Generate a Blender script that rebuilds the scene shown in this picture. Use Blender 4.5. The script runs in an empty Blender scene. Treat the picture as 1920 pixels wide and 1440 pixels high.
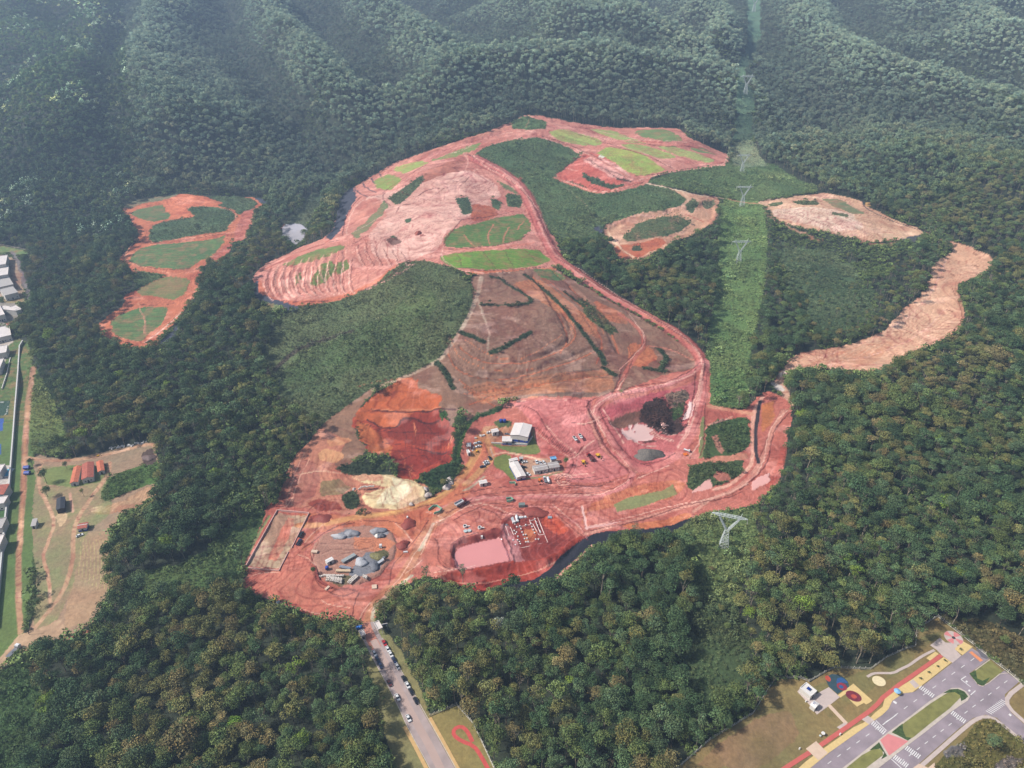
import bpy, math, random
import numpy as np
from mathutils import Vector, Matrix
R = math.radians
SC = bpy.context.scene
COL = SC.collection
random.seed(7)
RNG = np.random.default_rng(11)

# ------------------------------------------------------------------ camera
CAMH, PITCH, FPX = 320.0, R(31.0), 1371.0      # metres, below the horizon, focal length in pixels of the 1920 wide photo
cam = bpy.data.cameras.new("camera")
camo = bpy.data.objects.new("camera", cam)
COL.objects.link(camo)
camo.location = (0, 0, CAMH)
camo.rotation_euler = (math.pi/2 - PITCH, 0, 0)
cam.sensor_fit = 'HORIZONTAL'
cam.sensor_width = 36.0
cam.lens = 36.0*FPX/1920.0
cam.clip_start = 1.0
cam.clip_end = 20000
SC.camera = camo

# ------------------------------------------------------------------ sky, sun, exposure
SUN_EL, SUN_AZ = R(47), R(-98)                  # azimuth clockwise from +Y
w = bpy.data.worlds.new("World")
SC.world = w
w.use_nodes = True
nt = w.node_tree
bg = nt.nodes['Background']
sky = nt.nodes.new('ShaderNodeTexSky')
sky.sky_type = 'NISHITA'
sky.sun_disc = False
sky.sun_elevation = SUN_EL
sky.sun_rotation = SUN_AZ
sky.air_density = 1.0
sky.dust_density = 3.5
sky.ozone_density = 1.0
nt.links.new(sky.outputs[0], bg.inputs[0])
bg.inputs[1].default_value = 0.085
sl = bpy.data.lights.new("sun", 'SUN')
sl.energy = 4.8
sl.angle = R(3)
sl.color = (1.0, 0.96, 0.90)
so = bpy.data.objects.new("sun", sl)
COL.objects.link(so)
sd = Vector((math.cos(SUN_EL)*math.sin(SUN_AZ), math.cos(SUN_EL)*math.cos(SUN_AZ), math.sin(SUN_EL)))
so.rotation_euler = sd.to_track_quat('Z', 'Y').to_euler()
SC.view_settings.view_transform = 'Standard'
SC.view_settings.look = 'None'
SC.view_settings.exposure = 0.68
SC.view_settings.gamma = 1.0
SC.cycles.volume_bounces = 0
SC.cycles.max_bounces = 5
SC.cycles.diffuse_bounces = 2
SC.cycles.glossy_bounces = 2
SC.cycles.transmission_bounces = 2
SC.cycles.use_adaptive_sampling = True

# ------------------------------------------------------------------ numbers and noise
def lin(c):
    c = np.asarray(c, float)/255.0
    return np.where(c <= 0.04045, c/12.92, ((c+0.055)/1.055)**2.4)
ALB = 0.62                                     # how a sunlit colour of the photo becomes a base colour
def alb(c, k=ALB): return lin(c)*k

def _hash(ix, iy, seed):
    h = (ix.astype(np.int64)*374761393 + iy.astype(np.int64)*668265263 + seed*974634777) & 0xffffffff
    h = ((h ^ (h >> 13))*1274126177) & 0xffffffff
    return ((h ^ (h >> 16)) & 0xffffff)/float(0xffffff)
def vnoise(x, y, seed=0):
    x0 = np.floor(x); y0 = np.floor(y)
    fx = x-x0; fy = y-y0
    fx = fx*fx*(3-2*fx); fy = fy*fy*(3-2*fy)
    a = _hash(x0, y0, seed); b = _hash(x0+1, y0, seed)
    c = _hash(x0, y0+1, seed); d = _hash(x0+1, y0+1, seed)
    return (a*(1-fx)+b*fx)*(1-fy) + (c*(1-fx)+d*fx)*fy
def fbm(x, y, scale, octs=4, seed=0):
    s = 0; a = 1; t = 0
    for i in range(octs):
        s = s + a*vnoise(x/scale*2**i + 17.3*i, y/scale*2**i - 9.1*i, seed+i)
        t += a; a *= 0.5
    return s/t*2-1                              # about -1..1
def sstep(x, a, b):
    t = np.clip((x-a)/(b-a), 0, 1)
    return t*t*(3-2*t)

CP, SP = math.cos(PITCH), math.sin(PITCH)
def ray(u, v):
    a = (np.asarray(u, float)-960)/FPX; b = (720-np.asarray(v, float))/FPX
    return a, CP+b*SP, -SP+b*CP                 # x, y, z of the direction (unit depth)
def PZ(u, v, z):
    """the point of the horizontal plane at height z seen along a sight line"""
    dx, dy, dz = ray(u, v)
    t = (z-CAMH)/dz
    return np.stack([dx*t, dy*t, np.full_like(np.asarray(dx*t, float), z)], -1)
def project(x, y, z):
    d = y*CP-(z-CAMH)*SP
    b = y*SP+(z-CAMH)*CP
    return 960+FPX*x/d, 720-FPX*b/d, d

# ------------------------------------------------------------------ the lie of the land
CTRL = [  # sight line and height of hand-read ground heights
 (960,850,2),(960,960,0),(700,1000,0),(600,1100,0),(800,1200,0),(1100,930,0),(1250,900,0),(1360,1020,0),(1440,850,3),
 (500,1000,0),(300,1000,0),(100,1000,0),(30,800,0),(30,600,0),(200,1200,0),(500,1300,0),(1000,1200,0),(1300,1200,0),
 (1600,1300,0),(1800,1200,0),(1800,1380,0),(200,1420,0),(800,1420,0),(1200,1420,0),(1700,1050,4),(1900,1000,6),(1600,900,8),
 (1900,800,18),(1700,750,16),(1560,670,16),(1720,600,20),(1800,500,26),(1900,600,28),
 (950,760,10),(750,850,5),(760,730,20),(640,800,8),(560,880,5),(520,700,3),(460,620,2),(560,620,14),(700,620,32),(800,560,48),
 (860,620,40),(860,500,54),(980,640,34),(1000,560,46),(1100,700,14),(1200,690,10),(1120,580,34),(1220,610,18),(1320,680,6),
 (1380,700,4),(1380,560,14),(1330,520,14),(1200,560,22),(1385,480,26),(1390,385,38),(1390,310,42),
 (500,520,34),(560,550,36),(640,480,46),(700,430,52),(680,360,50),(760,500,56),(830,400,60),(830,320,70),(960,440,54),(1010,420,46),
 (1050,480,36),(1100,460,28),(1000,235,92),(920,255,82),(980,300,66),(1050,380,44),(1060,330,52),(1120,300,74),(1200,290,78),(1270,250,82),
 (1350,295,66),(1250,330,60),(1240,375,50),(1220,440,40),(1150,470,34),(1480,340,44),(1560,400,46),(1700,430,36),(1500,500,28),(1600,520,24),
 (300,400,18),(300,470,14),(330,540,10),(240,620,6),(420,430,16),(560,440,10),(590,380,14),(460,500,8),(120,450,8),(100,560,0),
 (150,340,34),(300,330,22),(500,340,18),(620,320,24),(700,290,40),(850,240,60),(1340,230,56),(1420,260,50),(1550,300,60),(1750,380,48),(1880,440,44),
 (1000,190,96),(700,240,52),(400,280,40),(100,280,60),(1700,280,80),(1900,330,80),
]
cu = np.array(CTRL, float)
cw = PZ(cu[:,0], cu[:,1], 0.0)
dx_, dy_, dz_ = ray(cu[:,0], cu[:,1])
tt = (cu[:,2]-CAMH)/dz_
cx, cy, ch = dx_*tt, dy_*tt, cu[:,2]
EX = np.array([-700,-300,0,300,700,-900,900,-700,-350,350,700.]); EY = np.array([0,0,0,0,0,400,500,-300,-300,-300,-300.])
cx = np.concatenate([cx, EX]); cy = np.concatenate([cy, EY]); ch = np.concatenate([ch, np.zeros(len(EX))])

GS = 6.0
GX0, GX1, GY0, GY1 = -3600.0, 3600.0, -420.0, 6000.0
gx = np.arange(GX0, GX1+GS, GS); gy = np.arange(GY0, GY1+GS, GS)
def land(x, y):
    num = np.zeros_like(x); den = np.zeros_like(x)
    for a, b, c in zip(cx, cy, ch):
        s = 26.0+0.03*max(b, 0)
        wgt = 1.0/((x-a)**2+(y-b)**2+s*s)**2.0
        num += wgt*c; den += wgt
    h = num/den
    h = np.where(y < 560, h*sstep(h, 2.0, 7.0), h*sstep(h, 2.0, 7.0)*(1-sstep(y, 560, 640))+h*sstep(y, 560, 640))
    # mountains: a rise behind the site, earlier on the left, with small side spurs
    wx = x+60*fbm(x, y, 300, 3, 5)
    wy = y+70*fbm(x, y, 320, 3, 9)
    start = 1180-170*sstep(-x, 120, 420)+40*fbm(x, y, 500, 2, 21)
    rise = np.clip((y-start)/1700.0, 0, None)
    h = h*(1-sstep(y, 1500, 2100)*0.6) + 340*rise**0.97
    r2 = 1-np.abs(fbm(wx*0.9-wy*0.20, wy*0.55, 150, 2, 41))*2.0
    amp = sstep(y, start+20, start+260)
    h = h + amp*20*(r2-0.45)*(1+0.8*sstep(y, 2400, 3400))
    rough = sstep(y, 560, 900)
    h = h + rough*3.0*fbm(x, y, 90, 3, 3)
    return h
GXX, GYY = np.meshgrid(gx, gy)
HG = land(GXX, GYY)
def hz(x, y):
    fx = np.clip((np.asarray(x, float)-GX0)/GS, 0, len(gx)-1.001); fy = np.clip((np.asarray(y, float)-GY0)/GS, 0, len(gy)-1.001)
    i = fx.astype(int); j = fy.astype(int); fx = fx-i; fy = fy-j
    return (HG[j,i]*(1-fx)+HG[j,i+1]*fx)*(1-fy)+(HG[j+1,i]*(1-fx)+HG[j+1,i+1]*fx)*fy
def G(u, v=None):
    """sight lines -> points on the land, as an (n,3) array (a single point for two scalars)"""
    one = v is not None and np.isscalar(u)
    if v is None:
        a = np.array(u, float); u = a[:,0]; v = a[:,1]
    u = np.atleast_1d(np.asarray(u, float)); v = np.atleast_1d(np.asarray(v, float))
    dx, dy, dz = ray(u, v)
    ts = np.concatenate([np.arange(150, 1500, 6.0), np.arange(1500, 5000, 14.0)])
    zz = CAMH+dz[:,None]*ts; hh = hz(dx[:,None]*ts, dy[:,None]*ts)
    below = zz < hh
    k = np.where(below.any(1), below.argmax(1), len(ts)-1)
    k = np.maximum(k, 1)
    a = ts[k-1]; b = ts[k]
    for _ in range(18):
        m = (a+b)/2
        bl = CAMH+dz*m < hz(dx*m, dy*m)
        b = np.where(bl, m, b); a = np.where(bl, a, m)
    p = np.stack([dx*b, dy*b, CAMH+dz*b], -1)
    return p[0] if one else p

# crests and gullies of the wooded hills, read along their lines
CREST = [([(20,20),(60,110),(110,200),(150,290)],26,95),([(335,10),(300,120),(268,220),(320,290)],40,80),([(490,8),(525,90),(590,180),(650,250)],40,75),
 ([(640,5),(720,60),(800,120),(835,185)],38,75),([(820,235),(900,190),(1000,152),(1110,160),(1250,192),(1362,215)],34,70),([(880,5),(1000,60),(1085,112)],42,80),
 ([(1060,5),(1115,60),(1200,118),(1295,150)],42,80),([(1245,5),(1300,60),(1352,135)],38,75),([(1478,20),(1500,100),(1600,165),(1800,232),(1915,262)],36,95),([(1640,10),(1750,80),(1910,140)],44,100),
 ([(170,10),(190,90),(180,180)],24,60),([(1800,5),(1915,60)],40,90),([(1470,290),(1600,330),(1800,420)],10,60),
 ([(248,5),(215,150),(208,250),(232,325)],-26,45),([(418,8),(465,120),(560,250),(620,320)],-28,42),([(560,20),(650,110),(745,190)],-28,42),([(860,150),(960,118),(1060,132)],-26,42),([(1180,20),(1260,100),(1370,170)],-26,42),([(1560,5),(1640,100),(1900,200)],-24,50),([(760,5),(860,90)],-24,42)]
def add_crests():
    global HG
    add = np.zeros_like(HG)
    for pts, A, wd in CREST:
        q = np.array(pts, float)
        q = np.stack([np.interp(np.linspace(0, len(q)-1, 4*len(q)), np.arange(len(q)), q[:,k]) for k in (0,1)], 1)
        P = G(q)[:, :2]
        # carry the line on beyond the frame, up the slope
        if pts[0][1] <= 20:
            d = P[0]-P[2]; d /= np.linalg.norm(d)+1e-9; P = np.concatenate([[P[0]+d*700], [P[0]+d*350], P])
        best = np.full(HG.shape, 1e9)
        for a, b in zip(P[:-1], P[1:]):
            L = ((b-a)**2).sum()+1e-9
            t = np.clip(((GXX-a[0])*(b[0]-a[0])+(GYY-a[1])*(b[1]-a[1]))/L, 0, 1)
            best = np.minimum(best, (GXX-a[0]-t*(b[0]-a[0]))**2+(GYY-a[1]-t*(b[1]-a[1]))**2)
        best = np.sqrt(best)*(1+0.25*WN)
        add += 1.5*A*np.exp(-(best/wd)**1.5)
    HG = HG+add*sstep(GYY, 1000, 1120)
WN = fbm(GXX, GYY, 130, 3, 77)
add_crests()

# ------------------------------------------------------------------ helpers for objects
def tag(o, label=None, cat=None, group=None, kind=None):
    if label: o['label'] = label
    if cat: o['category'] = cat
    if group: o['group'] = group
    if kind: o['kind'] = kind
    return o
def empty(name, loc=(0,0,0), rz=0.0, label=None, cat=None, group=None):
    o = bpy.data.objects.new(name, None)
    COL.objects.link(o)
    o.location = loc; o.rotation_euler = (0, 0, rz); o.empty_display_size = 1
    return tag(o, label, cat, group)
MATS = {}
def mat(name, col, rough=0.7, metal=0.0, var=0.12, scale=1.2, spec=0.4, bump=0.0):
    """plain procedural material: base colour broken up by two noises"""
    key = name
    if key in MATS: return MATS[key]
    m = bpy.data.materials.new(name); m.use_nodes = True
    n = m.node_tree; p = n.nodes['Principled BSDF']
    p.inputs['Roughness'].default_value = rough; p.inputs['Metallic'].default_value = metal
    p.inputs['Specular IOR Level'].default_value = spec
    tc = n.nodes.new('ShaderNodeTexCoord')
    nz = n.nodes.new('ShaderNodeTexNoise'); nz.inputs['Scale'].default_value = scale; nz.inputs['Detail'].default_value = 5
    n.links.new(tc.outputs['Object'], nz.inputs['Vector'])
    mr = n.nodes.new('ShaderNodeMapRange'); mr.inputs[1].default_value = 0.3; mr.inputs[2].default_value = 0.7
    mr.inputs[3].default_value = 1-var; mr.inputs[4].default_value = 1+var
    n.links.new(nz.outputs[0], mr.inputs[0])
    vm = n.nodes.new('ShaderNodeVectorMath'); vm.operation = 'SCALE'
    vm.inputs[0].default_value = tuple(col)
    n.links.new(mr.outputs[0], vm.inputs['Scale'])
    n.links.new(vm.outputs[0], p.inputs['Base Color'])
    if bump:
        b = n.nodes.new('ShaderNodeBump'); b.inputs['Strength'].default_value = bump; b.inputs['Distance'].default_value = 0.3
        n.links.new(nz.outputs[0], b.inputs['Height']); n.links.new(b.outputs[0], p.inputs['Normal'])
    MATS[key] = m
    return m
def rmat(name, rgb, **k): return mat(name, alb(rgb), **k)

class MB:
    def __init__(s): s.v = []; s.f = []
    def quadprism(s, b, t):
        """b, t: lists of n points, bottom and top ring (counter-clockwise)"""
        n = len(b); o = len(s.v)
        s.v += [tuple(p) for p in b]+[tuple(p) for p in t]
        s.f.append(tuple(o+i for i in reversed(range(n)))); s.f.append(tuple(o+n+i for i in range(n)))
        for i in range(n):
            j = (i+1) % n
            s.f.append((o+i, o+j, o+n+j, o+n+i))
        return s
    def box(s, x0, x1, y0, y1, z0, z1, tx=0.0, ty=0.0):
        b = [(x0,y0,z0),(x1,y0,z0),(x1,y1,z0),(x0,y1,z0)]
        t = [(x0+tx,y0+ty,z1),(x1-tx,y0+ty,z1),(x1-tx,y1-ty,z1),(x0+tx,y1-ty,z1)]
        return s.quadprism(b, t)
    def bar(s, p, q, r, r2=None, n=4):
        p = Vector(p); q = Vector(q); r2 = r if r2 is None else r2
        d = (q-p); d = d.normalized() if d.length > 1e-9 else Vector((0,0,1))
        a = d.orthogonal().normalized(); b = d.cross(a)
        A = []; B = []
        for i in range(n):
            t = 2*math.pi*i/n+math.pi/n
            w_ = a*math.cos(t)+b*math.sin(t)
            A.append(p+w_*r); B.append(q+w_*r2)
        return s.quadprism(A, B)
    def tube(s, p, q, r, rin, n=12):
        p = Vector(p); q = Vector(q); d = (q-p).normalized(); a = d.orthogonal().normalized(); b = d.cross(a)
        o = len(s.v)
        for P, rr in ((p, r), (q, r), (q, rin), (p, rin)):
            for i in range(n):
                t = 2*math.pi*i/n; s.v.append(tuple(P+(a*math.cos(t)+b*math.sin(t))*rr))
        for k in range(4):
            for i in range(n):
                j = (i+1) % n; k2 = (k+1) % 4
                s.f.append((o+k*n+i, o+k*n+j, o+k2*n+j, o+k2*n+i))
        return s
    def lathe(s, prof, n=16, c=(0,0,0)):
        o = len(s.v)
        for r, z in prof:
            for i in range(n):
                t = 2*math.pi*i/n
                s.v.append((c[0]+r*math.cos(t), c[1]+r*math.sin(t), c[2]+z))
        for k in range(len(prof)-1):
            for i in range(n):
                j = (i+1) % n
                s.f.append((o+k*n+i, o+k*n+j, o+(k+1)*n+j, o+(k+1)*n+i))
        s.f.append(tuple(o+i for i in reversed(range(n)))); m = o+(len(prof)-1)*n
        s.f.append(tuple(m+i for i in range(n)))
        return s
    def build(s, name, m, parent=None, smooth=False):
        me = bpy.data.meshes.new(name)
        me.from_pydata([tuple(map(float, p)) for p in s.v], [], s.f)
        if m is not None: me.materials.append(m)
        if smooth: me.polygons.foreach_set('use_smooth', [True]*len(me.polygons))
        me.update()
        o = bpy.data.objects.new(name, me); COL.objects.link(o)
        if parent is not None: o.parent = parent
        return o
def copy_tree(o, parent=None):
    c = o.copy(); COL.objects.link(c)
    if parent is not None: c.parent = parent
    for ch_ in o.children: copy_tree(ch_, c)
    return c
def heading(u, v, du, dv):
    a = G(u, v); b = G(u+du, v+dv)
    return math.atan2(b[1]-a[1], b[0]-a[0])
# ------------------------------------------------------------------ the ground: what covers it and its colour
# cover: 0 forest floor, 1 bare earth, 2 rough scrub, 3 mown or sown grass, 4 muddy water, 5 vehicle track, 6 liner sheet, 7 gravel
rows = [40.0]
while rows[-1] < 3700:
    y = rows[-1]
    st = 1.65*(y*y+CAMH**2)/(FPX*CAMH)
    cap = 2.2 if y < 1350 else 6.5
    if y > 2700: cap = 14
    rows.append(y+max(0.55, min(st, cap)))
rows = np.array(rows)
NS = 1640
svals = np.linspace(-1.03, 1.03, NS)
depth0 = rows*CP+CAMH*SP
VX = svals[None,:]*depth0[:,None]; VY = np.repeat(rows[:,None], NS, 1)
VZ = hz(VX, VY)
NR = len(rows)
fx_ = VX.ravel(); fy_ = VY.ravel()
COLR = np.tile(alb((52,60,44)), (NR*NS, 1))
COVER = np.zeros(NR*NS, np.int8)
# edges wander a little
JX = 1.6*fbm(fx_, fy_, 11, 3, 50)+0.9*fbm(fx_, fy_, 3, 2, 54)
JY = 1.6*fbm(fx_, fy_, 11, 3, 60)+0.9*fbm(fx_, fy_, 3, 2, 64)
DSC = np.clip(project(fx_, fy_, VZ.ravel())[2]/520, 0.8, 2.6)
JX *= DSC; JY *= DSC
N40 = fbm(fx_, fy_, 40, 4, 70); N8 = fbm(fx_, fy_, 9, 3, 75); N2 = fbm(fx_, fy_, 2.6, 2, 79)
WARPX = fx_+14*fbm(fx_, fy_, 55, 2, 80); WARPY = fy_+14*fbm(fx_, fy_, 55, 2, 84)

def region(xmin, xmax, ymin, ymax):
    r0 = max(np.searchsorted(rows, ymin)-1, 0); r1 = min(np.searchsorted(rows, ymax)+1, NR)
    if r1 <= r0: return np.zeros(0, int)
    d = depth0[r0:r1]
    smin = min(xmin/d[0], xmin/d[-1]); smax = max(xmax/d[0], xmax/d[-1])
    c0 = max(np.searchsorted(svals, smin)-1, 0); c1 = min(np.searchsorted(svals, smax)+1, NS)
    if c1 <= c0: return np.zeros(0, int)
    return (np.arange(r0, r1)[:,None]*NS+np.arange(c0, c1)[None,:]).ravel()
def inside(px, py, P):
    ins = np.zeros(px.shape, bool)
    n = len(P); j = n-1
    for i in range(n):
        xi, yi = P[i]; xj, yj = P[j]
        if yi != yj:
            c = ((yi > py) != (yj > py)) & (px < (xj-xi)*(py-yi)/(yj-yi)+xi)
            ins ^= c
        j = i
    return ins
def smooth_pts(pts, it=1, closed=True):
    P = np.array(pts, float)
    for _ in range(it):
        if closed:
            Q = np.roll(P, -1, 0); P = np.stack([0.88*P+0.12*Q, 0.12*P+0.88*Q], 1).reshape(-1, 2)
        else:
            Q = P[1:]; A = P[:-1]
            P = np.concatenate([P[:1], np.stack([0.75*A+0.25*Q, 0.25*A+0.75*Q], 1).reshape(-1, 2), P[-1:]])
    return P
def poly(rgb, pts, cover=None, jit=1.0, a=1.0, sm=1, mott=0.0, k=ALB):
    """lay a patch of ground cover; pts are sight lines to its corners, put down on the land"""
    P = G(smooth_pts(pts, sm) if sm else pts)[:, :2]
    idx = region(P[:,0].min()-4, P[:,0].max()+4, P[:,1].min()-4, P[:,1].max()+4)
    if not len(idx): return
    idx = idx[inside(fx_[idx]+jit*JX[idx], fy_[idx]+jit*JY[idx], P)]
    if rgb is not None:
        aa = a
        if mott: aa = np.clip(a*(0.5+0.5*np.sign(mott)*0+N8[idx]*mott+0.5), 0, 1)[:,None]
        COLR[idx] = COLR[idx]*(1-aa)+alb(rgb, k)*aa
    if cover is not None: COVER[idx] = cover
    return idx
def line(rgb, wpx, pts, cover=None, a=1.0, jit=0.35, sm=1, soft=0.25, k=ALB):
    """a strip of ground of the given width (in pixels of the photo at that distance)"""
    S = smooth_pts(pts, sm, False) if sm else np.array(pts, float)
    P = G(S); hw = 0.5*wpx*project(P[:,0], P[:,1], P[:,2])[2]/FPX
    m = hw.max()+3
    idx = region(P[:,0].min()-m, P[:,0].max()+m, P[:,1].min()-m, P[:,1].max()+m)
    if not len(idx): return
    x = fx_[idx]+jit*JX[idx]; y = fy_[idx]+jit*JY[idx]
    best = np.full(len(idx), 9.0)
    for i in range(len(P)-1):
        ax, ay = P[i,:2]; bx, by = P[i+1,:2]; L = (bx-ax)**2+(by-ay)**2+1e-9
        t = np.clip(((x-ax)*(bx-ax)+(y-ay)*(by-ay))/L, 0, 1)
        d = np.hypot(x-ax-t*(bx-ax), y-ay-t*(by-ay))/(hw[i]*(1-t)+hw[i+1]*t)
        best = np.minimum(best, d)
    aa = a*(1-sstep(best, 1-soft, 1+soft))
    q = aa > 0.01
    idx = idx[q]; aa = aa[q][:,None]
    if rgb is not None: COLR[idx] = COLR[idx]*(1-aa)+alb(rgb, k)*aa
    if cover is not None: COVER[idx[(best[q] < 1)]] = cover
REL = np.zeros(NR*NS)
def relief(pts, dz, width, closed=True):
    """cut (dz < 0) or bank an area, with a slope of the given width inside its edge"""
    P = G(smooth_pts(pts, 1, closed))[:, :2]
    idx = region(P[:,0].min()-4, P[:,0].max()+4, P[:,1].min()-4, P[:,1].max()+4)
    x = fx_[idx]+JX[idx]; y = fy_[idx]+JY[idx]
    if closed: m_ = inside(x, y, P); idx = idx[m_]; x = x[m_]; y = y[m_]; P = np.concatenate([P, P[:1]])
    best = np.full(len(idx), 1e9)
    for i in range(len(P)-1):
        ax, ay = P[i]; bx, by = P[i+1]; L = (bx-ax)**2+(by-ay)**2+1e-9
        t = np.clip(((x-ax)*(bx-ax)+(y-ay)*(by-ay))/L, 0, 1)
        best = np.minimum(best, np.hypot(x-ax-t*(bx-ax), y-ay-t*(by-ay)))
    REL[idx] += dz*(sstep(best, 0, width) if closed else 1-sstep(best, 0, width))
def Z(x0, y0, k, pts): return [(x0+a/k, y0+b/k) for a, b in pts]
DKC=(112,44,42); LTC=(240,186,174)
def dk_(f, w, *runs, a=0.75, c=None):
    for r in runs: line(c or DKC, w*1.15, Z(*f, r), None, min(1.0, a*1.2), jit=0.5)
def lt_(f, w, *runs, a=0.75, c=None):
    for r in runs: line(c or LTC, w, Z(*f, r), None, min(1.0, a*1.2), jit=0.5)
def road(rgb, wpx, pts, cover=5, edge=(120,52,48), mid=None):
    """haul road: packed surface, darker rutted rims, pale wheel tracks"""
    line(edge, wpx*1.25, pts, cover, 0.55)
    line(rgb, wpx, pts, cover)
    line(edge, wpx*0.62, pts, None, 0.55); line(rgb, wpx*0.46, pts, None, 0.95)
    if mid: line(mid, wpx*0.16, pts, None, 0.8)

PINK=(214,136,128); PALE=(234,190,180); ORNG=(206,120,88); RED=(158,62,50); DRED=(128,42,38); SAND=(226,176,150)
SCRUB=(98,122,76); LIME=(140,172,70)

# --- western plots among the forest
def GW(pts): return [(160+a/4.0, 340+b/4.0) for a, b in pts]
poly(ORNG,GW([(268,205),(420,150),(580,130),(720,95),(870,105),(1010,150),(1240,112),(1370,160),(1350,175),(1285,200),(1275,240),(1215,340),(1215,420),(1165,445),(1090,455),(1000,560),(930,590),(860,700),(860,790),(800,890),(720,1010),(640,1090),(545,1200),(540,1225),(370,1265),(260,1225),(130,1150),(70,1100),(200,990),(280,940),(300,850),(340,835),(400,790),(390,700),(290,640),(250,580),(340,500),(400,440),(395,400),(330,270)]),1)
poly((126,128,98),GW([(275,195),(420,130),(600,105),(720,90),(640,125),(560,150),(430,165),(330,200)]),3)
poly((226,132,98),GW([(590,160),(720,97),(830,112),(1010,172),(900,190),(780,200),(770,220),(810,260),(640,292),(630,250),(600,210)]),1)
poly((104,124,76),GW([(340,242),(395,203),(590,172),(600,220),(632,250),(622,285),(500,302),(430,288)]),3)
poly((96,120,78),GW([(478,400),(500,335),(560,308),(800,268),(815,250),(765,212),(800,193),(960,190),(1085,213),(1135,262),(1085,325),(1045,375),(920,388),(780,412),(640,442),(500,458),(478,430)]),2)
poly((100,122,82),GW([(930,108),(1230,118),(1292,170),(1240,212),(1150,252),(1100,208),(1000,190),(1015,160)]),2)
line((214,160,130),3,GW([(1000,200),(1080,212),(1140,262),(1080,330)]),1)
poly((96,124,72),GW([(328,590),(395,508),(520,478),(740,453),(840,448),(1010,422),(1050,400),(1040,450),(990,520),(930,565),(850,604),(780,652),(680,662),(540,648),(400,632),(330,604)]),3)
for k_ in range(6): line((72,98,58),1.6,[(250+4*k_,494-5*k_),(300,497-6*k_),(360,490-6*k_),(385,478-5*k_)],None,0.6)
poly((100,124,74),GW([(395,670),(610,700),(520,742),(400,806),(350,832),(385,760),(380,700)]),2)
poly((122,130,74),GW([(395,812),(530,738),(620,713),(792,735),(772,792),(732,852),(640,892),(480,852),(430,862)]),3)
poly((96,124,70),GW([(192,1062),(258,998),(400,948),(450,938),(612,943),(622,970),(592,1030),(562,1082),(462,1152),(440,1192),(370,1198),(268,1172),(206,1132)]),3)
line((170,130,100),1.8,[(262,580),(274,600),(272,628)],None,0.9)
poly((66,70,86),[(292,648),(318,627),(335,605),(348,598),(326,632),(302,650)],6)
line((240,212,204),2.5,[(272,641),(300,622),(322,604),(340,585)],None,0.8)
for q in ([(255,450),(268,448),(282,450)],[(252,469),(262,471)],[(284,455),(320,452),(365,445),(410,436)]): line((150,70,52),2,q,None,0.7)
poly((196,112,96),[(452,398),(482,388),(470,425),(452,452),(438,450),(445,425)],1)
poly((190,104,86),[(392,486),(420,460),(436,456),(424,482),(404,492)],1)
poly((72,78,92),[(478,372),(492,372),(504,382),(498,386),(484,378)],6)
poly((94,110,80),[(532,424),(556,396),(584,362),(610,362),(600,390),(576,424)],2)
poly((198,192,198),[(528,430),(536,420),(556,418),(578,426),(574,446),(556,459),(536,452)],4,jit=0.5)
line((150,100,84),3,[(534,420),(526,430)],1)

# --- middle green land between the plots
poly(SCRUB,[(880,292),(920,270),(960,262),(1015,258),(1060,273),(1090,290),(1042,332),(1100,354),(1150,364),(1210,345),(1265,355),(1288,372),(1280,386),(1230,400),(1130,422),(1112,446),(1062,448),(1040,440),(1015,420),(1000,390),(985,355),(950,330),(895,305)],2)
poly((104,130,78),[(1205,342),(1300,317),(1365,306),(1392,298),(1450,308),(1545,357),(1420,378),(1350,368),(1270,352)],2)
poly((124,150,92),[(1372,312),(1440,316),(1500,335),(1460,338),(1390,330)],2)
poly((150,166,126),[(1372,268),(1408,262),(1424,290),(1440,312),(1372,312)],2)
line((150,150,110),1.6,[(1060,352),(1085,370),(1105,395),(1120,415)],None,0.8)
line((112,132,90),1.4,[(1100,390),(1120,398),(1150,388),(1165,370)],None,0.8)
# --- power line corridor
poly((122,152,86),[(1350,372),(1428,376),(1440,430),(1434,550),(1418,600),(1402,700),(1404,762),(1330,764),(1330,690),(1326,640),(1340,560),(1346,480)],2)
poly((122,158,86),[(1345,700),(1395,690),(1400,760),(1335,760)],2,mott=0.8)
poly((118,148,86),[(1352,470),(1424,466),(1420,520),(1350,530)],2,mott=0.7)
poly((124,156,120),[(1376,128),(1396,126),(1414,180),(1416,212),(1380,214)],2)
poly((112,146,116),[(1398,-10),(1424,-10),(1428,78),(1400,78)],2)
poly((118,142,80),[(1262,1000),(1300,962),(1410,950),(1424,1000),(1402,1060),(1385,1130),(1360,1142),(1300,1128),(1302,1060)],2)
poly((84,106,64),[(1290,1128),(1370,1128),(1410,1200),(1390,1300),(1330,1340),(1290,1330),(1275,1260)],2)
poly((96,118,78),[(1450,470),(1500,456),(1560,470),(1610,500),(1640,560),(1610,620),(1560,636),(1510,600),(1480,540)],2,jit=7.0)

poly((84,112,84),[(1382,214),(1412,214),(1412,262),(1372,268)],2); poly((84,112,90),[(1402,78),(1424,78),(1406,128),(1382,128)],2)
poly((96,122,62),[(50,890),(62,890),(70,1000),(58,1100),(52,1180),(42,1180),(46,1000)],2); poly((92,118,60),[(12,1000),(32,1000),(30,1190),(0,1240),(-60,1240),(-20,1100)],2)
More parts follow.
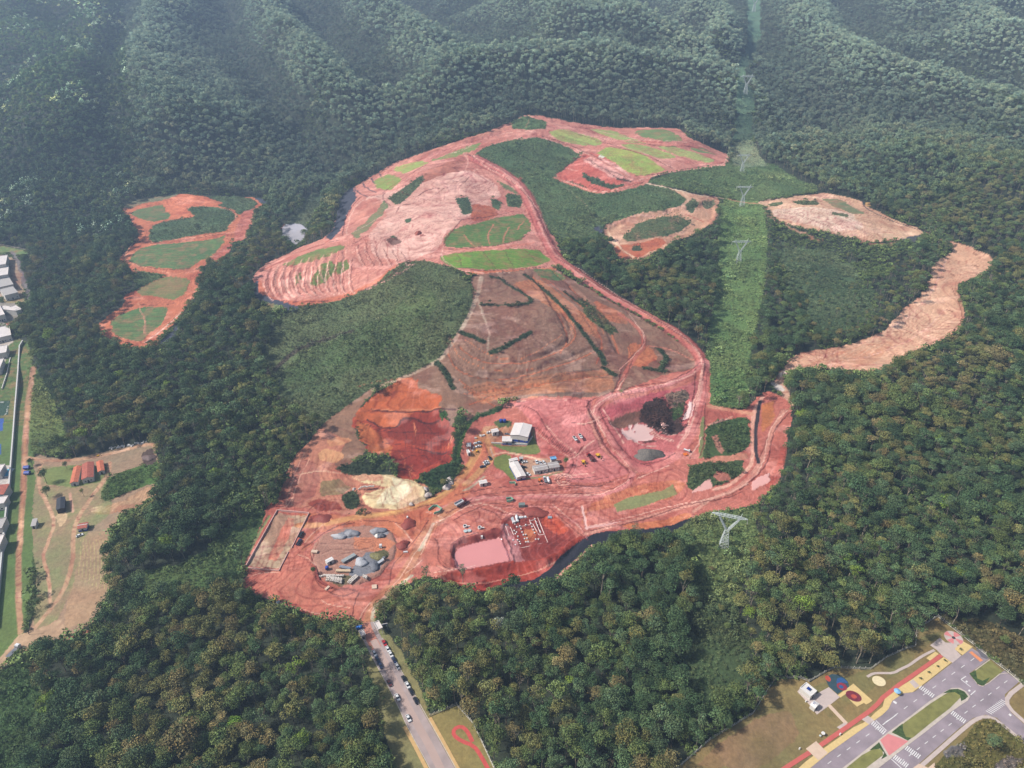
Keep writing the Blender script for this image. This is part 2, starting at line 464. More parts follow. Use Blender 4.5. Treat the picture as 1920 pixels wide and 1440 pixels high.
# --- upper building land
LOBE=[(474,530),(480,512),(500,492),(560,465),(612,445),(632,405),(640,368),(680,340),(740,304),(800,284),(850,266),(900,253),(940,236),(990,214),(1040,222),(1100,234),(1190,240),(1272,240),(1292,260),(1340,280),(1366,290),(1362,309),(1300,317),(1220,332),(1208,346),(1160,360),(1130,364),(1100,352),(1040,331),(1060,315),(1090,290),(1060,273),(1015,258),(960,262),(920,272),(882,290),(895,308),(950,330),(985,360),(1002,400),(1018,430),(1042,445),(1056,490),(1040,503),(1000,507),(880,517),(850,503),(800,490),(760,491),(735,505),(700,537),(640,562),(580,572),(530,574),(492,562),(478,545)]
poly((212,140,128),LOBE,1)
poly((230,176,166),[(680,372),(760,350),(830,325),(880,318),(930,345),(940,370),(900,400),(840,430),(820,470),(760,492),(700,480),(690,440),(730,400)],1,mott=0.7)
line((202,112,84),15,[(482,530),(500,560),(545,570),(600,566),(660,552),(715,525),(745,497)],1,0.9)
line((196,104,88),7,[(490,508),(560,474),(625,448)],5)
line((206,140,122),8,[(650,362),(740,312),(850,272),(940,244),(1000,226)],5)
line((168,80,72),2,[(650,366),(740,316),(850,276),(940,250)],None,0.8)
# western rim, drains and steps
poly((64,66,78),[(640,368),(664,350),(668,372),(650,400),(640,430),(622,450),(612,446),(632,405)],6)
poly((60,64,78),[(470,536),(482,526),(486,548),(536,566),(560,572),(560,584),(520,580),(484,562)],6)
poly((128,134,90),[(498,568),(530,572),(536,580),(512,584)],3)
for d_ in range(4): line((52,54,66),2.5,[(664+16*d_,352-8*d_),(672+16*d_,362-8*d_),(690+15*d_,370-9*d_)],6,0.9)
poly((214,142,128),[(660,440),(668,385),(700,370),(716,380),(700,410),(672,440)],1)
poly((134,134,92),[(656,440),(700,402),(720,374),(728,388),(692,428),(668,448)],3)
# greens of the plateau
poly((136,150,84),[(805,302),(850,284),(902,266),(896,278),(850,296)],3)
poly((166,180,96),[(738,316),(790,300),(802,306),(758,326)],3)
poly((138,160,78),[(700,338),(730,325),(753,337),(730,358),(706,352)],3)
line((196,150,110),2,[(715,330),(722,336),(740,334)],None,0.7)
poly((106,116,76),[(728,372),(770,342),(806,322),(812,326),(768,368),(745,384)],2)
poly((90,124,60),[(832,452),(845,430),(900,417),(950,404),(985,401),(1000,428),(972,452),(935,460),(870,465),(835,463)],3)
poly((110,146,56),[(822,482),(860,473),(960,466),(1010,468),(1036,490),(1000,500),(920,506),(848,503)],3)
poly((124,164,58),[(822,482),(862,474),(880,482),(890,500),(848,503)],3,mott=0.4)
for q in ([(858,474),(866,500)],[(905,470),(930,504)],[(945,468),(962,500)],[(985,468),(1010,494)]): line((92,72,44),1.6,q,None,0.85,sm=0)
for q in ([(925,421),(914,440),(918,458)],[(955,426),(945,442),(944,456)],[(982,415),(970,430)],[(870,440),(880,455),(890,462)]): line((206,130,104),2.4,q,None,0.9)
line((212,128,112),7,[(835,468),(900,467),(970,460),(1000,455)],5)
line((218,124,86),9,[(880,512),(960,508),(1040,504)],5)
poly((84,106,72),[(852,370),(880,368),(886,400),(868,402),(860,384)],2)
poly((88,112,72),[(920,372),(938,376),(938,396),(926,392)],2)
poly((88,112,72),[(948,362),(980,368),(982,388),(952,388)],2)
poly((110,124,80),[(928,336),(960,350),(978,366),(950,356)],3)
poly((186,98,70),[(885,378),(925,388),(936,404),(910,414),(884,414)],1,mott=0.6)
poly((188,118,100),[(790,345),(800,318),(850,300),(875,302),(860,318),(820,330)],1)
poly((116,134,72),[(530,497),(560,480),(640,458),(650,464),(604,484),(545,498)],3)
poly((110,130,66),[(578,534),(596,500),(622,486),(630,508),(604,534)],3)
poly((110,130,66),[(620,500),(650,486),(656,502),(630,516)],3)
poly((106,126,70),[(555,515),(565,508),(560,530),(552,534)],3)
for i_ in range(11):
    x_ = 500+i_*14; y_ = 500-i_*3
    line((234,176,160) if i_ % 3 else (168,84,70),2.2,[(x_+10,y_-2),(x_,y_+22),(x_+6,y_+42),(x_+20,y_+58)],None,0.75)
for i_ in range(6):
    x_ = 660+i_*20
    line((176,92,80),1.8,[(x_,440+3*i_),(x_+8,460),(x_+4,480),(x_+18,497)],None,0.7)
for q in ([(515,536),(560,530),(600,500)],[(500,512),(560,500),(640,480)],[(640,440),(655,470),(690,500)]): line((222,150,134),2.5,q,None,0.8)
for q in ([(690,430),(740,400),(790,380),(835,350)],[(720,440),(770,410),(830,392),(862,384)],[(740,356),(780,372),(820,375)],[(860,345),(880,352),(900,348)],[(690,458),(720,452),(748,452)]): line((150,70,62),1.6,q,None,0.6)
poly((150,68,58),[(776,436),(786,430),(796,440),(790,444)],None)
poly((120,76,62),[(722,448),(740,440),(752,450),(738,460)],None); poly((74,96,60),[(726,443),(738,439),(744,446)],None)
poly((78,96,66),[(758,410),(770,407),(770,414),(760,415)],None)
# eastern plateau
poly((172,186,104),[(1028,247),(1060,241),(1125,262),(1130,272),(1088,273),(1045,262)],3)
poly((164,180,88),[(1118,288),(1138,275),(1180,279),(1222,300),(1248,320),(1200,331),(1160,313)],3)
poly((168,180,104),[(1098,240),(1150,245),(1216,272),(1180,268),(1135,256)],3)
poly((160,176,98),[(1162,270),(1190,269),(1232,279),(1272,294),(1240,298),(1185,282)],3)
poly((166,178,106),[(1228,273),(1262,275),(1300,285),(1342,300),(1326,306),(1270,291)],3)
poly((126,148,88),[(1188,245),(1250,242),(1284,264),(1245,266),(1200,256)],3)
poly((130,150,92),[(1290,275),(1320,278),(1345,290),(1310,286)],3)
poly((98,126,76),[(958,228),(985,218),(1024,226),(1026,241),(990,244),(962,241)],2)
line((176,150,108),1.8,[(994,214),(992,228),(985,240)],None,0.9)
poly((202,104,92),[(1040,331),(1088,292),(1112,284),(1182,330),(1166,344),(1130,362),(1100,352)],1)
poly((232,170,164),[(1092,300),(1112,290),(1190,332),(1182,342),(1140,330)],1,mott=0.5)
poly((80,100,66),[(1092,322),(1110,330),(1140,345),(1172,346),(1150,356),(1115,346),(1096,334)],2)
poly((96,84,66),[(1150,330),(1182,336),(1184,340),(1160,338)],None); line((110,80,66),3,[(1104,298),(1130,316),(1160,326),(1184,336)],None,0.7)
for q in ([(1040,262),(1090,282),(1125,300),(1185,336)],[(1090,236),(1150,262),(1200,272),(1290,272),(1345,290)],[(1130,272),(1200,285),(1260,312)],[(1100,284),(1130,272),(1180,262)],[(1192,340),(1240,325),(1300,316),(1358,306),(1362,292),(1300,265)]):
    line((214,140,126),6,q,5,0.9); line((164,84,74),1.6,q,None,0.7)
line((196,96,80),5,[(1150,262),(1230,268),(1290,274)],None,0.6)
poly((226,222,214),[(1124,290),(1132,293),(1130,297),(1122,294)],None)
line((206,118,102),8,[(1040,333),(1070,345),(1100,356),(1130,362),(1165,352),(1200,342)],5)
# --- east plot
poly((208,158,134),[(1128,426),(1180,404),(1240,394),(1280,386),(1286,372),(1262,356),(1232,347),(1300,364),(1348,369),(1343,416),(1292,440),(1240,466),(1200,486),(1160,487),(1146,456)],1)
poly((96,112,72),[(1166,442),(1200,411),(1262,399),(1302,412),(1262,436),(1180,448)],2,mott=0.7)
poly((104,118,80),[(1284,384),(1298,372),(1310,380),(1296,398)],2); poly((120,124,92),[(1318,378),(1340,374),(1340,386),(1322,388)],2)
poly((196,110,80),[(1150,458),(1200,450),(1240,440),(1250,452),(1200,480),(1160,484)],1,mott=0.8)
poly((84,96,66),[(1186,458),(1200,454),(1206,464),(1190,466)],2)
line((176,84,64),3,[(1288,398),(1320,412)],None,0.9); line((232,196,170),4,[(1140,430),(1158,458),(1190,478)],None,0.9)
line((232,204,184),3.5,[(1208,343),(1262,354),(1300,365),(1345,370),(1362,372)],5)
line((224,180,156),5,[(1280,386),(1292,374),(1282,362)],5)
poly((70,72,88),[(1112,428),(1124,422),(1134,430),(1124,440)],6)
# --- north-east plot
poly((222,178,152),[(1420,378),(1480,370),(1540,361),(1602,371),(1642,395),(1738,435),(1702,449),(1640,454),(1590,446),(1500,427),(1452,412),(1436,388)],1)
poly((238,208,192),[(1450,392),(1530,388),(1600,400),(1620,430),(1560,436),(1500,418),(1448,404)],1,mott=0.7)
for i_ in range(7): line((214,150,122),1.6,[(1500+12*i_,392),(1540+12*i_,404+i_),(1600+10*i_,436)],None,0.7)
poly((124,132,92),[(1540,372),(1580,374),(1620,400),(1600,402),(1560,386)],3,mott=0.8)
poly((98,108,72),[(1560,398),(1592,402),(1590,408),(1562,404)],None); poly((98,114,74),[(1488,378),(1530,376),(1536,384),(1496,384)],2); poly((98,114,74),[(1442,382),(1470,378),(1466,384),(1444,388)],2)
poly((206,166,112),[(1620,379),(1631,379),(1634,385),(1625,386)],1); line((52,54,60),2.5,[(1616,376),(1622,390),(1650,404),(1700,424),(1738,434)],6)
poly((80,82,84),[(1690,452),(1720,438),(1734,438),(1712,454)],6,jit=2.0)
line((210,150,124),4,[(1362,372),(1395,380),(1422,382)],5); line((206,148,122),3.5,[(1738,436),(1755,446),(1776,452)],5); line((206,150,126),3,[(1208,343),(1180,352)],5)
for q,w_ in (([(1470,420),(1500,440),(1540,450)],7),([(1600,448),(1650,462),(1690,455)],6),([(1150,486),(1190,492),(1225,478)],5),([(1560,694),(1600,700),(1640,698)],6),([(1440,384),(1436,400),(1456,420)],5)): line((186,140,112),w_,q,1,0.8,jit=2.2)
for i_ in range(26):
    t_=i_/25.0; u_,v_=[(np.interp(t_,np.linspace(0,1,6),xs)) for xs in ((1500,1650,1800,1855,1745,1600),(698,700,600,500,520,650))]
    poly((150,128,92),[(u_-4,v_-2),(u_+3,v_-3),(u_+5,v_+2),(u_-2,v_+3)],1 if i_%2 else None,jit=2.5,a=0.8)
# --- long sandy clearing
poly(SAND,[(1768,448),(1800,455),(1855,478),(1862,494),(1832,520),(1800,530),(1792,545),(1808,590),(1800,620),(1762,640),(1692,670),(1652,697),(1560,692),(1480,692),(1456,712),(1468,690),(1490,664),(1600,645),(1660,620),(1692,580),(1740,540),(1746,500),(1790,466)],1)
poly((212,150,122),[(1500,690),(1560,664),(1640,640),(1680,640),(1640,680),(1600,690)],None,mott=0.8,a=0.7)
line((196,140,114),4,[(1792,540),(1804,570),(1806,600),(1790,625),(1740,645),(1690,668),(1655,694)],None,0.8)
for q in ([(1826,474),(1832,478)],[(1828,498),(1834,500)],[(1782,514),(1790,518)],[(1776,582),(1786,584)],[(1655,688),(1664,684)]): line((150,96,76),4,q,None,0.9,sm=0)
for i_ in range(6): line((234,192,168),2,[(1530+20*i_,684-4*i_),(1620+16*i_,650-8*i_),(1690+10*i_,600-5*i_),(1748+6*i_,540-4*i_)],None,0.6)
line((214,170,150),17,[(1496,686),(1470,696),(1458,714),(1470,736),(1482,756)],5)
poly((240,220,210),[(1458,700),(1474,694),(1478,702),(1462,708)],None)
poly((224,210,200),[(1442,714),(1468,724),(1472,734),(1450,728)],4)

# --- big green slope and the brown hill
poly((112,128,82),[(500,640),(520,602),(540,590),(600,572),(700,537),(735,505),(760,490),(800,489),(850,506),(882,535),(887,570),(872,610),(846,640),(830,672),(800,690),(740,712),(690,732),(640,768),(600,800),(560,790),(530,770),(510,725),(500,690)],2)
poly((106,128,76),[(560,664),(640,634),(700,604),(760,560),(800,540),(826,560),(790,620),(720,680),(620,704),(540,728),(530,700)],None,mott=0.8)
line((92,78,70),11,[(516,694),(548,660),(600,640),(660,622)],None,0.85); line((92,78,70),8,[(500,690),(512,730),(535,768)],None,0.8)
for q in ([(610,640),(680,620),(740,580),(790,545)],[(720,632),(724,660),(740,680),(745,705)],[(560,640),(640,628)],[(600,690),(680,692),(740,684)],[(618,730),(640,726),(655,735)]): line((140,144,106),1.8,q,None,0.6)
BR=(152,112,96)
poly(BR,[(883,516),(1000,504),(1045,506),(1100,540),(1180,585),(1240,620),(1292,655),(1310,690),(1240,706),(1150,738),(1110,747),(960,747),(930,768),(880,792),(862,770),(848,800),(828,770),(800,760),(770,712),(720,722),(680,756),(664,790),(668,816),(690,845),(655,870),(640,890),(560,890),(545,866),(575,832),(600,800),(640,768),(690,732),(740,712),(800,690),(832,668),(850,640),(875,605),(887,570)],1)
poly((128,98,86),[(1040,702),(1110,690),(1165,700),(1112,746),(1000,742)],1); 
for i_ in range(4): line((100,84,74),2,[(1020+20*i_,742),(1060+20*i_,715),(1100+14*i_,698)],None,0.6)
poly((188,122,92),[(960,530),(1010,520),(1060,560),(1110,600),(1130,640),(1090,620),(1040,580),(985,552)],None,mott=0.7)
poly((182,118,88),[(880,720),(960,712),(1060,700),(1150,690),(1150,735),(960,742),(900,760)],None,mott=0.6,a=0.8)
poly((206,126,92),[(1180,640),(1220,650),(1232,672),(1204,692),(1176,682)],1)
poly((196,118,88),[(1110,560),(1170,590),(1180,610),(1130,600)],None,mott=0.7)
OT=(196,112,78)
for q in ([(840,660),(852,690),(880,705),(920,711),(980,705),(1040,690),(1100,668),(1130,650)],[(862,650),(890,675),(930,682),(990,680),(1040,665),(1076,640),(1080,618),(1060,588),(1035,560)],[(1000,516),(1022,556),(1052,596),(1066,636),(1050,664)],[(1012,516),(1062,566),(1112,606),(1132,646),(1118,682)],[(1042,512),(1082,550),(1122,586),(1150,630),(1160,660)],[(870,738),(950,727),(1050,714),(1140,700)],[(880,760),(930,742),(1000,722),(1060,712)],[(930,764),(900,745),(870,725)],[(1020,520),(1090,575),(1150,625)],[(860,712),(900,740),(930,748)]):
    line((118,70,54),4.2,q,None,0.6); line(OT,2.6,q,None,0.95)
line((190,162,146),8,[(903,520),(893,562),(872,608),(846,646),(826,676),(770,702),(700,730)],5,0.9); line((206,182,166),4,[(896,560),(905,590),(918,620),(914,655)],None,0.6)
HG_=(66,86,52)
for w__,q in ((7,[(903,571),(950,573),(1000,569),(986,552),(955,536),(936,520),(920,518)]),(9,[(985,515),(1020,542),(1060,580),(1092,622),(1122,662)]),(12,[(1120,655),(1134,682)]),(13,[(1132,690),(1150,702)]),(12,[(866,624),(906,640)]),(10,[(920,660),(960,644),(996,622)]),(10,[(820,680),(838,700),(850,728)]),(7,[(1060,548),(1090,572),(1120,600),(1150,626)]),(11,[(1232,652),(1250,672),(1240,692)]),(10,[(1206,690),(1246,696)])): line(HG_,w__,q,2,1.0,jit=0.8)
poly((96,122,70),[(1000,506),(1030,504),(1062,520),(1045,528),(1012,518)],3,mott=0.5)
poly((98,110,66),[(1080,560),(1104,566),(1150,610),(1164,628),(1130,620),(1100,594)],2,mott=0.6)
# haul road down the east side
for q in ([(888,296),(940,322),(984,356),(1004,405),(1026,455),(1046,488),(1092,522),(1150,560),(1230,602),(1290,642),(1314,672),(1318,700)],):
    line((204,116,110),25,q,5); line((150,66,60),3,[(x+7,y-5) for x,y in q],None,0.7); line((150,66,60),3,[(x-8,y+5) for x,y in q],None,0.7)
    line((228,158,150),6,q,None,0.8); line((140,60,54),2,[(x+2,y-1) for x,y in q],None,0.7)
road((206,130,116),8,[(884,290),(920,266),(960,256),(1010,254),(1060,268),(1092,286)])
road((208,122,106),8,[(1162,590),(1190,608),(1213,640),(1185,678),(1162,720),(1152,742)])
road((212,140,122),4,[(1215,648),(1262,655),(1300,676)])
# --- red pit
def GA(pts): return [(640+a/4.0, 680+b/4.0) for a, b in pts]
PIT=GA([(180,320),(300,200),(430,140),(520,115),(570,130),(600,200),(640,215),(700,235),(750,270),(735,300),(740,340),(720,370),(800,430),(860,500),(870,540),(850,620),(820,690),(830,740),(740,770),(690,800),(600,810),(570,870),(540,890),(480,880),(420,870),(430,800),(380,740),(370,690),(280,690),(200,680),(160,600),(130,500),(85,480),(80,430),(110,380)])
poly((172,68,48),PIT,1,jit=1.6)
poly((196,98,60),GA([(180,320),(300,200),(430,140),(520,115),(570,130),(600,200),(700,235),(750,270),(735,300),(740,345),(600,360),(500,370),(440,390),(430,440),(300,445),(180,410),(90,440),(110,380)]),None,jit=1.6)
poly((204,112,70),GA([(110,440),(190,430),(260,500),(350,560),(395,600),(380,655),(300,682),(220,672),(160,600),(130,500)]),None,jit=2.0,mott=0.5)
poly((134,42,32),GA([(440,385),(560,392),(700,430),(820,480),(860,540),(840,600),(700,610),(560,590),(420,540),(300,470),(420,450)]),None,jit=2.0,a=0.8)
poly((150,50,38),GA([(400,610),(560,600),(820,640),(800,720),(600,790),(560,860),(470,860),(440,790),(390,720)]),None,jit=2.0,a=0.8)
poly((176,92,66),GA([(520,130),(570,140),(600,210),(560,260),(480,230)]),None,a=0.6)
for q in ([(690,768),(760,766),(830,768)],[(688,783),(720,796),(750,792)],[(700,800),(780,802),(845,812)],[(730,835),(800,842),(850,846)],[(755,880),(765,860),(750,845)],[(780,785),(782,800)]): line((120,36,32),3,q,None,0.7)
for q in ([(698,764),(770,762),(826,764)],[(770,895),(765,880),(772,866)],[(775,785),(778,808)],[(840,830),(852,812)]): line((222,140,108),1.8,q,None,0.8)
# --- clay and sand banks west of the pit
poly((196,126,108),[(520,950),(525,920),(545,866),(575,832),(600,802),(622,812),(648,826),(640,850),(628,870),(645,888),(700,892),(760,902),(802,906),(812,935),(765,966),(700,964),(640,962),(580,954),(530,958)],1)
poly((176,108,98),[(528,940),(545,900),(562,862),(590,866),(600,900),(590,930),(560,950)],None,mott=0.5)
poly((222,160,124),[(596,850),(610,842),(640,848),(645,858),(630,868),(600,862)],None,jit=0.6); poly((214,150,118),[(612,826),(628,818),(660,826),(640,836),(618,838)],None)
line((140,66,54),2,[(566,862),(600,872),(630,886)],None,0.7); line((232,186,168),3,[(560,890),(600,882),(640,888)],None,0.7)
poly((236,208,172),[(662,896),(680,884),(730,890),(790,906),(808,930),(772,952),(690,954),(680,930),(725,918),(680,908)],1)
poly((226,168,144),[(658,894),(680,882),(712,890),(720,905),(680,906)],None); poly((248,232,206),[(735,898),(760,902),(775,925),(740,948),(705,948),(720,920),(738,914)],None,mott=0.5)
poly((60,78,50),[(628,877),(650,870),(690,864),(712,872),(718,888),(690,892),(650,889)],2); poly((70,88,54),[(640,930),(664,918),(676,930),(672,952),(652,955)],2); poly((140,112,84),[(600,905),(640,900),(660,915),(640,930),(600,932)],None,mott=0.6)
for q in ([(536,946),(548,900),(570,850)],[(546,950),(556,905),(580,862)]): line((226,170,156),2,q,None,0.7)
poly((150,62,50),[(575,944),(600,936),(635,942),(645,956),(600,958)],None,mott=0.3)
poly((106,92,84),[(794,916),(806,912),(812,930),(806,942),(796,938)],None)
# --- creek of tall grass
line((66,100,54),18,[(935,768),(905,780),(880,800),(866,830),(858,860),(850,872)],2,jit=1.0)
poly((62,92,52),[(790,892),(830,870),(858,856),(862,872),(845,905),(820,920),(800,912)],2); line((92,130,60),7,[(880,796),(862,832),(858,858)],None,0.8)
poly((76,120,58),[(822,775),(834,768),(840,776),(826,788)],2)

# --- lower building site
SITE=[(500,942),(560,950),(640,962),(700,967),(780,957),(830,917),(868,882),(862,850),(872,810),(895,786),(938,770),(952,752),(1000,743),(1110,746),(1160,736),(1240,704),(1300,690),(1332,692),(1330,764),(1400,768),(1418,746),(1440,733),(1468,742),(1484,762),(1484,790),(1472,850),(1464,900),(1418,945),(1376,955),(1330,960),(1300,972),(1250,990),(1200,992),(1120,1008),(1092,1040),(1044,1082),(1002,1088),(945,1092),(900,1112),(850,1095),(800,1082),(762,1096),(722,1120),(702,1168),(664,1166),(600,1160),(520,1130),(438,1096),(466,1078),(455,1066)]
poly((200,116,104),SITE,1)
poly((206,120,92),[(560,960),(700,968),(800,955),(860,900),(880,850),(900,810),(925,815),(900,880),(880,925),(860,960),(800,985),(770,1040),(740,1060),(745,1000),(680,984),(600,1000),(560,985)],None,mott=0.5)
poly((208,122,122),[(955,753),(1110,747),(1108,772),(1134,832),(1190,885),(1130,905),(1060,905),(1062,860),(1010,850),(1000,800),(985,772)],None)
poly((196,104,96),[(1010,800),(1030,830),(1075,855),(1062,868),(1020,850),(1008,830)],None,a=0.7)
poly((212,126,112),[(470,1082),(520,1072),(580,1062),(600,1100),(680,1120),(690,1160),(600,1156),(520,1128),(450,1094)],None,a=0.8)
poly((150,68,62),[(600,985),(612,972),(600,962),(580,968),(574,985),(590,1000)],None,mott=0.4)
# gravel yard
poly((176,128,110),[(600,1006),(640,990),(690,984),(735,996),(745,1020),(738,1050),(712,1078),(672,1098),(620,1096),(596,1078),(584,1050),(586,1022)],7)
poly((206,130,96),[(660,1010),(720,1008),(744,1018),(720,1040),(690,1036),(664,1030)],None,mott=0.5)
for r__ in (1.0,0.72,0.5):
    line((150,86,64),1.6,[(686+26*r__*math.cos(t),1024+11*r__*math.sin(t)) for t in np.linspace(0,6.28,14)],None,0.7)
poly((128,128,134),[(684,1038),(704,1040),(720,1050),(716,1066),(700,1076),(672,1084),(655,1080),(664,1062),(676,1050)],7)
poly((138,138,146),[(622,1008),(640,998),(650,994),(664,994),(675,1008),(650,1012),(626,1014)],7); poly((150,150,156),[(690,998),(705,990),(722,992),(730,1000),(715,1006),(696,1004)],7)
poly((96,92,62),[(640,1080),(662,1082),(656,1096),(640,1100),(620,1096)],None,mott=0.5); poly((92,88,58),[(698,1040),(718,1032),(728,1040),(722,1052),(702,1052)],None)
line((140,60,52),5,[(584,1062),(596,1090),(622,1104),(665,1106)],None,0.6)
for q in ([(604,1040),(625,1030),(660,1034),(690,1030)],[(610,1062),(630,1058),(650,1056)],[(600,1020),(620,1022),(650,1020),(672,1026)],[(640,1040),(668,1036),(700,1026)],[(620,1076),(650,1062),(670,1040)]): line((132,84,70),1.8,q,None,0.7); line((206,160,138),1.4,[(x,y+3) for x,y in q],None,0.6)
# walled lot
poly((196,164,144),[(521,962),(576,967),(523,1067),(463,1061)],1,sm=0); poly((222,140,122),[(540,970),(556,972),(520,1050),(500,1050)],None,mott=0.9)
line((140,136,90),6,[(505,968),(480,1010),(458,1052)],3)
# red ground round the new foundations, basin with pink water
poly((150,60,52),[(938,976),(960,962),(1010,958),(1052,975),(1084,1010),(1056,1042),(990,1062),(958,1058),(940,1010)],None)
poly((206,120,84),[(985,990),(1010,992),(1004,1012),(985,1016)],None,mott=0.5); poly((190,80,56),[(1020,960),(1050,972),(1066,996),(1040,1000),(1016,980)],None,mott=0.6)
poly((150,66,62),[(844,1035),(846,1018),(862,1010),(905,1002),(930,990),(945,1000),(962,1048),(920,1058),(860,1072),(844,1060)],None)
poly((226,150,146),[(852,1036),(858,1024),(880,1016),(938,1004),(948,1024),(956,1046),(920,1053),(860,1066),(850,1052)],4,jit=0.3)
poly((190,126,132),[(937,984),(954,980),(972,1020),(978,1040),(986,1050),(962,1060),(950,1036)],None,jit=0.6); line((128,70,80),3,[(938,1000),(950,1030),(958,1052)],None,0.7)
poly((170,64,50),[(812,1084),(860,1067),(958,1048),(1030,1046),(1080,1008),(1104,1002),(1066,1056),(1002,1088),(945,1092),(900,1112),(845,1094)],None)
line((226,158,140),2.5,[(820,1082),(900,1086),(960,1072),(1010,1062),(1060,1040),(1090,1012)],None,0.8); line((226,158,140),2,[(820,1060),(845,1072),(812,1086)],None,0.7)
line((140,62,52),2,[(820,1012),(822,1045),(846,1068)],None,0.7); line((140,62,52),2,[(845,1012),(846,1040)],None,0.6)
poly((34,35,46),[(942,1092),(1000,1088),(1024,1066),(1054,1036),(1086,1012),(1122,998),(1240,990),(1292,968),(1302,974),(1256,1000),(1160,1004),(1110,1026),(1068,1058),(1032,1092),(1010,1104),(950,1110)],6,jit=0.4)
line((224,160,146),4,[(1028,1100),(1066,1064),(1112,1022)],1)
poly((214,128,90),[(1160,986),(1230,976),(1290,962),(1300,968),(1250,988),(1190,994)],None)
# the eastern loop with ponds, dark heap and brush
poly((200,110,112),[(1110,775),(1160,748),(1250,736),(1310,710),(1310,770),(1290,840),(1240,872),(1190,890),(1150,830)],None)
poly((184,88,98),[(1126,770),(1200,742),(1256,732),(1250,748),(1180,768),(1138,786)],None)
for i_ in range(9): line((140,62,68),1.5,[(1140+13*i_,764-3*i_),(1144+13*i_,780-3*i_)],None,0.6,sm=0)
poly((128,88,76),[(1140,790),(1180,772),(1210,765),(1200,790),(1160,800)],None,mott=0.7)
poly((234,194,186),[(1165,806),(1190,794),(1215,798),(1230,812),(1206,826),(1180,822)],4,jit=3.5)
poly((238,204,198),[(1285,770),(1294,752),(1302,760),(1294,782),(1280,782)],4,jit=0.6)
poly((84,58,52),[(1208,752),(1240,746),(1262,760),(1280,790),(1288,800),(1262,812),(1232,806),(1198,786),(1192,776)],2,jit=2.2)
poly((150,130,112),[(1245,742),(1285,732),(1296,745),(1280,760),(1256,756)],2,mott=0.6); poly((84,112,60),[(1256,760),(1282,754),(1280,778),(1264,782)],2)
for q in ([(1222,800),(1240,815),(1262,826)],[(1232,796),(1256,812),(1280,815)],[(1170,815),(1200,835),(1230,838)]): line((232,190,182),2.4,q,None,0.8)
poly((104,54,48),[(1200,826),(1222,820),(1234,828),(1210,832)],None)
# loop roads
R3=[(822,957),(880,936),(960,934),(1050,931),(1130,934),(1176,912),(1190,884),(1150,830),(1112,778),(1120,758),(1150,740),(1240,727),(1292,704),(1318,688)]
road((222,140,138),11,R3,edge=(132,56,56)); 
line((222,150,146),2,[(x,y+6) for x,y in R3[:6]],None,0.6)
line((212,126,122),17,[(1322,680),(1318,740),(1302,800),(1280,842),(1256,866),(1215,882),(1190,880)],5); line((232,170,164),4,[(1320,690),(1312,750),(1294,800),(1270,838)],None,0.8); line((140,60,58),2,[(1326,700),(1320,760),(1302,810)],None,0.7)
road((220,146,134),7,[(1192,886),(1150,860),(1120,830),(1104,776)])
for q in ([(900,930),(980,925),(1060,918),(1130,905),(1170,895)],[(920,950),(1000,945),(1080,950),(1110,965)],[(880,945),(930,960),(980,962),(1040,962),(1080,975),(1100,1005)],[(1060,905),(1100,912),(1150,908)],[(1085,850),(1080,880),(1060,900)],[(1060,860),(1100,850),(1140,830)]):
    line((140,54,56),2,q,None,0.7); line((232,160,160),1.6,[(x,y+3) for x,y in q],None,0.7)
for q in ([(1160,905),(1200,895),(1260,880)],[(1100,962),(1060,940),(1010,940)]): line((150,60,56),7,q,None,0.5)
poly((206,122,92),[(1090,985),(1100,960),(1150,950),(1200,950),(1260,935),(1270,925),(1290,905),(1255,900),(1180,915),(1120,940),(1090,960)],None,mott=0.5)
poly((146,142,92),[(1150,946),(1180,931),(1240,921),(1262,908),(1271,926),(1204,950),(1156,959)],3,sm=0,jit=0.5)
line((234,178,168),6,[(1098,990),(1150,982),(1200,975),(1230,964)],4); line((238,190,180),4,[(1091,950),(1096,975),(1100,992)],4)
road((224,156,142),9,[(1100,1000),(1160,984),(1240,962),(1320,940),(1380,918),(1412,890),(1436,850),(1446,810),(1470,770)])
line((230,170,154),6,[(1332,935),(1300,960)],None,0.6)
line((236,176,160),7,[(1338,918),(1372,908),(1398,884),(1412,868),(1410,800),(1414,770),(1430,745)],5); line((56,46,50),7,[(1426,752),(1418,790),(1416,840),(1422,868)],6)
poly((200,122,78),[(1432,756),(1454,750),(1452,782),(1428,812),(1426,784)],None); line((196,92,76),12,[(1470,840),(1462,880),(1440,910)],None,0.6)
poly((236,176,166),[(1410,900),(1440,885),(1445,900),(1410,920)],4,jit=0.8)
poly((88,112,60),[(1324,802),(1346,786),(1402,780),(1406,838),(1380,852),(1350,856),(1318,862)],2); poly((216,150,126),[(1335,820),(1345,815),(1360,845),(1350,852)],None,mott=0.5)
poly((84,104,58),[(1288,912),(1294,870),(1330,868),(1398,862),(1388,892),(1345,912),(1300,920)],2); poly((206,136,116),[(1300,868),(1340,858),(1400,848),(1404,860),(1350,868)],1)
poly((178,110,98),[(1334,892),(1344,884),(1365,888),(1372,900),(1345,905)],1); poly((236,178,166),[(1294,924),(1330,896),(1336,914),(1320,920)],4,jit=0.3)
line((226,160,136),10,[(1330,762),(1370,768),(1408,776)],5); line((234,176,158),4,[(1330,796),(1352,790),(1372,780)],None,0.9)
poly((132,132,84),[(1314,780),(1324,780),(1318,860),(1308,860)],3)
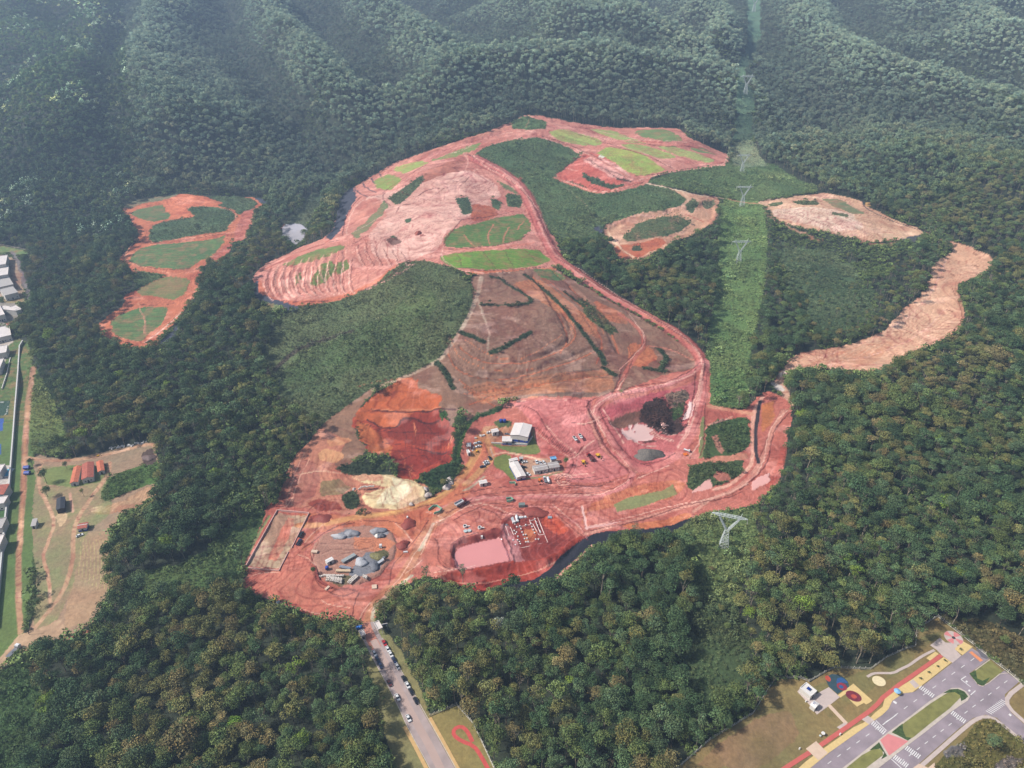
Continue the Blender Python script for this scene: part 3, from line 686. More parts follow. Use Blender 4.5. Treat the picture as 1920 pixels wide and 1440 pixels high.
# office yard
poly((204,150,120),[(905,800),(960,795),(1000,800),(1005,825),(990,836),(925,833),(905,812)],None,mott=0.6)
poly((124,128,70),[(921,833),(988,836),(1000,818),(998,804),(1006,830),(1014,846),(1005,853),(970,851),(940,843)],3,sm=0,jit=0.3)
poly((118,126,64),[(925,858),(945,851),(960,856),(958,870),(970,898),(960,900),(945,885),(926,874)],3,jit=0.4)
poly((188,146,120),[(975,862),(1025,860),(1048,862),(1052,884),(1000,893),(985,892)],7,jit=0.4); line((150,136,96),4,[(972,900),(1020,894),(1054,884)],3)
line((208,150,106),13,[(905,812),(918,838),(924,858),(900,885),(872,908)],5); line((196,182,170),3,[(920,840),(924,856)],None,0.9)
line((230,188,166),5,[(925,852),(950,848),(985,856),(1015,862)],5)
poly((86,96,56),[(928,792),(940,786),(962,792),(958,800),(935,802)],3)
# through roads
line((214,150,104),15,[(560,985),(600,985),(660,970),(740,962),(800,945),(840,922),(874,884),(894,850),(900,820)],5); line((234,180,120),5,[(700,966),(780,952),(835,925),(872,886),(884,860)],None,0.7)
line((176,100,72),2,[(600,992),(680,974),(760,962),(830,930)],None,0.6)
line((200,132,104),22,[(850,950),(806,985),(786,1030),(756,1082),(722,1112),(700,1138),(690,1172)],5)
line((200,186,170),6,[(812,982),(800,1010),(786,1032)],None,0.9); line((206,192,178),7,[(772,1080),(742,1104),(708,1132),(698,1152),(700,1172)],None,0.9); line((190,176,160),5,[(908,892),(890,908),(870,920)],None,0.8)
for q in ([(850,955),(812,990),(792,1035),(765,1080)],[(740,1095),(700,1120),(676,1160)],[(590,1000),(566,1030),(540,1060)],[(575,990),(600,1005),(582,1060),(600,1090)]): line((150,76,58),1.8,q,None,0.6)
poly((200,120,96),[(560,1015),(590,1000),(584,1020),(566,1035)],None,a=0.6)
line((160,60,52),10,[(770,1010),(772,985),(766,970)],None,0.5); poly((150,58,50),[(748,1015),(762,1008),(768,1022),(758,1034),(748,1028)],None)

# ---- drawn detail: rims, ruts, berms and washes
FA=(640,680,4.0); FB=(440,920,4.0); FC=(1040,680,4.0); FD=(440,220,2.909); FE=(860,180,3.556); FF=(480,480,2.2326); FG=(160,340,4.0); FH=(480,760,5.05); FI=(1100,320,2.4)
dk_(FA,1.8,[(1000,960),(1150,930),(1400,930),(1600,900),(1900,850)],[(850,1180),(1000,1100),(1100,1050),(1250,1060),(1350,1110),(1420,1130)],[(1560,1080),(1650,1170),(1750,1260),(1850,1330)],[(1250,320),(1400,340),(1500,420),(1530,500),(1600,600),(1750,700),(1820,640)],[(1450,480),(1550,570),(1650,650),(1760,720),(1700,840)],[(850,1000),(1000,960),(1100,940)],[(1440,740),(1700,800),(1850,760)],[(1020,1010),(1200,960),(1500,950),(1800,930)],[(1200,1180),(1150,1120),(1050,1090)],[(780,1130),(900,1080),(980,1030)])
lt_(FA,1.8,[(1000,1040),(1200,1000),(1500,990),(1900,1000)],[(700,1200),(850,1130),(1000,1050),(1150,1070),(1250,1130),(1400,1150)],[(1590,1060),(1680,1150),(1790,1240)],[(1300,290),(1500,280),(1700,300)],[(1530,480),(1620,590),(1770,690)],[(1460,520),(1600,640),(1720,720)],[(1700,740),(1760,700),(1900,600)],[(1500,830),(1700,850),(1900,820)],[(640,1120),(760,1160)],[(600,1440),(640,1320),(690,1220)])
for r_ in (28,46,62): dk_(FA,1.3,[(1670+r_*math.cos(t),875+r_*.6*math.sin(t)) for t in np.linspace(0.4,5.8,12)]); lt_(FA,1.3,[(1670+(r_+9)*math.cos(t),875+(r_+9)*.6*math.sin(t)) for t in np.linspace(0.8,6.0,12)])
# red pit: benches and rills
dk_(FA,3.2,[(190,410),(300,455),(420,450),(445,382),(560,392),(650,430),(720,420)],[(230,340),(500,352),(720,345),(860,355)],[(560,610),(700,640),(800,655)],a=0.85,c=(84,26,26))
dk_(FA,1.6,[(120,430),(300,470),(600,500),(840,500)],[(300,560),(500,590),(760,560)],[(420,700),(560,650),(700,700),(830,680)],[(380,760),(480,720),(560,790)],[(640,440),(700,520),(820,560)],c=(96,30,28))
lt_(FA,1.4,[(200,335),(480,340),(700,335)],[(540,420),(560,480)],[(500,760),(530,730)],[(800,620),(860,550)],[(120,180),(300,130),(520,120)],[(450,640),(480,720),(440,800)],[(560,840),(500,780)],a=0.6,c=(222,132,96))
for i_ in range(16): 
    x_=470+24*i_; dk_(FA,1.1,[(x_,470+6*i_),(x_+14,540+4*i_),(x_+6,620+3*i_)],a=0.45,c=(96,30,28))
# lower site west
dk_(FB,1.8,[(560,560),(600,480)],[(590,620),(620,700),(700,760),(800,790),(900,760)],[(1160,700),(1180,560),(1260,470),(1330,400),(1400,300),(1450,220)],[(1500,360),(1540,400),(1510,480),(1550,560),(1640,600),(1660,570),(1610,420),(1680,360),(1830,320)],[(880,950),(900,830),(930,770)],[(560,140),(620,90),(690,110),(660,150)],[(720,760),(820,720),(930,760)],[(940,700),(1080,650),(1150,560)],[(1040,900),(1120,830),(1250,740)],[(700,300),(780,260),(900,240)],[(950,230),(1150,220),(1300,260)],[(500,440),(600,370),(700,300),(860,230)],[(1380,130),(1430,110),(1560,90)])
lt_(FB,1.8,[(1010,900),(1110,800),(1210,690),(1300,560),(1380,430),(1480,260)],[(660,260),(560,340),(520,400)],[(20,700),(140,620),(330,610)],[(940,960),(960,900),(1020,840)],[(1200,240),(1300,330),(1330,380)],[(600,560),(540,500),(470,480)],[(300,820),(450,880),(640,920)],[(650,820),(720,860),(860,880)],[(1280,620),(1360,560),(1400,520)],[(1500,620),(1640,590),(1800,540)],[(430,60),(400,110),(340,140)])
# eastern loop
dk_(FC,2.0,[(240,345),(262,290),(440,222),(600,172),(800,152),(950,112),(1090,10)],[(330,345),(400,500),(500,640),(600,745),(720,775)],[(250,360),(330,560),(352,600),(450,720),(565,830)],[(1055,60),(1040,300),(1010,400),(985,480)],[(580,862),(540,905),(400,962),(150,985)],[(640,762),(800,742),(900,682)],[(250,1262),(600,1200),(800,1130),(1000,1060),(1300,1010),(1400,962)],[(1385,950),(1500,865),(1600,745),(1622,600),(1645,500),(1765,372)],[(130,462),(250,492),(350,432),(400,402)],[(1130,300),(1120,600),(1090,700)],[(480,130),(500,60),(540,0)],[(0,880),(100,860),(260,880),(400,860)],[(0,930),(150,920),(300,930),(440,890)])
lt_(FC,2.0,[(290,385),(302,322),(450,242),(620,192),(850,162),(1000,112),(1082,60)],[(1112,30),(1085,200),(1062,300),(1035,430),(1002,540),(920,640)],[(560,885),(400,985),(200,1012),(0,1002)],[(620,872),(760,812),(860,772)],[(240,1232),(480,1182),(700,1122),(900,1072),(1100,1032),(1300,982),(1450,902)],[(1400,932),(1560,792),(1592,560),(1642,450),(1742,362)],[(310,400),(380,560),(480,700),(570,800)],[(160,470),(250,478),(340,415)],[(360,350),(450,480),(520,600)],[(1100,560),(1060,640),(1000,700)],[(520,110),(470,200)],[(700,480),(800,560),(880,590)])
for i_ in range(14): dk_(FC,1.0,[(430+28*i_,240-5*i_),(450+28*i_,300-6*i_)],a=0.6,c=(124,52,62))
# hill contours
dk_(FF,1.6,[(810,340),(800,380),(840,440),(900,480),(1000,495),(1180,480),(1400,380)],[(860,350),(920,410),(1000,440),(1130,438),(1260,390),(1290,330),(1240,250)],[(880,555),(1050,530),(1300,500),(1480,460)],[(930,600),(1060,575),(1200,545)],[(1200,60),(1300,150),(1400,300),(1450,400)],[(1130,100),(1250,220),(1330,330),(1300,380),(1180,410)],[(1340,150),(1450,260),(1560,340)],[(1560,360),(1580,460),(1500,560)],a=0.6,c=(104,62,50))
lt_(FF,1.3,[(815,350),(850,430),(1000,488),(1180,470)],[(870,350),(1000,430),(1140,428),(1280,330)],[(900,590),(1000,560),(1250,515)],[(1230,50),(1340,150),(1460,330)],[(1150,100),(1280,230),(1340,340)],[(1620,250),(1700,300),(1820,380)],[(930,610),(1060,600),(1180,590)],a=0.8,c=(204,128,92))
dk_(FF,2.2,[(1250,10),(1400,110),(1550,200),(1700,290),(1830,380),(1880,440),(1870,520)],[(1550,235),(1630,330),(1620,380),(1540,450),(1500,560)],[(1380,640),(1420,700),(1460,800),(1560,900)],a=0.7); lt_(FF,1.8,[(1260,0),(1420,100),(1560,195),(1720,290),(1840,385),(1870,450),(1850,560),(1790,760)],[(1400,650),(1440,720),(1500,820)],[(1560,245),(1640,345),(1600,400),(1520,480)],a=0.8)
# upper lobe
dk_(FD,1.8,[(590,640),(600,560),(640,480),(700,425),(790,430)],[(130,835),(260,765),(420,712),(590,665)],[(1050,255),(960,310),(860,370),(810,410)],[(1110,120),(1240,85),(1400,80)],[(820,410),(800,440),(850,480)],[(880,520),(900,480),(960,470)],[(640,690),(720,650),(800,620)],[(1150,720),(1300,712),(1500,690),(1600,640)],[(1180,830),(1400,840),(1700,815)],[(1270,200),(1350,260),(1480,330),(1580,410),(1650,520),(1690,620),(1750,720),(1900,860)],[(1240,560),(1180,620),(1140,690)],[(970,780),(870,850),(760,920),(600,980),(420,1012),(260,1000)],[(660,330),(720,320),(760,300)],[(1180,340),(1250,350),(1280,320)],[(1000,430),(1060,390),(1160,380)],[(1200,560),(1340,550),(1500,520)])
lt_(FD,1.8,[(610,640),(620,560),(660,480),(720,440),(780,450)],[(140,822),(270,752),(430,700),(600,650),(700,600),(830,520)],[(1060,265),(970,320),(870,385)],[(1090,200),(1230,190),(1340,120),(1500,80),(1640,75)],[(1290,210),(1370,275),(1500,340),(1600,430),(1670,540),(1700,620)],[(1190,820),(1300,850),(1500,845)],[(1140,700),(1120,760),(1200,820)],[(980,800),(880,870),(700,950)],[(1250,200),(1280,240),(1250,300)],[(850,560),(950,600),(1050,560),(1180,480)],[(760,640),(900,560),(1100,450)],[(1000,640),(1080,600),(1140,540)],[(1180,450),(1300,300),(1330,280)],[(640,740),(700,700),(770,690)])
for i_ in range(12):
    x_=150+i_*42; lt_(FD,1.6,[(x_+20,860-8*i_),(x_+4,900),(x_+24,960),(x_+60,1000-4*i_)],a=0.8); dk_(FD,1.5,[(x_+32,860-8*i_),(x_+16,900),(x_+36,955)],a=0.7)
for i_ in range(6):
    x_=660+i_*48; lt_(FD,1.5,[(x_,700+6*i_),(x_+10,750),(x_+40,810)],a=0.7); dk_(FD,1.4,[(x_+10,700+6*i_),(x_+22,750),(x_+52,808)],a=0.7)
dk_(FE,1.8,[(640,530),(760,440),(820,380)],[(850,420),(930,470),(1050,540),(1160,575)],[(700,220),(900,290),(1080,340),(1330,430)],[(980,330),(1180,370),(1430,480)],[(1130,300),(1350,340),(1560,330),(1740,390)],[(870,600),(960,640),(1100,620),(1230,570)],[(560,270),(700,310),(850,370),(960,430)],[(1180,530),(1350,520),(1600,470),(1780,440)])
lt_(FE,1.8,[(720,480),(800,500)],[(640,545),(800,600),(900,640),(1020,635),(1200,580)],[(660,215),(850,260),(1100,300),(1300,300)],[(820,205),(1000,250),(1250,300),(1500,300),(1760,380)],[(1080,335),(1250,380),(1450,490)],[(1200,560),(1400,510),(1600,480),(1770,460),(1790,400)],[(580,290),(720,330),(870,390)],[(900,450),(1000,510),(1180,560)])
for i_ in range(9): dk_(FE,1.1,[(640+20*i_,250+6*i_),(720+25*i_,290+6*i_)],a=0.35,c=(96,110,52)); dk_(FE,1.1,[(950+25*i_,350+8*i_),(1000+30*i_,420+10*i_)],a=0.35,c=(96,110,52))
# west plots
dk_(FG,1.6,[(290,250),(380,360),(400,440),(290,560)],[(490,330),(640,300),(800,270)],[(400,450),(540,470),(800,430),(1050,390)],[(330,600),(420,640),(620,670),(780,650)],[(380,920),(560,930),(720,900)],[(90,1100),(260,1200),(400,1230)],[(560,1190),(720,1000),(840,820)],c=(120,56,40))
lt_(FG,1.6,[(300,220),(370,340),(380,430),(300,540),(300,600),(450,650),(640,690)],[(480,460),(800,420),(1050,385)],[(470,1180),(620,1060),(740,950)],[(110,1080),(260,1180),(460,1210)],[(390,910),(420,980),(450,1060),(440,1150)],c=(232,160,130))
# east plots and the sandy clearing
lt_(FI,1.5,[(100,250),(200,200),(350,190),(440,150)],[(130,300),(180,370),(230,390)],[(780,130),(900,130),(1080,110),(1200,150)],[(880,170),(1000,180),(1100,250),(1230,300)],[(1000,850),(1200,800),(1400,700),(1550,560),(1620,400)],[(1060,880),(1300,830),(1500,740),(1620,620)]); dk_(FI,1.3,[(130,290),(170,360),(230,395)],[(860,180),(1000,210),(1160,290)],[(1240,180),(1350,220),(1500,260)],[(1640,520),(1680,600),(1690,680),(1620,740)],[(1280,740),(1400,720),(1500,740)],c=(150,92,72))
# cut banks, benches and basins as real relief
relief(PIT,-2.5,9)
relief([(700,772),(800,770),(850,800),(852,840),(800,880),(740,880),(705,830)],-2.0,5)
relief([(1136,785),(1200,762),(1262,745),(1300,742),(1296,795),(1262,822),(1200,836),(1160,815)],-3.0,7)
relief([(846,1040),(850,1020),(868,1010),(930,1000),(950,1010),(962,1050),(920,1060),(860,1074)],-2.2,2.5)
relief([(942,985),(960,966),(1010,960),(1046,976),(1070,1010),(1040,1040),(985,1056),(960,1050)],-1.2,1.5)
relief([(812,1084),(860,1067),(958,1048),(1030,1046),(1080,1008),(1104,1002),(1066,1056),(1002,1088),(945,1092),(900,1112),(845,1094)],-4.0,6)
relief([(600,1006),(640,990),(690,984),(735,996),(745,1020),(738,1050),(712,1078),(672,1098),(620,1096),(596,1078),(584,1050),(586,1022)],0.8,1.5)
relief([(700,440),(760,380),(830,330),(880,322),(930,345),(940,372),(900,402),(840,432),(820,470),(760,490),(720,470)],-1.5,22)
relief([(955,753),(1110,747),(1108,772),(1134,832),(1100,850),(1060,850),(1010,812),(990,775)],1.8,4)
relief([(1124,430),(1180,406),(1280,388),(1340,372),(1342,414),(1240,464),(1200,484),(1160,485)],-3,5)
relief([(662,896),(680,884),(730,890),(790,906),(808,930),(772,952),(690,954)],2.0,3)
for R_,h_,w_ in (([(888,296),(940,322),(984,356),(1004,405),(1026,455),(1046,488),(1092,522),(1150,560),(1230,602),(1290,642),(1314,672),(1318,700)],2.2,11),(R3,0.9,7),([(650,362),(740,312),(850,272),(940,244),(1000,226)],2.0,9)): relief(R_,h_,w_,False)
for d_ in (0.0,): pass
for q_ in ([(840,660),(880,705),(980,705),(1076,665),(1130,650)],[(862,650),(930,682),(1040,665),(1078,620),(1035,560)],[(1000,516),(1052,596),(1066,636)],[(1042,512),(1122,586),(1160,660)],[(880,740),(1050,714),(1140,700)]): relief(q_,-1.4,3.5,False)
for i_ in range(10):
    x_=500+i_*15; relief([(x_+10,505-4*i_),(x_+2,530),(x_+20,560-2*i_)],-1.2,3,False)

# --- western smallholding and strip along the wall
poly((96,118,60),[(-220,600),(52,636),(64,690),(64,850),(66,1000),(48,1180),(10,1250),(-220,1400)],3)
poly((104,128,62),[(60,770),(112,790),(130,842),(100,852),(58,850)],2)
poly((160,134,108),[(64,852),(120,862),(200,846),(276,828),(300,852),(298,912),(262,944),(232,962),(208,1000),(190,1040),(208,1096),(182,1160),(130,1192),(90,1202),(52,1192),(70,1130),(62,1000),(64,930)],3,mott=0.0)
poly((196,150,124),[(230,940),(270,915),(300,905),(296,930),(240,958),(180,966),(165,955)],1,mott=0.6)
poly((96,132,60),[(186,932),(204,896),(250,876),(298,858),(300,902),(248,920),(200,940)],2)
poly((110,126,70),[(82,880),(130,872),(205,872),(200,900),(140,915),(80,905)],3)
poly((172,142,110),[(140,1010),(198,990),(208,1090),(170,1160),(120,1180),(130,1080)],None,mott=0.3)
poly((122,136,78),[(64,870),(200,880),(210,960),(160,1000),(135,1100),(100,1180),(60,1180),(64,1000)],None,mott=1.2,a=0.35)
for i_ in range(9): line((196,180,120),1.2,[(146+7*i_,1085+3*i_),(150+7*i_,1050),(150+6*i_,1012)],None,0.6)
DT=(206,160,136)
poly((134,154,80),[(50,690),(66,690),(98,735),(116,788),(130,840),(100,852),(58,850)],2)
line((186,140,114),10,[(62,690),(58,720),(52,760),(46,850),(42,950),(35,1040),(34,1110),(39,1185)],5); line((220,160,124),4,[(52,760),(46,850),(42,940),(36,1040)],None,0.6)
line(DT,8,[(46,858),(90,864),(150,862),(210,850),(275,832),(292,836)],5); line(DT,6,[(80,866),(72,885),(72,915),(92,950),(104,980),(88,1020),(80,1044),(92,1080),(94,1130)],5)
line(DT,8,[(206,868),(205,885),(170,935),(148,966),(136,1000),(136,1060),(118,1110),(85,1155),(45,1200)],5,0.9); line(DT,5,[(132,925),(136,960)],None,0.8)
poly((190,152,130),[(38,1188),(60,1185),(110,1160),(126,1180),(84,1208),(40,1225),(10,1250),(-60,1300),(-60,1262),(0,1235),(20,1212)],5)
poly((200,130,112),[(110,1196),(160,1180),(185,1178),(150,1190),(112,1204)],1)
poly((90,70,66),[(266,850),(282,840),(298,855),(290,872),(270,872)],1)
poly((200,176,136),[(104,965),(122,950),(126,975),(110,990)],None)
poly((78,112,56),[(-200,1280),(0,1262),(40,1240),(60,1260),(90,1310),(84,1380),(60,1440),(40,1600),(-200,1700)],2)
poly((120,108,62),[(50,1240),(90,1230),(90,1275),(62,1270)],2)
poly((98,126,66),[(200,1100),(262,1072),(330,1060),(392,1030),(430,990),(480,952),(500,960),(455,1060),(438,1094),(380,1112),(300,1112),(230,1108)],2)
poly((92,110,60),[(236,975),(262,962),(300,960),(280,985),(240,990)],2)
# streets, lawns and courts of the estate on the left
poly((118,142,82),[(-120,462),(0,460),(56,470),(50,480),(0,476),(-120,478)],3); line((160,150,142),3,[(-60,452),(0,458),(54,468)],5)
line((132,122,126),7,[(22,472),(32,486),(40,515),(52,545),(58,565)],5); line((160,146,136),5,[(-20,622),(10,610),(30,598),(44,584)],5)
poly((150,138,96),[(4,556),(46,550),(50,568),(8,572)],3,sm=0); poly((176,150,130),[(-120,480),(22,478),(40,520),(46,552),(0,556),(-120,570)],1); poly((150,140,134),[(-120,572),(30,568),(44,584),(28,600),(0,612),(-120,640)],1)
poly((54,82,66),[(-60,756),(19,751),(15,778),(-60,786)],7,sm=0,jit=0.1); line((214,214,206),0.8,[(-30,757),(16,753),(12,777),(-40,783)],None,0.9,sm=0)
poly((60,96,170),[(-60,788),(7,784),(5,808),(-60,813)],7,sm=0,jit=0.1); poly((60,96,170),[(-60,834),(2,832),(1,852),(-60,856)],7,sm=0,jit=0.1)
poly((206,196,186),[(-120,872),(22,872),(18,912),(10,985),(4,1040),(-120,1100)],7,sm=0,jit=0.1); poly((70,104,56),[(-60,950),(14,948),(10,972),(-60,974)],3,jit=0.1)
poly((200,186,172),[(-100,612),(26,612),(26,640),(14,650),(12,672),(2,700),(-100,720)],7,sm=0,jit=0.2)

# --- entrance road verges, small lawn, park
poly((132,128,84),[(664,1178),(690,1170),(712,1172),(752,1220),(800,1318),(812,1350),(870,1480),(750,1480),(720,1370),(700,1290),(668,1200)],3,sm=0)
poly((136,126,76),[(796,1346),(806,1340),(857,1322),(886,1356),(932,1450),(940,1500),(850,1500)],3,sm=0,jit=0.1)
PARK=[(1262,1448),(1330,1388),(1412,1338),(1440,1292),(1462,1273),(1514,1274),(1520,1279),(1556,1256),(1574,1252),(1632,1256),(1662,1232),(1712,1212),(1718,1180),(1758,1156),(1820,1206),(1860,1238),(1922,1288),(2050,1400),(2050,1640),(1262,1640)]
poly((140,122,78),PARK,3,jit=0.15,sm=0)
poly((124,116,72),[(1500,1290),(1560,1280),(1650,1240),(1740,1190),(1770,1180),(1700,1250),(1620,1300),(1560,1350)],None,mott=0.9,a=0.8)
poly((150,116,84),[(1300,1440),(1340,1400),(1430,1340),(1480,1330),(1500,1380),(1430,1440)],None,mott=0.8,a=0.7)
poly((120,118,58),[(1750,1436),(1792,1396),(1832,1354),(1852,1347),(1870,1353),(1940,1408),(1960,1480),(1740,1480)],2,mott=0.0)
poly((130,124,124),[(1768,1410),(1790,1396),(1812,1402),(1800,1420),(1776,1424)],None,mott=0.8); poly((136,130,130),[(1862,1432),(1890,1418),(1922,1424),(1900,1446),(1868,1448)],None,mott=0.5)
poly((108,104,62),[(1760,1150),(1860,1170),(1960,1220),(2000,1320),(1920,1286),(1858,1236),(1815,1200)],2)

# natural variation, wheel tracks and washes on all the bare ground
E = (COVER == 1) | (COVER == 5)
ei = np.where(E)[0]
f_ = 1+0.17*N40[ei]+0.20*N8[ei]+0.16*N2[ei]
COLR[ei] *= f_[:,None]*np.array([0.96,0.96,0.86])
wst = (1-sstep(fx_[ei], -120, 40))*(1-sstep(fy_[ei], 480, 560)); COLR[ei] *= 1-wst[:,None]*np.array([0.02,0.0,0.07])
hue = 0.10*N40[ei]
COLR[ei,1] *= 1+hue; COLR[ei,2] *= 1+hue*1.2
def ridgeline(x, y, scale, seed, wdt, band=5):
    n = fbm(x, y, scale, 2, seed)*band
    fr = np.abs(n-np.round(n))
    g_ = np.clip(fr/wdt, 0, 1)
    return 1-g_
x1, y1 = WARPX[ei], WARPY[ei]
def ss_(sc, sd, a_=-0.1, b_=0.25): return sstep(fbm(x1, y1, sc, 2, sd), a_, b_)
# wheel tracks: thin lines that follow slow swirls, dark in the ruts and pale on the packed crests
t1 = ridgeline(x1*0.55, y1*1.4, 55, 101, 0.16, 16)*ss_(60, 91)
t2 = ridgeline(x1*1.3, y1*0.6, 48, 111, 0.15, 15)*ss_(50, 95, -0.05, 0.3)
t3 = ridgeline(x1*0.7, y1*1.6, 70, 121, 0.13, 18)*ss_(70, 97)
t4 = ridgeline(x1, y1, 26, 125, 0.16, 5)*ss_(45, 99, 0.0, 0.25)
dk = np.clip(0.42*t1+0.42*t2+0.40*t4, 0, 0.7)[:,None]
COLR[ei] = COLR[ei]*(1-dk*np.array([0.72,1.12,1.08]))
lt = np.clip(0.55*t3, 0, 1)[:,None]
COLR[ei] = COLR[ei]*(1-lt)+np.minimum(COLR[ei]*1.4+0.05, 0.8)*lt
# damp dark blotches, washed pale silt
blot = sstep(fbm(x1, y1, 20, 4, 131), 0.12, 0.42)*0.5
COLR[ei] = COLR[ei]*(1-blot[:,None]*np.array([0.35,0.62,0.6]))
silt = sstep(fbm(x1*0.6, y1*1.3, 14, 4, 141), 0.22, 0.40)*0.5
COLR[ei] = COLR[ei]*(1-silt[:,None])+silt[:,None]*np.minimum(COLR[ei]*1.3+np.array([0.10,0.085,0.08]), 0.8)
gi = np.where((COVER == 2) | (COVER == 3))[0]
COLR[gi] *= (1+0.20*N40[gi]+0.16*N8[gi]+0.14*N2[gi])[:,None]
COLR[gi,0] *= 1+0.18*N40[gi]-0.10*N8[gi]
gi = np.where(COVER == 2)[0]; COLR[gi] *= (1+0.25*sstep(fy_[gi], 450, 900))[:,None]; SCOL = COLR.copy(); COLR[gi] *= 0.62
gi = np.where((COVER == 3) & (fy_ > 470))[0]
sp_ = (sstep(fbm(fx_[gi], fy_[gi], 9, 3, 181), 0.02, 0.42)*0.6+0.55*ridgeline(WARPX[gi]*0.4, WARPY[gi]*1.6, 30, 185, 0.2, 8))[:,None]
COLR[gi] = COLR[gi]*(1-sp_*0.6)+sp_*0.6*alb((176,122,92))
COLR[gi] *= (1-0.22*(np.sin(WARPY[gi]*1.25+2*N8[gi]) > 0.55))[:,None]
gi = np.where((COVER == 0))[0]
COLR[gi] *= (1+0.3*N8[gi]+0.2*N2[gi])[:,None]
gi = np.where((COVER == 7) | (COVER == 6))[0]
COLR[gi] *= (1+0.12*N8[gi]+0.12*N2[gi])[:,None]
COLR = np.clip(COLR, 0.004, 0.85)
# small relief in the earthworks and rough ground
VZr = VZ.ravel().copy()
REL[(COVER == 1)] += (0.8*fbm(fx_, fy_, 24, 3, 171)+0.55*N8+0.25*N2)[(COVER == 1)]
REL[(COVER == 5)] += 0.15*N8[(COVER == 5)]
REL[(COVER == 2)] += 0.35*N8[(COVER == 2)]
VZr += REL

def cover_at(x, y):
    d = y*CP+CAMH*SP
    r = np.clip(np.searchsorted(rows, y), 0, NR-1); c = np.clip(np.rint((x/d-svals[0])/(svals[1]-svals[0])).astype(int), 0, NS-1)
    return COVER[r*NS+c], r*NS+c

def ground_material(name, rough, gscale, gamp, bump, spec=0.3):
    m = bpy.data.materials.new(name); m.use_nodes = True
    n = m.node_tree; p = n.nodes['Principled BSDF']
    p.inputs['Roughness'].default_value = rough; p.inputs['Specular IOR Level'].default_value = spec
    at = n.nodes.new('ShaderNodeAttribute'); at.attribute_name = 'Col'
    ge = n.nodes.new('ShaderNodeNewGeometry')
    nz = n.nodes.new('ShaderNodeTexNoise'); nz.inputs['Scale'].default_value = gscale; nz.inputs['Detail'].default_value = 6; nz.inputs['Roughness'].default_value = 0.65
    n.links.new(ge.outputs['Position'], nz.inputs['Vector'])
    mr = n.nodes.new('ShaderNodeMapRange'); mr.inputs[1].default_value = 0.3; mr.inputs[2].default_value = 0.7; mr.inputs[3].default_value = 1-gamp; mr.inputs[4].default_value = 1+gamp
    n.links.new(nz.outputs[0], mr.inputs[0])
    vm = n.nodes.new('ShaderNodeVectorMath'); vm.operation = 'SCALE'
    n.links.new(at.outputs['Color'], vm.inputs[0]); n.links.new(mr.outputs[0], vm.inputs['Scale'])
    n.links.new(vm.outputs[0], p.inputs['Base Color'])
    if bump:
        b = n.nodes.new('ShaderNodeBump'); b.inputs['Strength'].default_value = bump; b.inputs['Distance'].default_value = 0.8
        n.links.new(nz.outputs[0], b.inputs['Height']); n.links.new(b.outputs[0], p.inputs['Normal'])
    return m
ii = (np.arange(NR-1)[:,None]*NS+np.arange(NS-1)[None,:]).ravel()
QUADS = np.stack([ii, ii+1, ii+NS+1, ii+NS], 1)
fc = np.maximum(COVER[ii], 0)
VALL = np.stack([fx_, fy_, VZr], 1)
def ground_piece(name, sel, m, label, kind='structure'):
    q = QUADS[sel]
    if not len(q): return
    u_, inv = np.unique(q, return_inverse=True)
    me = bpy.data.meshes.new(name)
    nv, nf = len(u_), len(q)
    me.vertices.add(nv); me.vertices.foreach_set('co', VALL[u_].astype(np.float32).ravel())
    me.loops.add(nf*4); me.loops.foreach_set('vertex_index', inv.astype(np.int32).ravel())
    me.polygons.add(nf); me.polygons.foreach_set('loop_start', np.arange(0, nf*4, 4, dtype=np.int32)); me.polygons.foreach_set('loop_total', np.full(nf, 4, np.int32))
    me.update(calc_edges=True)
    me.polygons.foreach_set('use_smooth', np.ones(nf, bool))
    ca = me.attributes.new('Col', 'FLOAT_COLOR', 'POINT')
    cc = np.ones((nv, 4), np.float32); cc[:, :3] = COLR[u_]
    ca.data.foreach_set('color', cc.ravel())
    me.materials.append(m)
    o = bpy.data.objects.new(name, me); COL.objects.link(o)
    tag(o, label, None, None, kind)
    return o
ground_piece('ground', fc == 0, ground_material('forest_floor', 0.9, 0.5, 0.4, 0.5), 'dark forest floor of the hills')
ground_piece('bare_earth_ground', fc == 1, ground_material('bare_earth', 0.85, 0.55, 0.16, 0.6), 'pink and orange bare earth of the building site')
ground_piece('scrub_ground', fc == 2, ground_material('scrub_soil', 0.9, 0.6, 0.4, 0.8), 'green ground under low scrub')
ground_piece('grass_field', fc == 3, ground_material('short_grass', 0.9, 0.5, 0.22, 0.5), 'sown and mown grass')
ground_piece('water', fc == 4, ground_material('muddy_water', 0.12, 0.02, 0.05, 0.0, 0.5), 'milky pink muddy water in basins and puddles')
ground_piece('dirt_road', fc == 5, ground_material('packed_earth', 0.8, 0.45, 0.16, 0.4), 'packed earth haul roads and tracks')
ground_piece('liner_ground', fc == 6, ground_material('black_liner', 0.8, 0.4, 0.3, 0.3), 'slopes covered with black liner sheet')
ground_piece('gravel_ground', fc == 7, ground_material('gravel', 0.9, 0.9, 0.25, 0.5), 'gravel and paved yards')
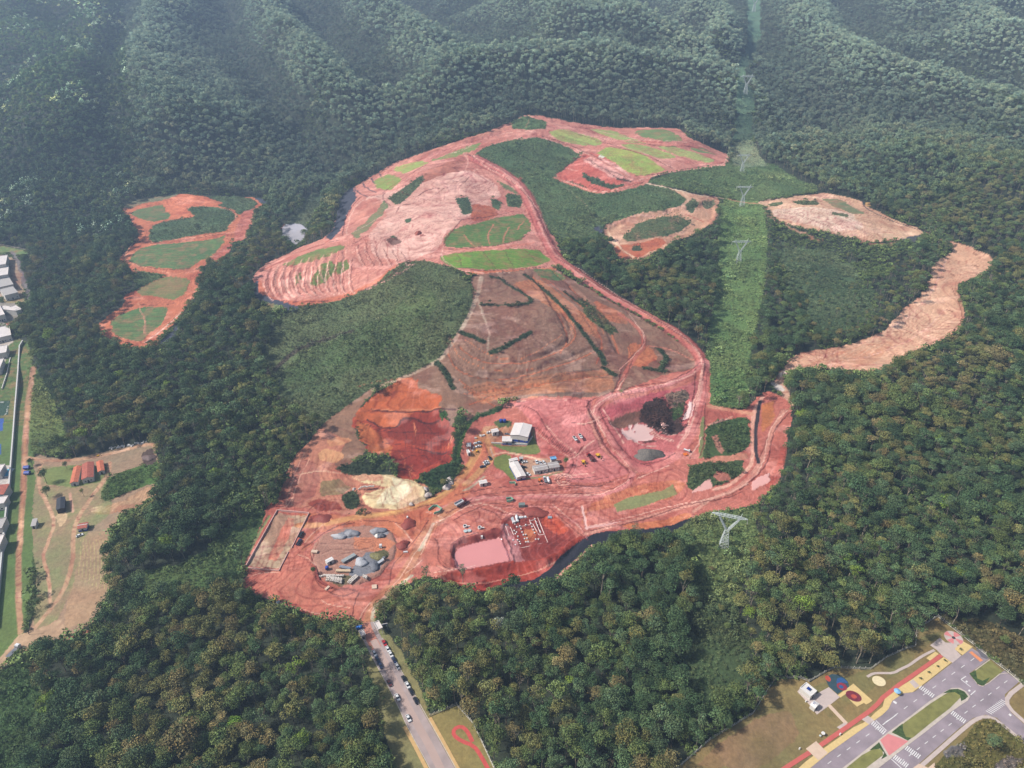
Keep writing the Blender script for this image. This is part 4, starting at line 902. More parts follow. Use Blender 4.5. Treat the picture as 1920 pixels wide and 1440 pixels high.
# the land beyond the detailed sheet, out to the far mountains
def skirt():
    xs = np.concatenate([np.arange(-3500, 3501, 70.0)]); ys = np.arange(-400, 5950, 70.0)
    X, Y = np.meshgrid(xs, ys); Z = hz(X, Y)
    inn = (np.abs(X/(Y*CP+CAMH*SP)) < 0.97) & (Y > 110) & (Y < 3600)
    Z = np.where(inn, Z-60, Z-1.0)
    v = np.stack([X, Y, Z], -1).reshape(-1, 3); n = len(xs)
    f = [(j*n+i, j*n+i+1, (j+1)*n+i+1, (j+1)*n+i) for j in range(len(ys)-1) for i in range(n-1)]
    b = MB(); b.v = [tuple(p) for p in v]; b.f = f
    tag(b.build('terrain', mat('far_hills', alb((60,74,56)), rough=0.95, var=0.3, scale=0.02), None, True), 'wooded land outside the valley', None, None, 'structure')
skirt()
# ------------------------------------------------------------------ foliage
def leaf_material(name, trans=0.25):
    m = bpy.data.materials.new(name); m.use_nodes = True
    n = m.node_tree; p = n.nodes['Principled BSDF']
    p.inputs['Roughness'].default_value = 0.75; p.inputs['Specular IOR Level'].default_value = 0.2
    a = n.nodes.new('ShaderNodeAttribute'); a.attribute_name = 'Col'
    t = n.nodes.new('ShaderNodeAttribute'); t.attribute_type = 'INSTANCER'; t.attribute_name = 'tint'
    vm = n.nodes.new('ShaderNodeVectorMath'); vm.operation = 'MULTIPLY'
    n.links.new(a.outputs['Color'], vm.inputs[0]); n.links.new(t.outputs['Vector'], vm.inputs[1])
    n.links.new(vm.outputs[0], p.inputs['Base Color'])
    return m
LEAF = leaf_material('leaves')
BARK = rmat('bark', (150,138,120), rough=0.9, var=0.3, scale=0.7)
BARKD = rmat('bark_dark', (92,80,68), rough=0.9, var=0.3, scale=0.7)

def crown_mesh(name, rng, H, Rc, z0, n, size, nclump=12, flat=0.75, top=0.5, hole=0.0, jitc=0.22, white=0.0, open_=1.0):
    """leaf-sized faces gathered in clumps that fill an uneven crown between z0 and H"""
    cz = (H+z0)/2; hz_ = (H-z0)/2
    cl = []
    for i in range(nclump):
        a = rng.uniform(0, 2*math.pi); el = rng.uniform(-0.5, 1.0)
        rr = rng.uniform(0.35, 0.80)
        ce = math.sqrt(max(0, 1-min(1, abs(el))**2))
        lean = 1-0.35*max(0, el)*top
        c = np.array([Rc*rr*ce*math.cos(a)*lean, Rc*rr*ce*math.sin(a)*lean, cz+hz_*rr*el])
        r = Rc*rng.uniform(0.30, 0.50)*open_
        cl.append((c, r, 1+rng.uniform(-jitc, jitc), rng.uniform(-0.12, 0.12)))
    cl.append((np.array([0, 0, cz+0.25*hz_]), Rc*0.5*open_, 1.0, 0))
    C = np.array([c[0] for c in cl]); Rr = np.array([c[1] for c in cl]); L = np.array([c[2] for c in cl]); Hh = np.array([c[3] for c in cl])
    k = rng.choice(len(cl), n, p=Rr**2/np.sum(Rr**2))
    d = rng.normal(size=(n, 3)); d[:, 2] = np.abs(d[:, 2])*0.9-0.25*rng.random(n); d /= np.linalg.norm(d, axis=1)[:, None]
    rad = Rr[k]*rng.uniform(0.65, 1.08, n)**0.7
    P = C[k]+d*rad[:, None]*np.array([1, 1, flat])
    nn = d+0.7*rng.normal(size=(n, 3)); nn /= np.linalg.norm(nn, axis=1)[:, None]
    t = np.cross(nn, rng.normal(size=(n, 3))); t /= np.linalg.norm(t, axis=1)[:, None]
    b = np.cross(nn, t)
    s = size*rng.uniform(0.55, 1.25, n)[:, None]
    V = np.stack([P-t*s*0.5, P-b*s*0.32, P+t*s*0.5, P+b*s*0.36], 1).reshape(-1, 3)
    bri = L[k]*rng.uniform(0.75, 1.25, n); hue = Hh[k]
    col = np.stack([bri*(1+hue), bri, bri*(1-hue)], 1)
    if white > 0:
        wq = rng.random(n) < white; col[wq] = np.array([9.0, 7.0, 12.0])*rng.uniform(0.8, 1.1, wq.sum())[:, None]
    return V, np.repeat(col, 4, 0)
def mesh_from(name, V, Ccol, m, extra=None, m2=None):
    n4 = len(V); nf = n4//4
    v = V; lv = np.arange(n4); ls = np.arange(0, n4, 4); lt = np.full(nf, 4); mi = np.zeros(nf, int); c = Ccol
    if extra is not None:                                # trunk and limbs in the same mesh for the far wood
        ev = np.array(extra.v, float); c = np.concatenate([c, np.ones((len(ev), 3))])
        v = np.concatenate([V, ev]); o = n4
        for f in extra.f:
            ls = np.append(ls, len(lv)); lt = np.append(lt, len(f)); lv = np.append(lv, np.array(f)+o); mi = np.append(mi, 1)
    me = bpy.data.meshes.new(name)
    me.vertices.add(len(v)); me.vertices.foreach_set('co', v.astype(np.float32).ravel())
    me.loops.add(len(lv)); me.loops.foreach_set('vertex_index', lv.astype(np.int32))
    me.polygons.add(len(ls)); me.polygons.foreach_set('loop_start', ls.astype(np.int32)); me.polygons.foreach_set('loop_total', lt.astype(np.int32))
    me.update(calc_edges=True)
    ca = me.attributes.new('Col', 'FLOAT_COLOR', 'POINT')
    cc = np.ones((len(v), 4), np.float32); cc[:, :3] = c
    ca.data.foreach_set('color', cc.ravel())
    me.materials.append(m)
    if m2 is not None: me.materials.append(m2)
    me.polygons.foreach_set('material_index', mi.astype(np.int32))
    return me
def trunk_mb(rng, H, z0, Rc, r=0.28, limbs=5, bend=0.6):
    t = MB(); p = Vector((0, 0, -1.0)); N = 4; zt = z0+(H-z0)*0.55
    pts = [p]
    for i in range(1, N+1):
        pts.append(Vector((rng.uniform(-bend, bend)*i/N, rng.uniform(-bend, bend)*i/N, -1+(zt+1)*i/N)))
    for i in range(N): t.bar(pts[i], pts[i+1], r*(1-0.17*i), r*(1-0.17*(i+1)), 5)
    for i in range(limbs):
        a = 2*math.pi*(i+rng.uniform(0, 0.6))/limbs
        s = pts[2 if i % 2 else 3]
        e = Vector((Rc*0.62*math.cos(a), Rc*0.62*math.sin(a), z0+(H-z0)*rng.uniform(0.35, 0.8)))
        mid = s.lerp(e, 0.5)+Vector((0, 0, 0.6))
        t.bar(s, mid, r*0.42, r*0.3, 4); t.bar(mid, e, r*0.3, r*0.1, 4)
    return t
PROTO = []      # (kind, H, crown mesh, trunk mesh, joined mesh)
def proto(kind, seed, H, Rc, z0, n, size, bark, tr=0.28, limbs=5, **kw):
    rng = np.random.default_rng(seed)
    V, c = crown_mesh(kind, rng, H, Rc, z0, n, size, **kw)
    t = trunk_mb(rng, H, z0, Rc, tr, limbs)
    cm = mesh_from('crown', V, c, LEAF)
    tm = bpy.data.meshes.new('trunk'); tm.from_pydata([tuple(p) for p in t.v], [], t.f); tm.materials.append(bark); tm.update()
    jm = mesh_from('whole_tree', V, c, LEAF, t, bark)
    PROTO.append((kind, H, cm, tm, jm)); return len(PROTO)-1
DENSE = [proto('dense', 100+i, 12+1.4*i, 4.4+0.35*i, 3.2, 1500, 0.62, BARKD, flat=0.8, nclump=13+i) for i in range(4)]
LOOSE = [proto('loose', 200+i, 15+1.2*i, 3.8+0.35*i, 6.0, 1050, 0.58, BARK, flat=0.62, nclump=12+i, jitc=0.3, open_=0.82) for i in range(4)]
SPARSE = [proto('sparse', 300+i, 14+1.5*i, 3.8+0.3*i, 5.0, 480, 0.55, BARK, limbs=8, flat=0.6, nclump=12, open_=0.75) for i in range(2)]
BARE = [proto('bare', 350, 12, 3.6, 5.0, 60, 0.4, BARK, limbs=12, flat=0.6, nclump=10)]
FARD = [proto('far_dense', 400+i, 12+1.3*i, 4.3+0.4*i, 3.0, 330, 1.25, BARKD, limbs=0, nclump=9) for i in range(3)]
FARE = [proto('far_gum', 420+i, 16+1.5*i, 4.3+0.3*i, 7.0, 420, 1.05, BARK, tr=0.22, limbs=0, flat=0.9, nclump=8, open_=1.05) for i in range(3)]
WHITE = [proto('white_bloom', 450, 12, 4.6, 3.4, 900, 0.6, BARKD, nclump=14, white=0.5)]
FARW = [proto('far_white', 451, 12, 4.8, 3.4, 300, 1.2, BARKD, limbs=0, nclump=9, white=0.42)]
SHRUB = [proto('shrub', 500+i, 1.7+0.4*i, 1.2+0.25*i, 0.1, 70, 0.5, BARKD, tr=0.05, limbs=0, nclump=6, flat=0.7) for i in range(3)]

PC = bpy.data.collections.new('tree_kinds')        # source meshes of the woodland, not in the scene
for i, (k_, H_, cm_, tm_, jm_) in enumerate(PROTO):
    o = bpy.data.objects.new('kind_%02d' % i, jm_); PC.objects.link(o)

def instancer(name, P, rot, scl, idx, tint, label):
    me = bpy.data.meshes.new(name); n = len(P)
    me.vertices.add(n); me.vertices.foreach_set('co', P.astype(np.float32).ravel())
    a = me.attributes.new('spin', 'FLOAT', 'POINT'); a.data.foreach_set('value', rot.astype(np.float32))
    a = me.attributes.new('size', 'FLOAT_VECTOR', 'POINT'); a.data.foreach_set('vector', scl.astype(np.float32).ravel())
    a = me.attributes.new('which', 'INT', 'POINT'); a.data.foreach_set('value', idx.astype(np.int32))
    a = me.attributes.new('tint', 'FLOAT_VECTOR', 'POINT'); a.data.foreach_set('vector', tint.astype(np.float32).ravel())
    me.materials.append(LEAF)
    o = bpy.data.objects.new(name, me); COL.objects.link(o)
    g = bpy.data.node_groups.new(name, 'GeometryNodeTree')
    g.interface.new_socket('Geometry', in_out='INPUT', socket_type='NodeSocketGeometry')
    g.interface.new_socket('Geometry', in_out='OUTPUT', socket_type='NodeSocketGeometry')
    gi_ = g.nodes.new('NodeGroupInput'); go = g.nodes.new('NodeGroupOutput')
    ip = g.nodes.new('GeometryNodeInstanceOnPoints'); ci = g.nodes.new('GeometryNodeCollectionInfo')
    ci.inputs['Collection'].default_value = PC; ci.inputs['Separate Children'].default_value = True; ci.inputs['Reset Children'].default_value = True
    ip.inputs['Pick Instance'].default_value = True
    def named(nm, typ):
        q = g.nodes.new('GeometryNodeInputNamedAttribute'); q.data_type = typ; q.inputs['Name'].default_value = nm; return q
    sp = named('spin', 'FLOAT'); sz = named('size', 'FLOAT_VECTOR'); wh = named('which', 'INT')
    cb = g.nodes.new('ShaderNodeCombineXYZ'); g.links.new(sp.outputs['Attribute'], cb.inputs['Z'])
    g.links.new(gi_.outputs[0], ip.inputs['Points']); g.links.new(ci.outputs[0], ip.inputs['Instance'])
    g.links.new(wh.outputs['Attribute'], ip.inputs['Instance Index'])
    e2 = g.nodes.new('FunctionNodeEulerToRotation'); g.links.new(cb.outputs[0], e2.inputs[0]); g.links.new(e2.outputs[0], ip.inputs['Rotation'])
    g.links.new(sz.outputs['Attribute'], ip.inputs['Scale']); g.links.new(ip.outputs[0], go.inputs[0])
    md = o.modifiers.new('wood', 'NODES'); md.node_group = g
    return tag(o, label, None, None, 'stuff')

# where trees stand
def jgrid(x0, x1, y0, y1, sp, rng):
    X, Y = np.meshgrid(np.arange(x0, x1, sp), np.arange(y0, y1, sp))
    X = X.ravel()+rng.uniform(-0.48, 0.48, X.size)*sp; Y = Y.ravel()+rng.uniform(-0.48, 0.48, Y.size)*sp
    s = X/(Y*CP+CAMH*SP)
    q = (np.abs(s) < 0.86)
    return X[q], Y[q]
TX, TY = [], []
for (a, b, sp) in ((120, 520, 5.6), (520, 900, 6.2), (900, 1350, 6.6), (1350, 2100, 6.9), (2100, 2700, 10.5), (2700, 3500, 16)):
    X, Y = jgrid(-0.9*(b+320), 0.9*(b+320), a, b, sp, RNG); TX.append(X); TY.append(Y)
TX = np.concatenate(TX); TY = np.concatenate(TY); TZ = hz(TX, TY)
uT, vT, dT = project(TX, TY, TZ)
q = vT > -260
TX, TY, TZ, uT, vT, dT = [a_[q] for a_ in (TX, TY, TZ, uT, vT, dT)]
n = len(TX)
cov, _ = cover_at(TX, TY)
keep = (cov == 0) | ((cov == 2) & (uT > 1440) & (uT < 1660) & (vT > 455) & (vT < 650) & (RNG.random(n) < 0.5)) | ((cov == 2) & (vT > 1000) & (uT > 1250) & (RNG.random(n) < 0.10)) | ((cov == 2) & (uT > 890) & (uT < 1300) & (vT < 460) & (RNG.random(n) < 0.02))
smallt = (cov == 2)
# keep the clearings in sight: no crown hangs over open ground on the near side
for hh_ in (6.0, 12.0):
    k_ = (CAMH-TZ)/np.maximum(CAMH-TZ-hh_, 60)
    c2, _ = cover_at(TX*k_, TY*k_)
    keep &= (c2 == 0) | (vT < 225) | ((c2 == 2) & (vT > 640)) | ((cov == 2) & (c2 == 2)) | ((uT > 1440) & (uT < 1680) & (vT > 455) & (vT < 660) & (c2 == 2))
dens = fbm(TX, TY, 60, 3, 201)
light = (((uT > 1440) & (vT > 440) & (vT < 650) & (uT < 1700)) | ((vT > 1020) & (vT < 1320) & (uT > 1285) & (uT < 1385)))
keep &= ~(light & (dens < -0.12))
rnd = RNG.random(n)
keep &= ~((dens < -0.42) & (rnd < 0.35))
native = (uT < 235+0.06*(vT)) & (vT < 460)
far = dT > 900
kindsel = fbm(TX, TY, 90, 3, 211)+0.5*RNG.normal(size=n)*0.6
gum = ((vT < 470) & ~native & ((vT < 230) | (kindsel > -0.3))) | ((uT > 420) & (uT < 640) & (vT > 690) & (vT < 1000)) | ((uT > 540) & (uT < 700) & (vT > 260) & (vT < 420))
gum |= (vT > 260) & (vT < 640) & (uT > 1020) & (kindsel > 0.35)
which = np.zeros(n, int); rr = RNG.random(n)
def pick(mask, lst):
    m_ = np.where(mask)[0]; which[m_] = np.array(lst)[RNG.integers(0, len(lst), len(m_))]
pick(np.ones(n, bool), DENSE)
loose = ~gum & (kindsel > 0.02); pick(loose, LOOSE)
pick(~gum & (kindsel > 0.15) & (rr < 0.16), SPARSE)
pick(~gum & (rr > 0.988), BARE)
pick(gum & ~far, LOOSE)
pick(far & ~gum, FARD); pick(far & gum, FARE)
wb = native & (fbm(TX, TY, 55, 2, 221) > 0.18) & (rr < 0.34); pick(wb, FARW)
scl = np.clip(RNG.normal(0.9, 0.2, n), 0.5, 1.45)*(1+0.18*fbm(TX, TY, 45, 2, 251))
scl = np.where(RNG.random(n) < 0.04, scl*1.3, scl)
scl[light] *= 0.75
scl *= 1-0.2*sstep(dT, 900, 1500)
scl[smallt] *= 0.6
size = np.stack([scl*RNG.uniform(0.9, 1.1, n), scl*RNG.uniform(0.9, 1.1, n), scl*RNG.uniform(0.85, 1.12, n)], 1)
PAL = np.array([lin(c)*np.array([0.91,0.77,0.63]) for c in ((80,108,76),(94,116,72),(112,120,78),(120,118,84),(84,110,82),(66,94,66),(122,120,92),(104,132,70))])
# species patches: the tone follows a slow noise, with every tree its own
tn = np.clip(0.5+0.55*fbm(TX, TY, 75, 3, 231)+0.34*RNG.normal(size=n)*0.8, 0, 0.999)
tint = np.empty((n, 3))
near_order = np.array([5, 0, 0, 4, 5, 1, 1, 2, 3, 2]); tint[:] = PAL[near_order[(tn*10).astype(int)]]
gtone = np.array([0, 4, 1, 1, 2]); tint[gum] = PAL[gtone[(tn[gum]*5).astype(int)]]*1.08
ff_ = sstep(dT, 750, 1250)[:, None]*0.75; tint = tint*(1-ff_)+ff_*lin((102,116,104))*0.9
tint[native] = PAL[np.array([5, 5, 0, 4, 1])[(tn[native]*5).astype(int)]]*0.9
lo_ = (which == BARE[0]); tint[lo_] = PAL[6]*1.3
tint *= RNG.uniform(0.72, 1.28, n)[:, None]
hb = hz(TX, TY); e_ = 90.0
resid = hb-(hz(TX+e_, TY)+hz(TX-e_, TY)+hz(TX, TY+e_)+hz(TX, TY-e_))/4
tint *= (1+0.4*np.clip(resid/12, -1, 1)*sstep(TY, 900, 1300))[:, None]      # hillside sun and shade put into the tint: crests paler, gullies darker
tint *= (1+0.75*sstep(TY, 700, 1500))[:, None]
br_ = RNG.random(n) < 0.012; tint[br_ & (vT > 640)] = lin((150,176,70))*0.5
rot = RNG.uniform(0, 6.28, n)
# trees read singly from the photo
SPEC = [  # base sight line, kind list, size, tint, label, category
 (937,1182,WHITE,0.8,(96,112,80),'tree covered in white blossom beside the forest gap below the red slope'),
 (446,1376,DENSE,0.85,(140,176,64),'bright lime green round tree in the lower left forest'),
 (88,906,DENSE,0.8,(78,106,62),'dark round tree on the lawn just above another round tree near the black shed'),
 (90,932,DENSE,0.75,(80,112,60),'dark round tree just uphill of the black shed'),
 (61,873,DENSE,0.55,(74,98,62),'small dark tree where the farm track leaves the long dirt lane'),
 (158,931,LOOSE,0.5,(120,132,60),'small tree with yellow flowers between the two tracks below the red roofed farmhouse'),
 (76,1138,DENSE,0.5,(96,116,68),'lone small tree on the mown field beside the pale track'),
 (588,1078,DENSE,0.42,(74,118,66),'small round green tree at the left end of the stacked concrete pipes'),
 (1061,874,DENSE,0.48,(78,128,66),'small round green tree beside the long grey roofed office'),
 (126,880,DENSE,0.45,(90,112,66),'small bushy tree on the lawn left of the red roofed farmhouse'),
 (150,1062,SPARSE,0.01,(90,112,66),None),
 (1372,268,LOOSE,1.5,(150,158,110),'big pale gum tree at the end of the power line clearing'),
 (1190,1010,SPARSE,0.9,(120,124,96),'thin grey tree standing in front of the black liner bank'),
 (868,1090,SPARSE,1.0,(104,122,90),'tall thin tree rising in front of the dark red slope'),
 (800,1090,SPARSE,0.9,(98,118,84),'thin tree at the edge of the forest left of the dark red slope'),
]
def add_tree(name, x, y, z, which_, rz, sz, tn_, label, group, cat='tree'):
    k_, H_, cm_, tm_, _ = PROTO[which_]
    e = empty(name, (x, y, z), rz, label, cat, group); e.scale = sz
    t = bpy.data.objects.new('trunk', tm_); t.parent = e; COL.objects.link(t)
    c = bpy.data.objects.new('crown', cm_); c.parent = e; COL.objects.link(c)
    c['tint'] = [float(v_) for v_ in tn_]
    return e
for (u_, v_, lst, s_, tc_, lab) in SPEC:
    if not lab: continue
    p = G(u_, v_); k_ = lst[int(RNG.integers(0, len(lst)))]
    add_tree('blossom_tree' if lst is WHITE else 'tree', p[0], p[1], p[2], k_, 1.0+u_, (s_, s_, s_), lin(tc_)*0.62, lab, None)
    near_ = np.hypot(TX-p[0], TY-p[1]) < 5.0; keep &= ~near_
infr = (uT > -5) & (uT < 1925) & (vT > 0) & (vT < 1462)
sizekey = np.where(keep & infr, FPX/dT*size[:, 0]*np.array([PROTO[w_][1] for w_ in which])*0.4, -1)
topi = np.argsort(-sizekey)[:286]
ind = np.zeros(n, bool); ind[topi] = True
KN = {'dense': ('broadleaf_tree', 'full rounded crown'), 'loose': ('gum_tree', 'loose clumped crown'), 'sparse': ('thin_tree', 'thin open crown'), 'bare': ('dead_tree', 'nearly leafless crown')}
def tone(t_):
    r_, g_, b_ = t_
    if r_ > 0.95*g_: return 'brownish'
    if r_ > 0.85*g_: return 'olive'
    if b_ > 0.62*g_: return 'blue green'
    return 'dark green' if g_ < 0.10 else 'mid green'
for i in topi:
    k_ = PROTO[which[i]][0]
    nm, how = KN.get(k_, KN['dense'])
    if uT[i] < 300: wh_ = 'far left in the bottom forest'
    elif uT[i] < 560: wh_ = 'in the bottom left forest'
    elif uT[i] < 800: wh_ = 'just left of the entrance road' if TX[i] < G(float(uT[i]), float(min(vT[i], 1438)))[0]+1e9 and uT[i] < 745+0.3*(vT[i]-1300) else 'just right of the entrance road'
    elif uT[i] < 1100: wh_ = 'in the bottom middle forest'
    elif uT[i] < 1300: wh_ = 'in the forest left of the park'
    else: wh_ = 'in the forest above the park fence'
    if vT[i] < 1250: wh_ = wh_+', higher'
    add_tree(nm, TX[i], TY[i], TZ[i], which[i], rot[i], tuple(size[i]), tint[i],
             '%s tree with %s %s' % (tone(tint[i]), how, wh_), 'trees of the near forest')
keep &= ~ind
kk = np.where(keep)[0]
print('forest instances', len(kk), 'of', n)
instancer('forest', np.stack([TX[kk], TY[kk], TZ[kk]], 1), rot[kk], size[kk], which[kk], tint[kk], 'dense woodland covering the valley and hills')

# scrub on the cleared slopes
SX, SY = [], []
for (a, b, sp) in ((150, 450, 1.9), (450, 750, 2.1), (750, 1250, 2.6), (1250, 1700, 4.0)):
    X, Y = jgrid(-0.85*(b+320), 0.85*(b+320), a, b, sp, RNG)
    c_, vi = cover_at(X, Y); m_ = (c_ == 2)
    z_ = hz(X, Y); k_ = (CAMH-z_)/np.maximum(CAMH-z_-12.0, 60); c2, _ = cover_at(X*k_, Y*k_); k_ = (CAMH-z_)/np.maximum(CAMH-z_-5.0, 60); c3, _ = cover_at(X*k_, Y*k_)
    m_ |= (c_ == 0) & ((c2 != 0) | (c3 != 0) | (fbm(X, Y, 60, 3, 201) < -0.12)) & (RNG.random(len(X)) < 0.8)        # undergrowth along the forest edge
    SX.append(X[m_]); SY.append(Y[m_])
SX = np.concatenate(SX); SY = np.concatenate(SY)
dn = fbm(SX, SY, 18, 3, 301)+0.4*RNG.random(len(SX))
cv_, _ = cover_at(SX, SY); m_ = (dn > -0.22) | (cv_ == 0); SX = SX[m_]; SY = SY[m_]; ns = len(SX)
c_, vi = cover_at(SX, SY)
bc = SCOL[vi]; bc = (bc*0.8+0.2*bc.mean(1, keepdims=True))*1.3*np.array([1.04,0.98,0.95])
g_ = RNG.uniform(0.55, 1.35, ns)*(1+0.35*fbm(SX, SY, 25, 2, 305))
edge_ = (c_ == 0); bc[edge_] = lin((96,114,74))*1.0*np.array([1,1,.8])
ss = RNG.uniform(0.5, 1.15, ns)*(1+0.5*np.clip(fbm(SX, SY, 30, 2, 307), -0.4, 1))
ss *= np.where(RNG.random(ns) < 0.05, 2.2, 1.0)*np.where(edge_, 1.6, 1.0)
SZ = hz(SX, SY)-0.1
print('shrubs', ns)
instancer('scrub', np.stack([SX, SY, SZ], 1), RNG.uniform(0, 6.28, ns), np.stack([ss, ss, ss*0.9], 1), np.array(SHRUB)[RNG.integers(0, 3, ns)], bc*g_[:, None], 'low scrub and tall grass on the cleared slopes')
# things stand on the worked ground: the land plus the cut and banked relief
_G0, _hz0 = G, hz
def _rel(x, y):
    x = np.atleast_1d(x); y = np.atleast_1d(y); return REL[cover_at(x, y)[1]]
def G(u, v=None):
    p = np.array(_G0(u, v)); q = p.reshape(-1, 3); q[:, 2] += _rel(q[:, 0], q[:, 1]); return q.reshape(p.shape)
def hz(x, y):
    r = _hz0(x, y)+_rel(x, y).reshape(np.shape(x)); return r
# ------------------------------------------------------------------ flat built ground: entrance road and park (sheets laid on level land)
def sheet(name, pts, m, dz, label=None, thick=0.0, kind='structure', parent=None):
    P = G(pts) if len(pts[0]) == 2 else np.array(pts)
    z = float(np.median(P[:,2]))
    b = MB()
    xy = P[:, :2]
    ar = 0.5*np.sum(xy[:,0]*np.roll(xy[:,1], -1)-np.roll(xy[:,0], -1)*xy[:,1])
    if ar < 0: xy = xy[::-1]
    b.quadprism([(x, y, z+dz-0.25-thick) for x, y in xy], [(x, y, z+dz) for x, y in xy])
    o = b.build(name, m)
    if kind: tag(o, label, None, None, kind)
    return o
def ribbon(name, pts, wm, m, dz, label=None, kind='structure', h=0.25, closed=False):
    """strip of even width (metres) along sight lines"""
    P = G(smooth_pts(pts, 1, False))[:, :2]; z = float(np.median(G(pts)[:, 2])); b = MB(); n_ = len(P)
    L = []
    for i in range(n_):
        a_ = P[max(i-1, 0)]; c_ = P[min(i+1, n_-1)]; d = (c_-a_)/(np.linalg.norm(c_-a_)+1e-9); nn = np.array([-d[1], d[0]])*wm/2
        L.append((P[i]+nn, P[i]-nn))
    for i in range(n_-1):
        (a1, a2), (b1, b2) = L[i], L[i+1]
        q = [a2, b2, b1, a1]
        b.quadprism([(x, y, z+dz-h) for x, y in q], [(x, y, z+dz) for x, y in q])
    o = b.build(name, m)
    return tag(o, label, None, None, kind) if kind else o
M_ASPH = rmat('asphalt', (158,144,150), rough=0.9, var=0.20, scale=0.12, bump=0.2)
M_ASPH2 = rmat('dusty_asphalt', (190,164,154), rough=0.9, var=0.08, scale=0.1)
M_CURB = rmat('concrete_kerb', (206,192,178), rough=0.85, scale=0.5)
M_YEL = rmat('yellow_paving', (228,198,136), rough=0.8, var=0.08, scale=0.8)
M_REDP = rmat('red_cycle_path', (208,104,94), rough=0.8, var=0.08, scale=0.4)
M_PINKP = rmat('pink_paving', (224,140,138), rough=0.8, var=0.05, scale=0.3)
M_GREYP = rmat('pale_concrete_paving', (206,188,180), rough=0.85, var=0.08, scale=0.4)
M_TANP = rmat('tan_paving', (224,196,172), rough=0.85, var=0.06, scale=0.4)
M_PAINT = rmat('road_paint', (240,238,234), rough=0.6, var=0.06, scale=2)
M_GRASS = rmat('median_grass', (134,132,74), rough=0.95, var=0.25, scale=0.25, bump=0.5)
M_BUSH = rmat('dark_ground_cover', (66,88,44), rough=0.95, var=0.5, scale=0.8, bump=1.0)
M_OCHRE = rmat('ochre_footway', (216,176,118), rough=0.85, var=0.1, scale=0.5)

sheet('road', [(666,1172),(700,1166),(716,1196),(745,1246),(784,1318),(856,1446),(880,1500),(830,1500),(808,1442),(764,1362),(746,1320),(712,1256),(690,1218)], rmat('worn_asphalt', (178,160,156), rough=0.9, var=0.16, scale=0.15), 0.02, 'straight grey asphalt entrance road')
ribbon('road', [(684,1168),(690,1186),(706,1216)], 5.5, rmat('red_dust', (200,132,112), var=0.2), 0.026, 'red dust trodden onto the top of the entrance road')
ribbon('road', [(700,1200),(735,1268),(770,1336),(812,1410),(852,1500)], 3.6, M_ASPH2, 0.03, 'dusty paler lane of the entrance road')
ribbon('kerb', [(717,1196),(746,1246),(786,1318),(858,1446),(880,1488)], 0.35, M_CURB, 0.14, 'pale kerb along the right side of the entrance road')
ribbon('kerb', [(689,1216),(711,1256),(745,1320),(763,1362),(807,1442),(830,1488)], 0.35, M_CURB, 0.14, 'pale kerb along the left side of the entrance road')
ribbon('pavement', [(806,1346),(834,1396),(861,1446),(888,1494)], 1.7, M_OCHRE, 0.12, 'ochre footway right of the entrance road')
ribbon('pavement', [(758,1362),(780,1402),(802,1446),(824,1488)], 1.7, M_OCHRE, 0.12, 'ochre footway left of the entrance road')
lp = [(923,1456),(900,1414),(888,1398),(864,1389),(850,1378),(851,1367),(864,1361),(876,1370),(886,1391)]
ribbon('path', lp, 1.9, rmat('red_dirt_loop', (206,86,80), rough=0.9, var=0.15, scale=0.6), 0.03, 'red looped path worn on the small lawn')

sheet('road', [(1490,1460),(1552,1411),(1655,1340),(1666,1327),(1670,1315),(1692,1300),(1715,1297),(1735,1282),(1822,1215),(1855,1235),(1817,1263),(1833,1284),(1845,1287),(1883,1257),(1911,1278),(1884,1302),(1885,1319),(1896,1336),(2000,1428),(2000,1470),(1869,1346),(1848,1340),(1825,1346),(1800,1364),(1725,1430),(1690,1460),(1640,1520),(1440,1520)], M_ASPH, 0.02, 'grey avenue with two carriageways in the park')
sheet('road', [(1829,1214),(1838,1216),(1855,1233),(1850,1236),(1840,1232)], rmat('dark_asphalt', (110,106,112), rough=0.9), 0.03, 'dark patch at the closed end of the avenue')
sheet('road_marking', [(1817,1223),(1822,1221),(1843,1238),(1838,1241)], rmat('orange_paint', (236,150,100), rough=0.7), 0.035, 'orange painted bar at the end of the avenue')
MED1 = [(1640,1393),(1661,1376),(1705,1344),(1744,1314),(1773,1296),(1785,1290),(1800,1290),(1812,1297),(1819,1306),(1814,1314),(1780,1337),(1740,1369),(1703,1397),(1640,1446),(1580,1500),(1520,1500),(1580,1440)]
sheet('pavement', MED1, M_CURB, 0.14, 'raised median with pale kerb between the carriageways')
sheet('lawn', [(1672,1374),(1700,1352),(1745,1319),(1775,1300),(1790,1295),(1800,1298),(1804,1305),(1780,1329),(1750,1352),(1712,1383),(1702,1387),(1690,1382)], M_GRASS, 0.16, 'mown grass of the long median')
sheet('ground_cover', [(1768,1300),(1780,1293),(1796,1292),(1808,1297),(1815,1306),(1810,1311),(1802,1315),(1800,1304),(1790,1298)], M_BUSH, 0.20, 'dark planting at the rounded end of the median')
sheet('ground_cover', [(1672,1373),(1692,1357),(1693,1370),(1698,1382),(1709,1384),(1702,1389)], M_BUSH, 0.20, 'dark planting beside the pink crossing')
sheet('pavement', [(1650,1388),(1665,1376),(1703,1390),(1667,1417)], M_PINKP, 0.165, 'pink paved crossing of the median')
sheet('lawn', [(1560,1462),(1615,1417),(1640,1403),(1654,1406),(1656,1416),(1640,1428),(1590,1466)], M_GRASS, 0.16, 'mown grass of the lower median')
sheet('ground_cover', [(1630,1407),(1648,1392),(1663,1418),(1652,1424),(1658,1412),(1650,1404)], M_BUSH, 0.20, 'dark planting below the pink crossing')
sheet('lawn', [(1856,1238),(1822,1263),(1834,1280),(1845,1284),(1880,1259)], M_GRASS, 0.12, 'grass block between the two road ends')
